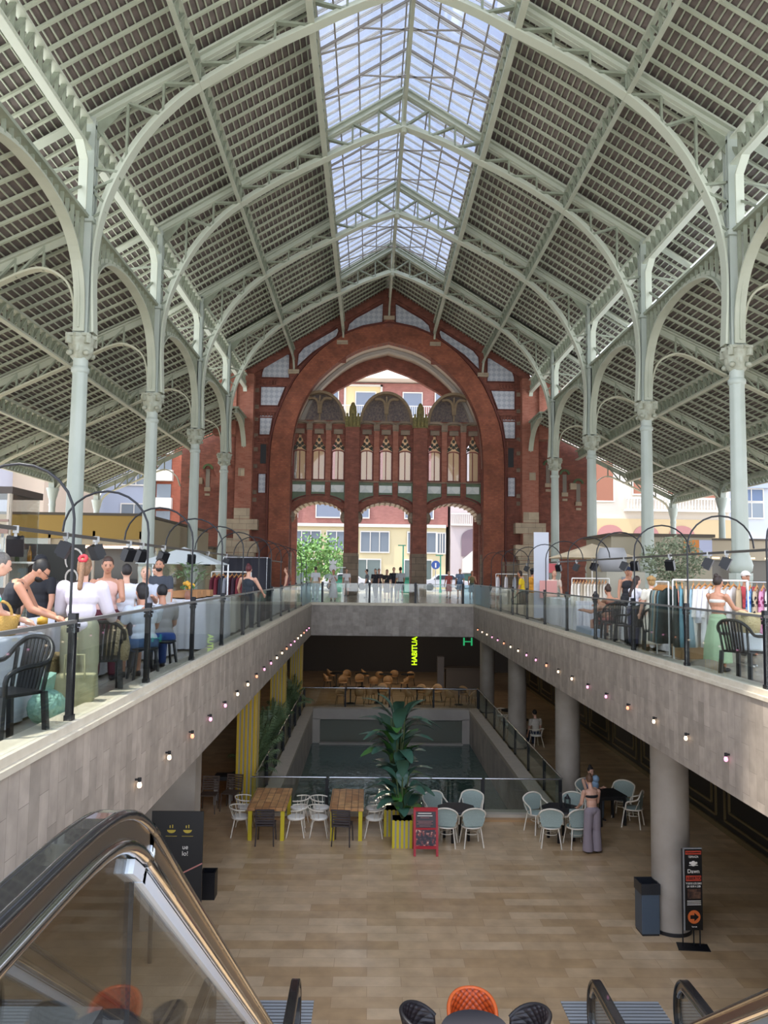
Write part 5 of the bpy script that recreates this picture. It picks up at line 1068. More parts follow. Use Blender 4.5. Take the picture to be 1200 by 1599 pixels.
# ================================================================ ESCALATORS
RUB = mat('black rubber handrail', '1a1a1d', .22, coat=.6); CHR = mat('satin bronze steel', 'a59d94', .28, 1); SKT = mat('brushed skirt', 'a9adb2', .35, .9)
def rail_path():
    z1, z2 = ZL+.98, .66; y1 = 9.25; y2 = y1-(z2-z1)/.71
    p = [(10.95, ZL+.2), (11.05, ZL+.45), (11.02, ZL+.75), (10.85, ZL+.95), (10.6, z1)]
    p += [(9.9, z1), (9.5, z1+.01), (9.1, z1+.14), (8.6, z1+.47)]+[(y2+.7, z2-.53), (y2+.3, z2-.24), (y2-.05, z2-.06), (y2-.45, z2)]+[(y2-1.2, z2), (y2-2.5, z2), (-.9, z2)]
    return p
def balustrade(x, name, label, inner):
    t = empty('escalator_balustrade', (x, 0, 0), label=label, cat='escalator'); pts = smooth([(0, y, z) for y, z in rail_path()], 4)
    MB().sweep(pts, .095, .035, (1, 0, 0)).tube([p+Vector((-.04, 0, 0)) for p in pts], .02, 8).tube([p+Vector((.04, 0, 0)) for p in pts], .02, 8).build('handrail', RUB, t)
    lw = []
    for i, p in enumerate(pts[8:], 8): d = (pts[min(i+1, len(pts)-1)]-pts[i-1]).normalized(); lw.append((p, Vector((0, d.z, -d.y)) if d.y > 0 else Vector((0, -d.z, d.y))))
    MB().sweep([p+n_*.055 for p, n_ in lw], .075, .075, (1, 0, 0)).build('rail_track', CHR, t)
    MB().tube([p+n_*.10+Vector((.03, 0, 0)) for p, n_ in lw], .028, 10).tube([p+n_*.10-Vector((.03, 0, 0)) for p, n_ in lw], .028, 10).build('steel_moulding', mat('polished steel', 'c4c6ca', .14, 1), t)
    MB().sweep([p+n_*.155+Vector((.012, 0, 0)) for p, n_ in lw if 3.05 < p.y < 9.6], .03, .05, (1, 0, 0)).build('sky_reflection_strip', mat('painted sky reflection', 'cdd3dc', .35, .3), t)  # sky reflected along the sloping rail, put in as a pale strip
    lo = [(p.y, p.z-.9) for p in pts[12:]]
    top = [(p.y, p.z-.05) for p in pts[8:]]; q = [(pts[3].y-.05, pts[3].z)]+[(pts[5].y-.05, pts[5].z-.02)]+top
    poly = [(a, b2) for a, b2 in q]+[(a, b2) for a, b2 in reversed(lo)]+[(10.7, ZL+.12)]
    m = MB().yz(poly, -.008, .008); m.build('glass', glassmat('escalator glass', (.86, .88, .87), .10, .01), t)
    MB().sweep([(0, a, b2) for a, b2 in lo], .16, .12, (1, 0, 0)).build('skirt', SKT, t)
    m = MB()
    for k in (26, 34, 42): 
        if k < len(pts): m.box((-.0085, pts[k].y-.002, pts[k].z-.86), (.0085, pts[k].y+.002, pts[k].z-.22))
    m.build('glass_joint', DARK, t); return t
for xs, wd in (((-3.1, -1.98), 'left'), ((1.94, 3.1), 'right')):
    for i, x in enumerate(xs):
        balustrade(x, '', f'glass {wd} escalator side with black handrail, the '+['outer', 'inner'][i if wd == 'left' else 1-i]+' of its two sides', 0)
    t = empty('escalator_steps', (sum(xs)/2, 0, 0), label=f'grooved metal steps and landing comb of the {wd} escalator', cat='escalator'); m = MB(); wv = xs[1]-xs[0]-.2; y, z = 9.4, ZL+.02
    while z < -.35: m.box((-wv/2, y-.3, z-.12), (wv/2, y, z+.2)); y -= .285; z += .2
    m.box((-wv/2, -1, -.25), (wv/2, y, -.2)); m.build('steps', mat('step metal', '7d8186', .4, .8), t)
    m = MB()
    w2 = .72
    for k in range(12): m.box((-w2, 11.2+.085*k, ZL), (w2, 11.245+.085*k, ZL+.012))
    m.build('landing_comb', mat('bright comb metal', 'b9bcc0', .45, .3), t); MB().box((-w2, 9.4, ZL-.005), (w2, 12.2, ZL+.004)).build('landing_plate', mat('dark landing', '56544f', .5), t)
# ================================================================ PEOPLE
def solid(name, mb, m_, parent, vox, sm=3, it=.5):
    o = mb.build(name, m_); r = o.modifiers.new('r', 'REMESH'); r.mode = 'VOXEL'; r.voxel_size = vox; r.use_smooth_shade = True
    if sm: s_ = o.modifiers.new('s', 'SMOOTH'); s_.factor = it; s_.iterations = sm
    dg = bpy.context.evaluated_depsgraph_get(); me = bpy.data.meshes.new_from_object(o.evaluated_get(dg)); old = o.data; o.modifiers.clear(); o.data = me; bpy.data.meshes.remove(old)
    me.name = name
    if not me.materials: me.materials.append(m_)
    o.parent = parent; return o
def cap(mb, p, q, r0, r1, n=12, ends=True, fl=1):
    mb.tube([p, q], [r0, r1], n)
    if ends: mb.ball(p, r0*.995, 12, 8); mb.ball(q, r1*.995, 12, 8)
SKIN = [mat('fair skin', 'd0a087', .55), mat('tanned skin', 'b98468', .55), mat('olive skin', 'a8765a', .55)]
def cloth(c): return mat('cloth '+c, c, .85)
def hairm(c): return mat('hair '+c, c, .6, noise=(60, .4, None))
def person(x, y, rz, label, top=('tee', 'dddddd'), bottom=('trousers', '333344'), hair=('short', '2a211c'), pose='stand', h=1.68, skin=0, z=0, lean=0, nod=0, arms=((8, 15, 8), (8, 15, 8)), vox=.013, extra=None, build=1.0, shoes='2a2626', legs_=None, beard=False, twist=0):
    t = empty('person', (x, y, z), R(rz), label, 'person'); k = h/1.7; sk = SKIN[skin]
    sit = pose == 'sit'; pz = (.5 if sit else .93)*k; hip = Vector((0, 0, pz)); th = R(lean); rot = Matrix.Rotation(-th, 3, 'X')
    def T(a, b2, c): return hip+rot@Vector((a*k, b2*k, c*k))
    neck = T(0, .01, .50); hd = R(lean+nod); hr = Matrix.Rotation(-hd, 3, 'X'); head = neck+hr@Vector((0, .025*k, .185*k))
    b = MB(); bw = build
    b.ball(T(0, 0, .03), (.15*k*bw, .105*k*bw, .12*k)); b.ball(T(0, .0, .17), (.125*k*bw, .095*k*bw, .14*k)); b.ball(T(0, 0, .34), (.155*k*bw, .11*k*bw, .16*k)); b.ball(T(0, -.005, .43), (.17*k, .08*k, .07*k))
    cap(b, T(0, 0, .46), neck+hr@Vector((0, .01, .08*k)), .058*k, .052*k)
    b.ball(head, (.074*k, .092*k, .112*k), 16, 12); b.ball(head+hr@Vector((0, .035, -.06))*k, (.052*k, .05*k, .055*k)); b.ball(head+hr@Vector((0, .096, -.015))*k, (.013*k, .018*k, .022*k), 8, 6)
    for s in (-1, 1): b.ball(head+hr@Vector((s*.076, 0, -.01))*k, (.012*k, .02*k, .03*k), 8, 6)
    sleeves = MB(); sh = []
    for s, (pt, bd, ab) in zip((-1, 1), arms):
        S0 = T(s*.185*min(bw, 1.15), 0, .43); a = R(pt); d = Vector((s*math.sin(R(ab)), math.sin(a), -math.cos(a)*math.cos(R(ab)))).normalized(); E0 = S0+d*.28*k
        a2 = R(pt+bd); inn = R(12) if bd > 40 else 0; d2 = Vector((-s*math.sin(inn)+s*.3*math.sin(R(ab)), math.sin(a2), -math.cos(a2))).normalized(); W0 = E0+d2*.25*k
        cap(b, S0, E0, .052*k*bw, .041*k); cap(b, E0, W0, .041*k, .027*k)
        # hand: palm, four fingers, thumb
        sd = d2.cross(Vector((0, 0, 1))); sd = sd.normalized() if sd.length > .1 else Vector((1, 0, 0)); dn = d2.cross(sd).normalized()
        pm = W0+d2*.045*k; b.ball(pm, (.036*k, .036*k, .036*k), 8, 6); b.ball(W0+d2*.075*k, .034*k, 8, 6)
        for j in range(4):
            f0 = W0+d2*.085*k+sd*(-.027+.018*j)*k; ln = (.06, .072, .07, .055)[j]*k; f1 = f0+(d2*.85+dn*.2)*ln*.55; f2 = f1+(d2*.6+dn*.7).normalized()*ln*.5; cap(b, f0, f1, .0105*k, .0098*k, 6); cap(b, f1, f2, .0098*k, .0085*k, 6)
        th0 = W0+d2*.03*k+sd*(.028*s)*k; cap(b, th0, th0+(d2*.6+sd*s*.8).normalized()*.055*k, .013*k, .0095*k, 6)
        sh.append((S0, E0, W0))
    Ls = []
    for i, s in enumerate((-1, 1)):
        H0 = hip+Vector((s*.09*k, 0, -.02*k))
        if sit: tp, kb = (88, -88) if legs_ is None else legs_[i]
        else: tp, kb = (2, -3) if legs_ is None else legs_[i]
        a = R(tp); K0 = H0+Vector((s*.02*k, math.sin(a)*.42*k, -math.cos(a)*.42*k)); a2 = R(tp+kb); A0 = K0+Vector((0, math.sin(a2)*.41*k, -math.cos(a2)*.41*k))
        cap(b, H0, K0, .085*k*bw, .055*k*bw); cap(b, K0, A0, .054*k, .037*k); Ls.append((H0, K0, A0))
    solid('body', b, sk, t, vox)
    # shoes
    for H0, K0, A0 in Ls:
        m = MB(); m.ball(A0+Vector((0, .06*k, -.05*k)), (.045*k, .125*k, .035*k), 12, 8); m.ball(A0+Vector((0, -.01, -.02*k)), (.042*k, .05*k, .05*k), 10, 8); m.build('shoe', mat('shoe '+shoes, shoes, .5), t)
    # top
    kind, col = top
    g = .014*k; m = MB()
    zb = -.02 if kind not in ('crop',) else .27
    if kind == 'blouse': g = .03*k; zb = -.08
    if kind == 'crop': m.ball(T(0, 0, .34), (.163*k, .12*k, .075*k))
    else:
        m.ball(T(0, 0, zb+.08), (.15*k*bw+g, .105*k*bw+g, .10*k)); m.ball(T(0, 0, .17), (.13*k*bw+g, .095*k*bw+g, .15*k)); m.ball(T(0, 0, .33), (.155*k*bw+g, .11*k*bw+g, .16*k))
        if kind != 'tank': m.ball(T(0, -.005, .43), (.175*k+g*.5, .08*k+g*.6, .075*k))
        if kind == 'dress' or kind == 'dresslong': pass
    if kind in ('tee', 'blouse', 'dress', 'dresslong', 'long'):
        for (S0, E0, W0) in sh:
            if kind in ('tee', 'dress', 'dresslong'): cap(m, S0, S0.lerp(E0, .55), .058*k*bw+g*.6, .054*k+g*.6, 12)
            else: cap(m, S0, E0, .056*k*bw+g, .046*k+g); cap(m, E0, E0.lerp(W0, .9), .046*k+g, .034*k+g)
    else:
        if kind == 'tank':
            for (S0, E0, W0) in sh: cap(m, T(0, 0, .3)*.6+S0*.4, S0.lerp(neck, .35), .04*k, .03*k)
    solid('top' if 'dress' not in kind else 'dress', m, cloth(col), t, vox*1.15)
    # bottom
    bk_, bc = bottom; m = MB(); g = .014*k
    if bk_ in ('trousers', 'wide', 'shorts'):
        m.ball(T(0, 0, .02), (.152*k*bw+g, .108*k*bw+g, .115*k))
        for H0, K0, A0 in Ls:
            if bk_ == 'shorts': cap(m, H0, H0.lerp(K0, .8), .09*k*bw+g, .075*k*bw+g)
            elif bk_ == 'wide': cap(m, H0, K0, .1*k*bw+g, .1*k*bw); m.tube([K0, A0+Vector((0, 0, -.03))], [.1*k, .125*k], 16); m.ball(K0, .099*k)
            else: cap(m, H0, K0, .088*k*bw+g, .062*k*bw+g); cap(m, K0, K0.lerp(A0, .95), .062*k+g, .045*k+g)
        solid('trousers' if bk_ != 'shorts' else 'shorts', m, cloth(bc), t, vox*1.2)
    elif bk_ in ('skirt', 'longskirt'):
        m.ball(T(0, 0, .02), (.155*k*bw+g, .112*k*bw+g, .12*k))
        if sit: 
            for H0, K0, A0 in Ls: cap(m, H0, K0, .1*k, .09*k); m.tube([K0, K0.lerp(A0, .5)], [.09*k, .1*k], 12)
            cap(m, (Ls[0][0]+Ls[1][0])/2, (Ls[0][1]+Ls[1][1])/2, .09*k, .08*k)
        else:
            z1 = .42*k if bk_ == 'skirt' else .16*k; rr = .2 if bk_ == 'skirt' else .25
            m.lathe([(.15*k*bw, pz), (.175*k*bw, pz-.12*k), (rr*k*.95, (pz+z1)/2-.05*k), (rr*k, z1)], n=20, lobes=5, amp=.05)
        solid('skirt', m, cloth(bc), t, vox*1.2)
    # hair, face
    hk, hc = hair; hm = hairm(hc)
    if hk != 'bald':
        m = MB(); m.ball(head+hr@Vector((0, -.018, .022))*k, (.083*k, .094*k, .105*k), 16, 12)
        if hk in ('long', 'ponytail', 'bob', 'curly'): m.ball(head+hr@Vector((0, -.045, -.03))*k, (.08*k, .062*k, .1*k))
        if hk == 'long': cap(m, head+hr@Vector((0, -.06, -.04))*k, T(0, -.115, .3), .07*k, .05*k)
        if hk == 'ponytail': cap(m, head+hr@Vector((0, -.1, .05))*k, T(0, -.13, .42), .035*k, .03*k); m.ball(head+hr@Vector((0, -.1, .06))*k, .035*k)
        if hk == 'bun': m.ball(head+hr@Vector((0, -.06, .115))*k, .045*k)
        if hk == 'curly':
            for a in range(0, 360, 45): m.ball(head+hr@Vector((.07*math.cos(R(a)), -.02+.07*math.sin(R(a)), .04))*k, .045*k)
        cut = []
        o = solid('hair', m, hm, t, .008)
        # clear the face: push hair vertices in front of the face backwards
        inv = hr.transposed()
        for v in o.data.vertices:
            q = inv@(v.co-head)
            if q.y > .03*k and q.z < .065*k: q.y = .03*k-(q.y-.03*k)*.3; q.x *= .9; v.co = head+hr@q
    m = MB()
    for s in (-1, 1): m.ball(head+hr@Vector((s*.03, .083, .012))*k, (.011*k, .006*k, .007*k), 8, 6)
    m.build('eyes', mat('dark eyes', '231a16', .4), t)
    MB().ball(head+hr@Vector((0, .088, -.055))*k, (.022*k, .006*k, .006*k), 8, 6).build('mouth', mat('lips', 'a05a50', .6), t)
    m = MB()
    for s in (-1, 1): m.obox(head+hr@Vector((s*.03, .09, .032))*k, (.03*k, .006, .005), (0, 0, 0))
    m.build('eyebrows', hm, t)
    if beard:
        m = MB(); m.ball(head+hr@Vector((0, .045, -.075))*k, (.06*k, .052*k, .045*k), 12, 8); m.build('beard', hm, t)
    if extra: extra(t, head, hr, k, sh, T)
    return t
def acc_hat(c, brim=False):
    def f(t, head, hr, k, sh, T):
        m = MB().ball(head+hr@Vector((0, -.01, .055))*k, (.09*k, .102*k, .085*k), 14, 8)
        if brim: m.lathe([(.09*k, 0), (.16*k, -.01), (.16*k, 0), (.09*k, .015)], tuple(head+hr@Vector((0, 0, .05))*k), 20)
        else: m.ball(head+hr@Vector((0, .1, .045))*k, (.06*k, .07*k, .012*k), 10, 6)
        m.build('hat', cloth(c), t)
    return f
def acc_scrunch(c):
    def f(t, head, hr, k, sh, T): MB().tube([head+hr@(Vector((.04*math.cos(a*PI/4), -.1+.02*math.sin(a*PI/4), .085+.035*math.sin(a*PI/4)))*k) for a in range(8)], .022*k, 8, closed=True).build('scrunchie', cloth(c), t)
    return f
def acc_glasses(t, head, hr, k, sh, T):
    m = MB()
    for s in (-1, 1): m.tube([head+hr@(Vector((s*.032+.024*math.cos(a*PI/5), .098, .01+.02*math.sin(a*PI/5)))*k) for a in range(10)], .003, 5, closed=True); m.tube([head+hr@Vector((s*.056, .095, .012))*k, head+hr@Vector((s*.078, 0, .012))*k], .003, 5)
    m.build('glasses', BLACKM, t)
def acc_bag(c):
    def f(t, head, hr, k, sh, T):
        m = MB().obox(T(.2, -.02, .0), (.1, .22, .24), (0, 0, 0)); m.build('shoulder_bag', cloth(c), t, bevel=.03)
        MB().tube([T(.2, 0, .1), T(.05, .13, .3), T(-.12, .05, .5), T(-.02, -.12, .3), T(.2, -.02, .1)], .008, 6).build('bag_strap', cloth(c), t)
    return f
gl = 'people at the left stalls'
# left stalls
person(-5.05, 8.6, -75, 'man with dark hair, glasses and beard bending over goods at the far left stall', ('tank', '22242a'), ('trousers', '2b2d33'), ('short', '17130f'), h=1.68, skin=1, lean=32, nod=12, arms=((25, 45, 10), (30, 40, 8)), vox=.009, extra=acc_glasses, beard=True)
person(-4.92, 7.9, -60, 'grey-haired man in a white top cut by the left edge', ('tee', 'd8d6dc'), ('trousers', '39404a'), ('short', '6d675f'), h=1.62, lean=12, nod=10, arms=((20, 50, 8), (20, 50, 8)), vox=.01)
person(-5.7, 11.3, 165, 'man in black tee and dark cap standing behind the left stall', ('tee', '1c1c20'), ('trousers', '22252b'), ('short', '1c1815'), h=1.62, skin=1, extra=acc_hat('202024'), vox=.012)
person(-4.22, 8.75, 5, 'woman with red scrunchie and loose white blouse, seen from behind', ('blouse', 'd0c8d2'), ('wide', 'a5a286'), ('ponytail', '8a6648'), h=1.58, lean=5, arms=((22, 40, 12), (22, 40, 12)), vox=.009, extra=acc_scrunch('b8303a'), build=1.12)
person(-4.65, 10.9, 200, 'woman in pink sleeveless top looking down behind the accessories stand', ('tank', 'd8b0a4'), ('trousers', '5a2530'), ('short', '4a3428'), h=1.62, nod=15, skin=1, arms=((30, 60, 5), (30, 60, 5)))
person(-4.85, 14.4, 180, 'bearded man in dark grey tee standing beyond the white boards', ('tee', '3c4048'), ('trousers', '2c2c34'), ('short', '2b221c'), h=1.64, skin=1, beard=True)
person(-4.55, 12.4, 195, 'older woman with short grey blonde hair in patterned blouse', ('tee', 'b8bcc4'), ('trousers', '55585f'), ('bob', 'b09a7c'), h=1.5, arms=((30, 80, 0), (20, 60, 5)))
person(-4.6, 11.6, 20, 'dark-haired person in white tee seen from behind at the white boards', ('tee', 'dad9de'), ('trousers', '4a4a52'), ('short', '2a2320'), h=1.52)
person(-4.12, 10.9, 40, 'seated dark-haired woman in light tee and denim shorts, her back to the glass', ('tee', 'c3cad2'), ('shorts', '3f5878'), ('bob', '1e1816'), 'sit', 1.7, lean=8, arms=((25, 40, 5), (30, 40, 8)), skin=1, vox=.01, build=1.15)
person(-4.14, 12.0, 30, 'seated person with black hair in grey top and blue trousers behind the glass', ('tee', '8d8a88'), ('trousers', '2c4a8a'), ('short', '141214'), 'sit', 1.66, lean=12, arms=((20, 40, 5), (30, 40, 8)), skin=1)
person(-4.02, 19.4, -8, 'red-haired woman in dark striped tank top seen from behind at the left stalls', ('tank', '2a3038'), ('trousers', '2d3038'), ('bun', '5a2024'), h=1.6, arms=((25, 30, 22), (25, 30, 22)))
person(-5.2, 16.2, 150, 'person leaning under the green bouquet at the left stalls', ('tee', '9aa6a4'), ('trousers', '404448'), ('short', '6a4a30'), h=1.6, lean=18, nod=10)
person(-4.1, 29.5, 90, 'woman in maroon top at the far end of the left stalls', ('tank', '8a4a44'), ('trousers', '40383c'), ('long', '7a4a34'), h=1.62)
# far floor
person(-3.95, 43.0, 20, 'man in white shirt with his back turned near the left doorway', ('tee', 'd7d9de'), ('trousers', 'c8b49a'), ('short', '4a3a30'), h=1.74, arms=((5, 10, 10), (5, 10, 10)))
person(-2.95, 42.0, 170, 'woman in long pale dress with a shoulder bag in the left doorway', ('dresslong', 'c9c6c8'), ('longskirt', 'c9c6c8'), ('long', '4f3a2e'), h=1.6, skin=1, extra=acc_bag('8a6a4a'), arms=((20, 110, 5), (5, 15, 8)))
person(-2.5, 50.5, 180, 'distant person in white tee walking in by the tree', ('tee', 'e4e2e4'), ('shorts', 'b0aca4'), ('short', '3c3028'), h=1.7)
person(-.72, 45.6, 160, 'person in black walking with patterned scarf at the middle doorway', ('tee', '2c2a30'), ('trousers', '26262c'), ('long', '241c1a'), h=1.68, legs_=((18, -10), (-14, -12)), extra=acc_bag('8d6f56'))
person(-.5, 47.4, 185, 'person with dark hair behind the walking one in black', ('tee', '4a3c40'), ('trousers', '3a3038'), ('short', '241c1a'), h=1.7)
person(-.1, 44.0, 190, 'woman in black top and short patterned skirt with crossbody bag', ('tee', '26262a'), ('skirt', '8d7f7a'), ('long', '2c2220'), h=1.64, extra=acc_bag('b59a80'))
person(.35, 46.3, 175, 'tall person in dark clothes at the back of the middle group', ('tee', '26282e'), ('trousers', '2a2a30'), ('short', '201a18'), h=1.78)
person(.62, 43.3, 20, 'man in grey tee and black shorts at the right of the middle group', ('tee', 'a6a6a8'), ('shorts', '222226'), ('short', '2a211c'), h=1.78, skin=2)
person(-1.2, 47.0, 90, 'person in grey walking off behind the left post of the middle doorway', ('tee', '6a6c70'), ('trousers', '3c3a40'), ('short', '352a24'), h=1.66)
person(4.45, 48.6, 170, 'bald man in blue grey shirt and shorts by the right doorway', ('tee', '7d94ae'), ('shorts', '5d7896'), ('bald', '888888'), h=1.78, skin=1, extra=acc_bag('444444'))
person(5.05, 47.6, 185, 'woman with long brown hair in olive top by the right doorway', ('tank', '6f6a48'), ('skirt', '4a5a58'), ('long', '5a3a2a'), h=1.64, skin=1, arms=((20, 60, 10), (10, 40, 10)))
person(3.85, 49.4, 150, 'woman in red patterned dress behind the man in blue', ('dress', 'b8605a'), ('skirt', 'b8605a'), ('long', 'c8a888'), h=1.62)
person(1.05, 56, 200, 'person crossing the street side of the middle doorway', ('tee', 'b9c4d0'), ('trousers', '48505c'), ('short', '30261f'), h=1.7) if False else None
# right stalls
person(4.6, 29.6, 70, 'person in bright yellow tee and olive trousers at the far right stall', ('tee', 'd8b820'), ('trousers', '5a6a48'), ('bob', '2a1c18'), h=1.6, skin=1, lean=6)
person(4.6, 27.8, -80, 'person in mustard shirt and matching shorts with black curly hair', ('tee', 'c98a28'), ('shorts', 'b97e28'), ('curly', '181214'), h=1.68, skin=1, arms=((25, 70, 5), (25, 70, 5)))
person(4.85, 25.6, 180, 'woman in pale top and navy apron beside the tall white board', ('tee', 'dcc8b8'), ('trousers', '2c3448'), ('long', 'b08a5c'), h=1.6)
person(6.3, 22.6, 190, 'man with brown hair behind the white clothes rack', ('tee', 'b8a898'), ('trousers', '44403c'), ('short', '5a3a28'), h=1.66, skin=1)
person(5.6, 20.6, 165, 'man in dark cap and black vest behind the white clothes rack', ('tank', '24242a'), ('trousers', '2a2c30'), ('short', '2a2220'), h=1.68, skin=1, extra=acc_hat('1f2a40'))
person(4.85, 19.4, 20, 'seated woman with dark bun and bare shoulders behind the glass', ('crop', '8a3f35'), ('skirt', '7d5a48'), ('bun', '3a2418'), 'sit', 1.66, lean=16, skin=1, arms=((40, 60, 5), (40, 60, 5)))
person(4.5, 18.6, 60, 'seated girl with tied-up dark hair leaning forward behind the glass', ('crop', '6a3a32'), ('shorts', '8a4a40'), ('bun', '2c2420'), 'sit', 1.5, lean=28, skin=1, arms=((50, 50, 5), (50, 50, 5)))
person(4.5, 16.9, -75, 'woman in white blouse with red scarf talking across the table', ('tee', 'eae6ec'), ('trousers', '50506a'), ('long', '3c2820'), h=1.46, lean=8, arms=((35, 60, 6), (35, 60, 6)))
person(4.55, 15.9, 10, 'curly blonde woman in cream dress seen from behind with a yellow bag', ('dresslong', 'ded6c4'), ('longskirt', 'd8cfbc'), ('curly', 'b08a54'), h=1.46, extra=acc_bag('b89a50'))
person(4.42, 12.6, -60, 'bare-shouldered woman in green skirt reaching into the clothes rack', ('crop', 'cfcac0'), ('longskirt', 'a9c29a'), ('bun', '33241c'), h=1.47, skin=1, arms=((35, 40, 5), (40, 40, 5)), vox=.01)
person(6.1, 15.2, 185, 'person in red top and pale cap behind the rack of patterned clothes', ('tee', 'a83c40'), ('trousers', '4a3438'), ('short', '3a2a22'), h=1.56, skin=1, extra=acc_hat('e4dcd4'))
# lower floor
person(4.05, 18.5, 14, 'woman in black bandeau and wide mauve trousers standing with her back turned', ('crop', '17161a'), ('wide', '8e8186'), ('bun', '6a4a34'), z=ZL, h=1.68, lean=6, nod=10, arms=((12, 45, 8), (18, 50, 6)), vox=.009)
def baby(t, head, hr, k, sh, T):
    MB().ball(T(-.05, .22, .52), (.09, .1, .1)).ball(T(-.05, .2, .36), (.1, .1, .14)).build('wrapped_baby', cloth('8fa8c0'), t)
person(4.75, 21.35, 200, 'dark-haired seated woman holding a child wrapped in blue at the black table', ('tank', '7f95b8'), ('trousers', '4a5058'), ('bun', '1f1613'), 'sit', 1.66, z=ZL, lean=4, nod=8, arms=((35, 80, 4), (35, 80, 4)), extra=baby, vox=.01)
person(5.1, 29.65, 15, 'man with dark top and suspenders sitting with his back turned in the far shade', ('tee', 'c9bfb0'), ('trousers', '30384a'), ('short', '1c1614'), 'sit', 1.72, z=ZL, lean=6)
# ================================================================ MARKET STALLS ON THE UPPER FLOOR
rnd = random.Random(21)
def clothtable(x0, y0, x1, y1, h, c, label, drape=1.0):
    t = empty('stall_table', ((x0+x1)/2, (y0+y1)/2, 0), label=label, cat='table'); a, b2 = abs(x1-x0)/2, abs(y1-y0)/2
    MB().box((-a, -b2, h-.03), (a, b2, h)).build('tabletop', PALE, t)
    for sx in (-1, 1):
        for sy in (-1, 1): MB().box((sx*a*.9-.02, sy*b2*.95-.02, 0), (sx*a*.9+.02, sy*b2*.95+.02, h-.03)).build('leg', STEEL, t)
    o = MB(); n = int((a+b2)*4/.09); vs = []; per = []
    for i in range(n):
        f = i/n*4; k = int(f); u = f-k; px, py = [(-a+2*a*u, -b2), (a, -b2+2*b2*u), (a-2*a*u, b2), (-a, b2-2*b2*u)][k]; per.append((px, py))
    for j, (z, g) in enumerate(((h+.008, 1.0), (h-.02, 1.012), (h*.6, 1.03), (h*(1-drape)+.03, 1.05))):
        for i, (px, py) in enumerate(per): w_ = 1+.022*math.sin(i*1.9)*j; vs.append((px*g*w_ + .01*j*math.sin(i*.7), py*(1+(g-1)*.5)*(1+(w_-1)*.5), z))
    fs = [(j*n+i, j*n+(i+1) % n, (j+1)*n+(i+1) % n, (j+1)*n+i) for j in range(3) for i in range(n)]+[tuple(range(n))]
    o.add(vs, fs, True); c_ = o.build('tablecloth', cloth(c)); c_.location = t.location
    tag(c_, 'pleated cloth over the '+label[:60].split(',')[0], 'tablecloth'); return t
def garment(name, loc, rz, ln, w_, c, label, group, sleeves=False):
    t = empty(name, loc, R(rz), label, 'clothing', group); vs = []; nx, nz = 8, 6
    for j in range(nz+1):
        f = j/nz; ww = w_*(.75 if f == 0 else .85+.35*f)
        for i in range(nx+1): u = i/nx-.5; z = -.09-ln*f-(.06*abs(u)*2 if j == 0 else 0); vs.append((u*ww, .035*math.sin(i*2.1+j*.4)*(.4+f), z))
    m = MB().add(vs, [(j*(nx+1)+i, j*(nx+1)+i+1, (j+1)*(nx+1)+i+1, (j+1)*(nx+1)+i) for j in range(nz) for i in range(nx)], True)
    o = m.build('fabric', c if not isinstance(c, str) else cloth(c), t); s_ = o.modifiers.new('t', 'SOLIDIFY'); s_.thickness = .035
    if sleeves: MB().tube([(-w_*.36, 0, -.14), (-w_*.5, .02, -.6)], .045, 8).tube([(w_*.36, 0, -.14), (w_*.5, .02, -.6)], .045, 8).build('sleeve', cloth(c) if isinstance(c, str) else c, t)
    MB().bar((-w_*.36, 0, -.13), (0, 0, -.05), .02, .02).bar((w_*.36, 0, -.13), (0, 0, -.05), .02, .02).tube([(0, 0, -.05), (0, 0, .0), (.02, 0, .02)], .004, 5).build('hanger', mat('wooden hanger', 'b87f48', .5), t); return t
def rack(a, b2, h, label, m_=None):
    a, b2 = Vector(a), Vector(b2); t = empty('clothes_rack', (a.x, a.y, 0), label=label, cat='clothes rack'); d = b2-a; q = (d.x, d.y)
    MB().tube([(0, 0, h), (q[0], q[1], h)], .016, 8).build('top_bar', m_ or WHITE, t)
    nrm = Vector((-d.y, d.x)).normalized()*.25
    for x, y in ((0, 0), q):
        MB().tube([(x, y, h), (x, y, .05)], .014, 8).build('upright', m_ or WHITE, t); MB().tube([(x-nrm.x, y-nrm.y, .05), (x+nrm.x, y+nrm.y, .05)], .014, 8).build('foot', m_ or WHITE, t)
    return t
def patt(name, c1, c2, s=14):
    if name in _M: return _M[name]
    m = mat(name, c1, .85); n = m.node_tree.nodes; l = m.node_tree.links.new; tx = n.new('ShaderNodeTexVoronoi'); tx.inputs['Scale'].default_value = s; g = n.new('ShaderNodeTexCoord'); l(g.outputs['Object'], tx.inputs['Vector'])
    r_ = n.new('ShaderNodeValToRGB'); r_.color_ramp.interpolation = 'CONSTANT'; r_.color_ramp.elements[0].color = (*hexc(c1), 1); r_.color_ramp.elements[1].position = .42; r_.color_ramp.elements[1].color = (*hexc(c2), 1); l(tx.outputs['Distance'], r_.inputs[0]); l(r_.outputs[0], n['Principled BSDF'].inputs['Base Color']); return m
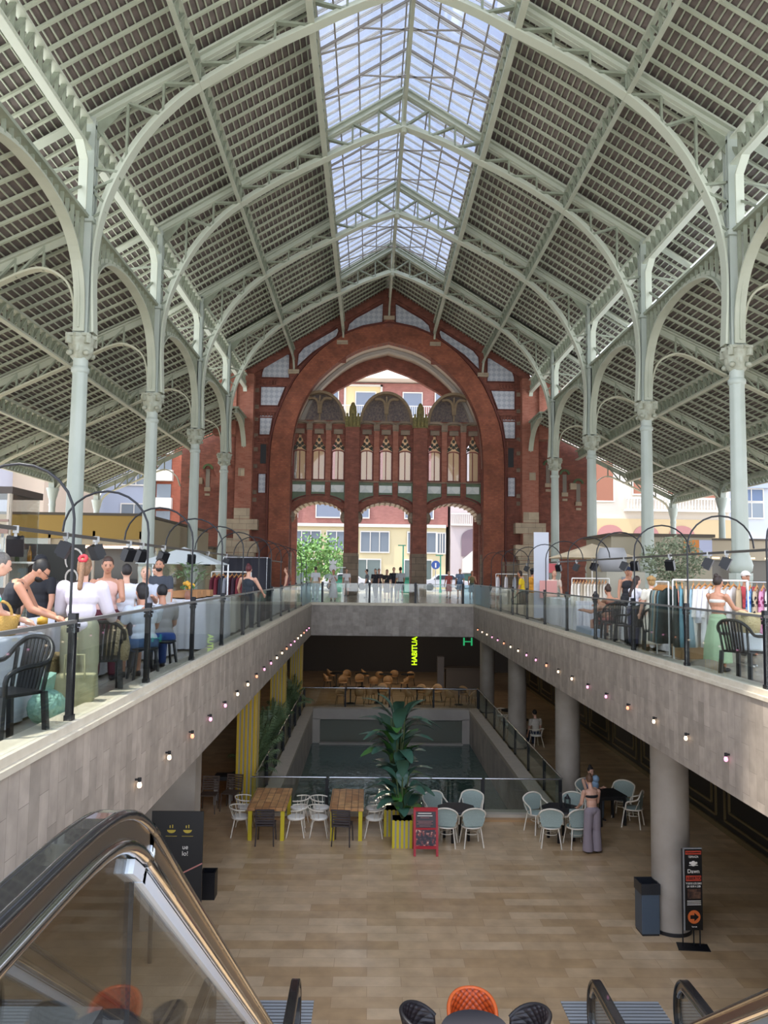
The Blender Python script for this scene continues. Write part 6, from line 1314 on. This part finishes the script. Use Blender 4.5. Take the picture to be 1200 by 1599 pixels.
# ---- left side
clothtable(-5.35, 6.6, -4.4, 8.25, .82, 'c9cbd2', 'white draped stall table nearest on the left, behind the first black chair')
clothtable(-5.5, 9.4, -4.75, 12.6, .82, 'd5d2d6', 'second white stall table on the left, loaded with accessories')
clothtable(-5.4, 13.1, -4.5, 14.3, .9, 'd9d4d8', 'white covered counter left of the draped display table')
clothtable(-5.1, 14.9, -4.15, 17.6, .92, 'd3d1d4', 'pleated grey white display table beside the fourth post on the left')
clothtable(-5.0, 18.6, -4.3, 24.0, .86, 'cdc6b8', 'long cream stall table farther along the left balustrade')
clothtable(-5.0, 25.5, -4.3, 31.5, .86, 'c9c7c4', 'farthest cream stall table on the left before the blue glass corner')
t = empty('display_box', (-4.72, 7.25, .82), R(8), 'white open box with pink and blue print at the left edge', 'box'); MB().box((-.02, -.16, 0), (.0, .16, .36)).box((-.3, -.16, 0), (-.28, .16, .36)).box((-.3, -.16, 0), (0, -.14, .36)).box((-.3, .14, 0), (0, .16, .36)).box((-.3, -.16, 0), (0, .16, .02)).build('box', PALE, t)
MB().ball((-.17, -.165, .2), (.06, .01, .07)).build('pink_print', mat('pink print', 'c96a8a', .6), t); MB().ball((-.1, -.165, .1), (.06, .01, .05)).build('blue_print', mat('blue print', '5a7ab0', .6), t)
t = empty('basket', (-4.62, 7.75, .82), label='golden woven basket on the nearest left table', cat='basket'); MB().lathe([(.001, 0), (.13, 0), (.17, .2), (.165, .2), (.125, .02), (.001, .02)], n=20).build('bowl', mat('golden wicker', 'a8833e', .8, bump=(60, .6)), t); MB().tube([(.1*math.cos(R(a)), 0, .2+.13*math.sin(R(a))) for a in range(0, 181, 20)], .014, 8).build('handle', _M['golden wicker'], t)
o = MB().obox((-4.66, 7.5, 1.12), (.3, .05, .05), (0, -.45, .3)).build('rolled_item', mat('turquoise cloth', '3fae94', .6), bevel=.02); tag(o, 'turquoise rolled cloth sticking up behind the golden basket', 'cloth')
for k in range(3): tag(MB().tube([(-4.5, 8.0+.1*k-.15, .86), (-4.72, 8.05+.1*k-.15, .86)], .04, 10).build('fabric_roll', mat('cream pink roll', 'd8b8ac', .8)), 'cream pink fabric roll at the table edge, '+nth(k)+' from the near end', 'cloth', 'fabric rolls on the nearest left table')
o = MB().box((-5.9, 9.0, 0), (-5.0, 9.06, 1.25)).build('room_screen', mat('very dark wood panel', '2c2019', .5)); tag(o, 'dark wooden panel standing behind the nearest left stall', 'panel')
for k, c in enumerate(('2a1c22', '5a2438', '6e4a62', '8a8088', '2c2c34', 'b0706a', '9a9aa0')):
    t = empty('necklace', (-4.85+.03*(k % 2), 9.8+.13*k, 1.3), label=f'{["black", "wine", "mauve", "grey", "dark", "coral", "silver"][k]} beaded necklace hanging on the second left table', cat='necklace', group='hanging necklaces')
    MB().tube([(-.02, 0, 0), (-.035, 0, -.2), (0, 0, -.42), (.035, 0, -.2), (.02, 0, 0)], .014, 6).build('beads', mat('beads '+c, c, .3), t)
t = empty('jewellery_stand', (-4.85, 9.7, .83), label='black wooden jewellery bar holding the necklaces', cat='stand'); MB().bar((0, 0, .48), (0, 1.0, .48), .025, .025, (1, 0, 0)).build('bar', BLK, t); MB().bar((0, 0, 0), (0, 0, .48), .02, .02).build('upright', BLK, t); MB().bar((0, 1, 0), (0, 1, .48), .02, .02).build('upright', BLK, t)
for k, (y, z, c, h, w2) in enumerate(((9.3, .83, 'd7a83a', .1, .06), (10.9, .83, 'd98a3a', .16, .05), (11.1, .83, 'e5ddd2', .14, .07), (11.35, .83, 'a8502c', .2, .04), (11.5, .83, '3f68a8', .07, .09), (11.8, .83, 'e8e2da', .22, .06))):
    o = MB().lathe([(.001, 0), (w2, 0), (w2, h*.7), (w2*.4, h*.85), (w2*.4, h)], (-4.85, y, z), 12).build('jar', mat('jar '+c, c, .4)); tag(o, f'{["yellow", "orange", "cream", "rust", "blue", "white"][k]} jar on the second left table', 'jar')
for k, (y, w_, h) in enumerate(((11.15, .5, .42), (12.0, .62, .3), (13.3, .8, .25))):
    o = MB().box((-4.78 if k < 2 else -4.6, y, .84), (-4.75 if k < 2 else -4.57, y+w_, .84+h)).build('display_board', PALE); tag(o, 'upright white display board on the left stalls, '+['nearest', 'middle', 'farthest'][k]+' one', 'board')
for k, (y, z) in enumerate(((15.4, .94), (15.9, 1.08), (16.6, .94))):
    t = empty('wooden_crate', (-4.6, y, z if k != 1 else .94), label=f'small wooden crate on the pleated display table, {nth(k)} from the near end', cat='crate', group='crates on the display table'); wd = mat('crate wood', 'a5764a', .7)
    MB().plate(rect(-.25, -.18, .25, .18), [rect(-.23, -.16, .23, .16)], lambda x, y: (x, y, 0), lambda x, y: (x, y, .14)).box((-.25, -.18, 0), (.25, .18, .015)).build('crate', wd, t)
t = empty('flower_vase', (-4.5, 15.1, .93), label='vase of yellow and orange flowers on the pleated display table', cat='flowers'); MB().lathe([(.001, 0), (.05, 0), (.06, .08), (.035, .16)], n=12).build('vase', mat('brown vase', '8a5a44', .4), t); m = MB(); m2 = MB()
for k in range(14): a = rnd.uniform(0, 6.28); m.ball((.1*math.cos(a)*rnd.random()*1.2, .1*math.sin(a), .22+.1*rnd.random()), .035, 6, 4); m2.ball((.12*math.cos(a+1)*rnd.random(), .1*math.sin(a+1), .19+.08*rnd.random()), .022, 6, 4)
m.build('blossoms', mat('yellow blossom', 'dca338', .6), t); m2.build('foliage', LEAF2, t)
t = empty('bouquet', (-4.75, 16.4, .93), label='large green leafy bouquet in a glass vase at the left stalls', cat='plant'); MB().lathe([(.07, 0), (.08, .25), (.05, .3)], n=12).build('vase', GLASS, t); m = MB(); ms = MB()
for k in range(70):
    a = rnd.uniform(0, 6.28); e = rnd.uniform(.3, 1.5); r = rnd.uniform(.25, .5); p = Vector((r*math.cos(a)*math.cos(e), r*math.sin(a)*math.cos(e), .3+r*math.sin(e)*.8)); leafmesh(m, p, p+Vector((.12*math.cos(a), .12*math.sin(a), rnd.uniform(-.05, .1))), .07, .1, 3)
    if k % 3 == 0: ms.tube([(0, 0, .1), p], .005, 4)
m.build('leaves', mat('bouquet leaf', '7c9468', .6, noise=(6, .6, '5a7450')), t); ms.build('stems', STEM, t)
put('mono', -4.12, 6.8, 0, 150, 'black plastic garden chair nearest behind the left glass'); put('mono', -4.22, 9.35, 0, 25, 'black plastic chair hung with bags beside the woman in the white blouse')
for x, y, l in ((-4.12, 10.9, 'black plastic stool under the woman in denim shorts'), (-4.14, 12.0, 'black plastic stool under the person in blue trousers')):
    t = empty('plastic_stool', (x, y, 0), R(30), l, 'stool'); MB().lathe([(.001, .40), (.17, .40), (.19, .42), (.17, .44), (.001, .44)], n=18).build('seat', BLACKP, t); legs(t, [((a*.7, b2*.7), (a, b2)) for a, b2 in ((-.17, -.17), (.17, -.17), (.17, .17), (-.17, .17))], .41, .02, BLACKP)
o = MB().ball((-4.15, 7.75, .16), (.17, .22, .17), 14, 8).obox((-4.15, 7.75, .38), (.06, .2, .16), (.2, .2, 0)).build('carrier_bag', mat('mint plastic bag', '8fb8a6', .5, bump=(12, .8, .1))); tag(o, 'crumpled mint green plastic bag on the floor behind the left glass', 'bag')
t = empty('tote_bag', (-4.1, 8.35, 0), R(10), 'large olive beige tote bag standing below the woman in the white blouse', 'bag'); MB().xz([(-.17, .02), (.17, .02), (.2, .4), (-.2, .4)], -.09, .09).build('body', mat('olive canvas', 'a5a07c', .9, bump=(6, .6, .06)), t, bevel=.03); MB().tube([(-.1, -.09, .36), (-.09, -.1, .6), (.09, -.1, .6), (.1, -.09, .36)], .012, 6).build('handle', _M['olive canvas'], t)
t = empty('macrame_bag', (-4.12, 9.75, .35), label='cream knotted macrame bag hanging by the second chair on the left', cat='bag'); MB().lathe([(.001, 0), (.12, .04), (.14, .2), (.1, .4), (.02, .5)], n=14, lobes=7, amp=.1).build('net', mat('cream macrame', 'b5a27c', .9, bump=(40, 1, .05)), t)
t = empty('storage_case', (-4.75, 8.9, 0), label='woven brown hamper under the second left table', cat='basket'); MB().box((-.3, -.3, 0), (.3, .3, .5)).build('body', mat('brown hamper weave', '8f7a52', .9, bump=(40, .8, .04)), t, bevel=.02); MB().box((-.31, -.31, .5), (.31, .31, .53)).build('lid', _M['brown hamper weave'], t)
# curtain booth and dark red rack
t = empty('changing_booth', (-4.75, 23.6, 0), label='black curtained changing booth beyond the left stalls', cat='booth'); m = MB(); pts = [(-.55, -.45), (.7, -.45), (.7, .45)]
vs = []
for i in range(41):
    f = i/40*2; k = min(1, int(f)); u = f-k; x = pts[k][0]+(pts[k+1][0]-pts[k][0])*u; y = pts[k][1]+(pts[k+1][1]-pts[k][1])*u; x += .03*math.sin(i*1.7); y += .03*math.cos(i*1.7); vs += [(x, y, .05), (x, y, 1.85)]
m.add(vs, [(2*i, 2*i+2, 2*i+3, 2*i+1) for i in range(40)], True); o = m.build('curtain', cloth('26252c'), t); o.modifiers.new('t', 'SOLIDIFY').thickness = .02
MB().tube([(-.55, -.45, 1.87), (.7, -.45, 1.87), (.7, .45, 1.87)], .015, 6).build('rail', STEEL, t)
for x, y in ((-.55, -.45), (.7, -.45), (.7, .45)): MB().tube([(x, y, 0), (x, y, 1.87)], .015, 6).build('post', STEEL, t)
rack((-5.1, 20.4), (-4.1, 20.4), 1.45, 'clothes rack of dark red garments before the black booth')
for k, c in enumerate(('5a1c28', '6e2430', '2c2a34', '8a8c94', '4a1822', '3c2430', '7a2c34', '6a1c26', '9a9aa0')): garment('garment', (-5.02+.11*k, 20.4, 1.44), 70, .75, .38, c, f'{["wine red", "burgundy", "charcoal", "grey", "deep maroon", "dark plum", "brick red", "crimson", "pale grey"][k]} top on the dark red clothes rack', 'garments on the dark red rack')
t = empty('canopy', (-5.3, 18.2, 0), label='pale grey pitched canopy above the left stalls', cat='canopy'); MB().add([(-.9, -.7, 1.62), (.9, -.7, 1.62), (.9, .7, 1.62), (-.9, .7, 1.62), (0, 0, 2.0)], [(0, 1, 4), (1, 2, 4), (2, 3, 4), (3, 0, 4)]).build('roof', mat('canopy cloth', 'bfc4c2', .8), t).modifiers.new('t', 'SOLIDIFY').thickness = .01
for x in (-.88, .88): MB().tube([(x, .68, 0), (x, .68, 1.62)], .02, 6).build('post', STEEL, t)
# ---- kiosks on the left
OCH = mat('ochre fascia', '9c7a2a', .5); TAU = mat('taupe fascia', '8d8064', .5)
t = empty('kiosk', (-12.2, 31, 0), label='glazed kiosk with ochre yellow fascia in the left aisle', cat='kiosk')
MB().box((-3.2, 0, 2.65), (2.3, .15, 3.55)).build('fascia', OCH, t); MB().box((-3.3, -.05, 3.55), (2.4, 12, 3.65)).build('roof', mat('dark roof edge', '4e4436', .6), t); MB().box((2.3, 0, 2.4), (2.45, 12, 3.5)).build('side_fascia', TAU, t)
MB().box((-3.0, 2.5, 0), (2.2, 2.6, 2.95)).build('rear_wall', mat('steel kitchen wall', '5c5a55', .35, .5), t); MB().box((-3.0, .6, 0), (2.2, .9, 1.1)).build('counter', mat('dark kiosk counter', '2b2724', .5), t)
MB().box((-2.9, .5, 2.3), (2.1, .56, 2.4)).build('light_strip', mat('warm strip light', 'ffd8c0', .4, emit=3.5), t); MB().box((-3.2, .1, 2.42), (2.3, 2.5, 2.65)).build('valance', mat('beige soffit', 'b3a284', .6), t)
for x in (-3.1, -1.3, .4, 2.2): MB().box((x, 0, 0), (x+.1, .1, 2.95)).build('mullion', mat('pale frame', 'b9ab98', .4), t)
MB().box((2.3, 2, 0), (2.36, 12, 2.6)).build('side_glass', GLASS, t); MB().box((-3.1, .04, 0), (-1.3, .05, 2.7)).build('front_glass', GLASS, t)
t = empty('kiosk', (-9.35, 17.0, 0), label='tall glass kiosk with dark roof at the left edge', cat='kiosk'); MB().box((-2.6, 0, 3.05), (.65, 1.6, 3.2)).build('roof', mat('dark kiosk roof', '43382f', .5), t)
for x in (-1.2, .55): MB().box((x, 0, 0), (x+.08, .08, 3.05)).build('mullion', _M['pale frame'], t)
MB().box((-2.6, .02, 0), (.6, .03, 3.05)).build('front_glass', GLASS, t); MB().box((.6, .0, 0), (.62, 1.5, 3.05)).build('side_glass', GLASS, t); MB().box((-2.6, -.02, 2.2), (.6, .04, 2.3)).box((-2.6, -.02, 2.45), (.6, .04, 2.5)).build('transom', mat('brown transom', '8a6e60', .5), t)
MB().box((-2.4, .8, 2.93), (-.4, .9, 3.0)).build('orange_light', mat('orange strip light', 'ffa040', .4, emit=3), t); MB().box((-2.6, 1.45, 0), (.4, 1.55, 1.9)).build('interior_panel', mat('grey interior', '8d8a80', .5), t)
for k in range(5): tag(MB().lathe([(.001, 0), (.05, 0), (.05, .2), (.02, .28), (.02, .36)], (-9.9+.28*k, 18.2, 1.62), 10).build('bottle', mat(['green bottle', 'amber bottle', 'clear bottle'][k % 3], ['3d5a3a', '9a6a2a', 'c8c8b8'][k % 3], .2)), f'bottle on the shelf of the tall glass kiosk, {nth(k)} from the left', 'bottle', 'bottles in the glass kiosk')
tag(MB().box((-10.2, 18.0, 1.58), (-8.6, 18.4, 1.62)).build('shelf', PALE), 'narrow shelf inside the tall glass kiosk', 'shelf')
t = empty('mural_board', (-9.2, 20.6, 0), label='black board with white looping ornament behind the left stalls', cat='board'); MB().box((-.75, 0, .6), (.8, .05, 2.1)).box((-.7, .01, 0), (-.64, .04, .6)).box((.69, .01, 0), (.75, .04, .6)).build('panel', mat('charcoal board', '33332f', .6), t)
for cx, cz, r in ((-.45, 1.25, .28), (.55, 1.7, .22), (.5, 1.25, .15)): MB().tube([(cx+r*math.cos(R(a)), -.02, cz+r*1.3*math.sin(R(a))) for a in range(-60, 230, 20)], [.01+.02*abs(math.sin(i/5)) for i in range(15)], 6).build('ornament', PALE, t)
t = empty('kiosk', (-11.2, 45.5, 0), label='low taupe kiosk block before the left brick wing', cat='kiosk'); MB().box((-2.2, 0, 0), (1.2, 3, 2.7)).build('body', TAU, t); MB().box((-2.3, -.1, 2.7), (1.3, 3.1, 2.85)).build('roof', _M['dark roof edge'], t)

# ---- right side
clothtable(4.35, 20.9, 5.0, 24.6, .8, 'd8d6da', 'white draped table on the right beside the two seated women')
clothtable(4.7, 15.6, 5.6, 18.4, .78, 'dcdadc', 'white table on the right between the talking women')
clothtable(4.5, 26.3, 5.3, 34.0, .85, 'c8b8a0', 'long stall table far along the right balustrade')
t = empty('banner_stand', (4.42, 25.6, 0), label='tall narrow white banner panel with red print on the right', cat='sign'); MB().box((-.22, 0, .1), (.26, .05, 2.85)).build('panel', mat('cool white panel', 'c3c6cf', .6), t); MB().box((-.1, -.3, .75), (.45, -.28, 1.3)).build('pink_sheet', mat('pink sheet', 'd89a92', .7), t)
MB().box((.26, -.05, 1.55), (.5, 0, 1.85)).build('red_print', mat('red print', 'c05a5c', .6), t)
rack((4.3, 21.2), (5.3, 21.2), 1.4, 'white clothes rack of cream garments on the right'); 
for k in range(11): garment('garment', (4.36+.085*k, 21.2, 1.39), 62, .62, .34, ('ded6c8', 'cfc4b2', 'e6e0d6', 'b8a890', 'd8ccb8')[k % 5], f'cream top on the white right-hand rack, {nth(k)} from the left', 'cream garments on the right rack')
rack((3.98, 13.3), (5.15, 13.1), 1.42, 'white metal clothes rack of pale linen nearest on the right')
gm = [('2b3530', 'dark green'), ('5f8a94', 'teal'), ('b8a890', 'beige'), ('8fa8b0', 'pale blue'), ('dcd6cc', 'cream'), ('e4e2e8', 'white'), ('e8e4e0', 'ivory'), ('d6d0c4', 'oatmeal'), ('dfdcd6', 'off-white'), ('cfcac0', 'stone'), ('ded8d2', 'pearl'), ('b09a7a', 'camel')]
for k, (c, w_) in enumerate(gm): garment('garment', (4.03+.09*k, 13.28-.015*k, 1.41), (72, 70, 66, 60, 42, 35, 32, 40, 28, 34, 36, 60)[k], 1.0 if k != 5 else .6, .40, c, f'{w_} linen garment on the nearest right rack, {nth(k)} from the left', 'linen garments on the nearest right rack', sleeves=k in (4, 5, 6))
rack((4.02, 13.6), (4.1, 14.4), 1.38, 'clothes rack running away from the viewer behind the linen rack')
for k in range(7): garment('garment', (4.03+.01*k, 13.65+.1*k, 1.37), 15, .95, .36, ('26322e', '4f7078', '3a3a34', 'a89c84', '6c8a8c', '8a8a80', '2e3c38', 'c8beac', '5a6a5c')[k], f'muted {["dark", "teal", "olive", "sand", "sea-green", "grey", "forest", "bone", "moss"][k]} garment on the rack running away', 'garments on the rack running away')
rack((5.2, 13.25), (6.6, 13.4), 1.40, 'clothes rack of bright patterned dresses at the right edge', STEEL)
pp = [('blue tie dye', '2c62c0', '8ab8e8'), ('black leopard print', '2c2620', 'b8a488'), ('magenta print', '8a2c58', 'c88aa8'), ('black white print', '26262a', 'd0ccc4'), ('peach plain', 'd8a08c', 'd0947f'), ('violet plain', '5a2c9a', '6a38a8'), ('grey floral print', '8a8a90', '2e2c34'), ('rose plain', 'b87a92', 'a86a84'), ('pink striped', 'c0708a', 'd898a8'), ('brown paisley print', '6a3c34', 'b88a68'), ('purple print', '5c3c80', 'a888c0')]
for k, (n1, c1, c2) in enumerate(pp): garment('garment', (5.27+.115*k, 13.26+.01*k, 1.39), 55-k*2, .98, .40, patt(n1, c1, c2), f'{n1} dress on the bright rack at the right edge', 'patterned dresses at the right edge')
put('mono', 4.2, 11.25, 0, -60, 'black plastic chair carrying a white tub and straw bag on the right')
t = empty('storage_tub', (4.24, 11.25, .455), R(-20), 'white plastic tub standing on the right-hand black chair', 'box'); MB().box((-.2, -.17, 0), (.2, .17, .24)).build('tub', mat('white plastic', 'd4d8dc', .4), t, bevel=.03)
t = empty('straw_bag', (4.3, 11.3, .70), label='pale straw bag with knotted cloth on top of the white tub', cat='bag'); MB().lathe([(.001, 0), (.13, 0), (.16, .16), (.13, .26), (.02, .28)], n=18).build('body', mat('straw', 'cdb98a', .9, bump=(50, .8, .03)), t); MB().ball((-.1, -.08, .26), (.12, .06, .04), e=(0, .4, .3)).ball((.06, -.1, .24), (.1, .05, .04), e=(0, -.3, 0)).build('knotted_cloth', mat('straw cloth', 'b8a47c', .9), t)
for x, y, rz, l in ((4.42, 16.75, 30, 'black plastic chair beside the curly blonde woman'), (4.35, 17.7, -10, 'black plastic chair facing the white table on the right'), (4.85, 19.4, 20, 'black plastic chair under the woman with the bun'), (4.5, 18.6, 60, 'black plastic chair under the leaning girl'), (4.4, 15.2, -20, 'black plastic chair under the yellow bag on the right'), (4.35, 28.6, 10, 'black plastic chair beyond the white banner panel')): put('mono', x, y, 0, rz, l)
t = empty('picture_frame', (4.3, 17.0, .79), R(10), 'black chalkboard in a white frame leaning on the right table', 'frame'); MB().box((-.22, 0, 0), (.22, .03, .45)).build('frame', PALE, t); MB().box((-.18, -.01, .04), (.18, 0, .41)).build('board', BK, t)
t.location = (4.85, 16.3, .79)
t = empty('poster', (5.25, 16.5, .79), label='reddish flower poster standing beside the chalkboard', cat='poster'); MB().box((-.16, 0, 0), (.16, .02, .4)).build('sheet', patt('red flowers', '8a3c34', 'c88a78', 9), t)
o = MB().box((4.55, 14.4, 0), (5.05, 14.9, .52)).build('cardboard_box', mat('cardboard', 'a98a62', .8), bevel=.005); tag(o, 'brown cardboard box on the floor beside the linen rack', 'box')
o = MB().ball((4.1, 12.35, .1), (.28, .16, .11), 14, 8).build('soft_bag', mat('taupe canvas bag', '8d8270', .9, bump=(6, .6, .06))); tag(o, 'slumped taupe canvas bag on the floor below the linen rack', 'bag')
o = MB().box((3.98, 18.2, .0), (4.25, 19.6, .25)).build('storage_tub', mat('blue white tub', 'b9c6d8', .4), bevel=.03); tag(o, 'pale blue storage tub on the floor behind the right glass', 'box')
# olive tree, stone cylinder planter on a plinth
t = empty('olive_tree', (6.25, 19.2, 0), label='round-headed olive tree in a dark pot behind the right stalls', cat='tree'); MB().lathe([(.001, 0), (.28, 0), (.34, .55), (.3, .55)], n=20).build('pot', mat('dark pot', '3c3a38', .5), t); MB().tube([(0, 0, .5), (.03, .02, .95), (-.02, 0, 1.5)], [.05, .045, .03], 8).build('trunk', mat('olive bark', '6e6250', .9), t)
m = MB(); rr = random.Random(4)
for k in range(1500):
    a, e, r = rr.uniform(0, 6.28), math.asin(rr.uniform(-1, 1)), rr.uniform(.25, 1)**.5*.62; p = Vector((1.25*r*math.cos(a)*math.cos(e), r*math.sin(a)*math.cos(e), 1.85+.95*r*math.sin(e))); d = Vector((rr.uniform(-1, 1), rr.uniform(-1, 1), rr.uniform(-.3, 1))).normalized()*.11; s_ = d.orthogonal().normalized()*.025
    m.add([p, p+d*.5+s_, p+d, p+d*.5-s_], [(0, 1, 2, 3)])
m.build('foliage', mat('olive leaf', '7d8568', .6, noise=(8, .8, '4f5a42')), t)
o = MB().box((5.95, 23.6, 0), (7.1, 24.6, 1.6)).build('stone_plinth', mat('grey beige plinth', 'a5a090', .6, noise=(1, .4, '8f8a7a'))); tag(o, 'grey beige plinth under the big round grey pot', 'plinth')
o = MB().lathe([(.001, 0), (.3, 0), (.42, .25), (.44, .5), (.36, .72), (.3, .72)], (6.25, 24.05, 1.6), 24).build('round_pot', mat('concrete pot', '9a9a9c', .6)); tag(o, 'large round grey pot on the beige plinth', 'pot')
tag(MB().box((6.4, 23.55, 1.1), (6.7, 23.6, 1.45)).build('notice', mat('grey notice', '7a7a80', .5)), 'small grey notice fixed to the beige plinth', 'sign')
for k in range(4):
    x = 4.35+.35*k; garment('garment', (x, 33.6, 1.5), 70, .8, .4, ('e4e0e6', 'd8d4d8', 'c8d0dc', 'e0d8d4')[k], f'white garment hanging far along the right stalls, {nth(k)} from the left', 'far white garments')
rack((4.25, 33.6), (5.6, 33.6), 1.5, 'far white rack of pale garments on the right')
t = empty('kiosk', (16.5, 40, 0), label='wide beige kiosk with curved corner and light strips in the right aisle', cat='kiosk'); BEI = mat('beige fascia', 'a5967c', .45)
out_ = [(-4.2, 3.3), (-4.2, 1.5)]+[(-2.7+1.5*math.cos(R(a)), 1.5+1.5*math.sin(R(a))) for a in range(190, 271, 16)]+[(6, 0), (6, 3.3)]
MB().xy(out_, 2.35, 3.35).build('fascia', BEI, t); MB().xy([(x*1.03, y*1.03-.1) for x, y in out_], 3.35, 3.45).build('roof', _M['dark roof edge'], t)
MB().xy([(x*.93, y*.9+.4) for x, y in out_], .0, 2.35).build('glazed_wall', mat('smoky glazing', '5d5548', .2), t)
for x in (-3, -1.2, .6, 2.4, 4.2): MB().box((x, -.02, 2.42), (x+1.3, .0, 2.5)).build('light_strip', mat('soft strip light', 'ffdcb0', .4, emit=1.6), t)
MB().box((-4.3, -.06, 2.55), (-3.4, -.02, 3.2)).build('orange_panel', mat('orange panel', 'c87a28', .5), t)
t = empty('kiosk', (10.4, 30.5, 0), label='beige shop front with white angular mark behind the olive tree', cat='kiosk'); MB().box((-2.2, 0, 0), (1.7, 3.5, 3.0)).build('body', mat('warm grey shopfront', 'a0967f', .5), t); MB().box((-2.3, -.1, 3.0), (1.8, 3.6, 3.12)).build('roof', _M['dark roof edge'], t)
MB().xz([(-.9, 2.25), (-.6, 2.6), (-.3, 2.25), (-.45, 2.25), (-.6, 2.42), (-.75, 2.25)], -.03, -.0).build('white_mark', PALE, t); MB().box((.6, -.03, 2.3), (1.2, 0, 2.9)).build('orange_panel', _M['orange panel'], t); MB().box((1.2, -.03, 2.3), (1.7, 0, 2.9)).build('lilac_panel', mat('lilac panel', 'b0b4cc', .5), t)
t = empty('parasol', (6.75, 28.0, 0), label='square cream parasol on a pole before the brick wall on the right', cat='parasol'); MB().add([(-1.3, -1.2, 2.1), (1.3, -1.2, 2.1), (1.3, 1.2, 2.1), (-1.3, 1.2, 2.1), (0, 0, 2.6)], [(0, 1, 4), (1, 2, 4), (2, 3, 4), (3, 0, 4)]).build('canopy', mat('cream canvas', 'c9b89c', .8), t).modifiers.new('t', 'SOLIDIFY').thickness = .02; MB().tube([(0, 0, 0), (0, 0, 2.6)], .025, 8).build('pole', WHITE, t)
# white crown lantern near the left doorway
t = empty('crown_lamp', (-3.35, 50, 0), label='white crown-topped globe sign beside the left pier of the doorway', cat='lamp'); WG = mat('white lamp body', 'f0f0f2', .4); MB().ball((0, 0, 1.75), (.24, .1, .25)).build('globe', WG, t)
MB().xz([(-.2, 2.0), (-.26, 2.3), (-.1, 2.15), (0, 2.36), (.1, 2.15), (.26, 2.3), (.2, 2.0)], -.03, .03).build('crown', WG, t); MB().bar((.2, 0, 1.78), (.8, 0, 1.8), .04, .04).build('arm', WG, t); MB().tube([(0, 0, 0), (0, 0, 1.6)], .03, 8).build('pole', WG, t)

# ================================================================ STREET THINGS
def tree(x, y, h, r, label, c=('6f9a4a', '47703a')):
    t = empty('street_tree', (x, y, 0), label=label, cat='tree'); MB().tube([(0, 0, 0), (.1, 0, h*.3), (0, .1, h*.55)], [.16, .13, .08], 8).build('trunk', mat('tree bark', '6a5a48', .9), t); m = MB(); q = random.Random(int(x*10))
    for k in range(1500):
        a, e, rr_ = q.uniform(0, 6.28), math.asin(q.uniform(-1, 1)), q.uniform(.15, 1)**.45; lump = 1+.18*math.sin(3*a+e*4); p = Vector((r*rr_*lump*math.cos(a)*math.cos(e), r*rr_*math.sin(a)*math.cos(e), h*.58+h*.42*rr_*lump*math.sin(e))); d = Vector((q.uniform(-1, 1), q.uniform(-1, 1), q.uniform(-1, 1))).normalized()*.3; s_ = d.orthogonal().normalized()*.11
        m.add([p, p+d*.5+s_, p+d, p+d*.5-s_], [(0, 1, 2, 3)])
    m.build('foliage', mat('tree leaf '+c[0], c[0], .6, noise=(1.5, .7, c[1])), t)
tree(-5.2, 64, 4.4, 2.3, 'bushy green street tree outside the left doorway'); tree(-17.3, 70, 5.2, 2.4, 'light green tree beyond the left brick wing', ('8faa5a', '688a44')); tree(1.0, 76, .1, .1, 'x') if False else None
def car(x, y, c, label, rz=0):
    t = empty('car', (x, y, 0), R(rz), label, 'car'); side = [(-2.1, .3), (-2.1, .7), (-1.9, .9), (-1.2, .98), (-.7, 1.4), (.7, 1.42), (1.3, .98), (2.0, .85), (2.15, .55), (2.1, .3)]
    MB().xz(side, -.85, .85).build('body', mat('car paint '+c, c, .25, .2), t, bevel=.06); MB().xz([(-1.05, .98), (-.62, 1.34), (.62, 1.36), (1.1, .98)], -.87, .87).build('windows', mat('car glass', '3a4248', .1), t)
    for px in (-1.35, 1.35):
        for py in (-.8, .8): m = MB(); m.tube([(px, py-.1, .32), (px, py+.1, .32)], .32, 18); m.build('wheel', mat('tyre', '222224', .7), t)
    m = MB().box((2.05, -.75, .6), (2.16, -.45, .72)).box((2.05, .45, .6), (2.16, .75, .72)); m.build('headlamp', WG, t)
car(-3.0, 69, 'd8d8dc', 'white car parked outside the left of the middle doorway'); car(5.6, 70.5, 'c4c6cc', 'silver car parked outside the right doorway'); car(9.9, 71.5, 'dcdcdc', 'white car parked before the townhouse', 0)
GRN = mat('green street metal', '2f8a74', .5)
for k, (x, y, h) in enumerate(((1.55, 62, 3.6), (4.6, 63.5, 2.9), (-8.2, 66, 2.7))):
    t = empty('street_post', (x, y, 0), label='green street post with crossbar, '+['in the middle doorway', 'in the right doorway', 'behind the street tree'][k], cat='post'); MB().lathe([(.12, 0), (.07, .4), (.05, h)], n=10).build('pole', GRN, t); MB().box((-.4, -.03, h), (.2, .03, h+.08)).build('crossbar', GRN, t)
for k, (x, y) in enumerate(((1.6, 60.5), (-3.0, 60))):
    t = empty('recycling_bin', (x, y, -.1), label='green recycling bin outside, '+['in the middle doorway', 'behind the left pier'][k], cat='bin'); MB().box((-.55, -.4, .1), (.55, .4, 1.15)).build('body', GRN, t, bevel=.05); MB().box((-.58, -.43, 1.15), (.58, .43, 1.3)).build('lid', mat('dark green lid', '21604f', .5), t)
t = empty('traffic_sign', (4.0, 61, 0), label='round blue traffic sign outside the right doorway', cat='sign'); MB().tube([(0, 0, 0), (0, 0, 2.4)], .03, 8).build('pole', STEEL, t); m = MB().tube([(0, -.06, 2.15), (0, -.03, 2.15)], .33, 24, smooth=False); m.build('disc', mat('blue sign', '3f5fae', .5), t); MB().box((-.05, -.07, 1.95), (.05, -.06, 2.3)).build('white_arrow', WG, t)
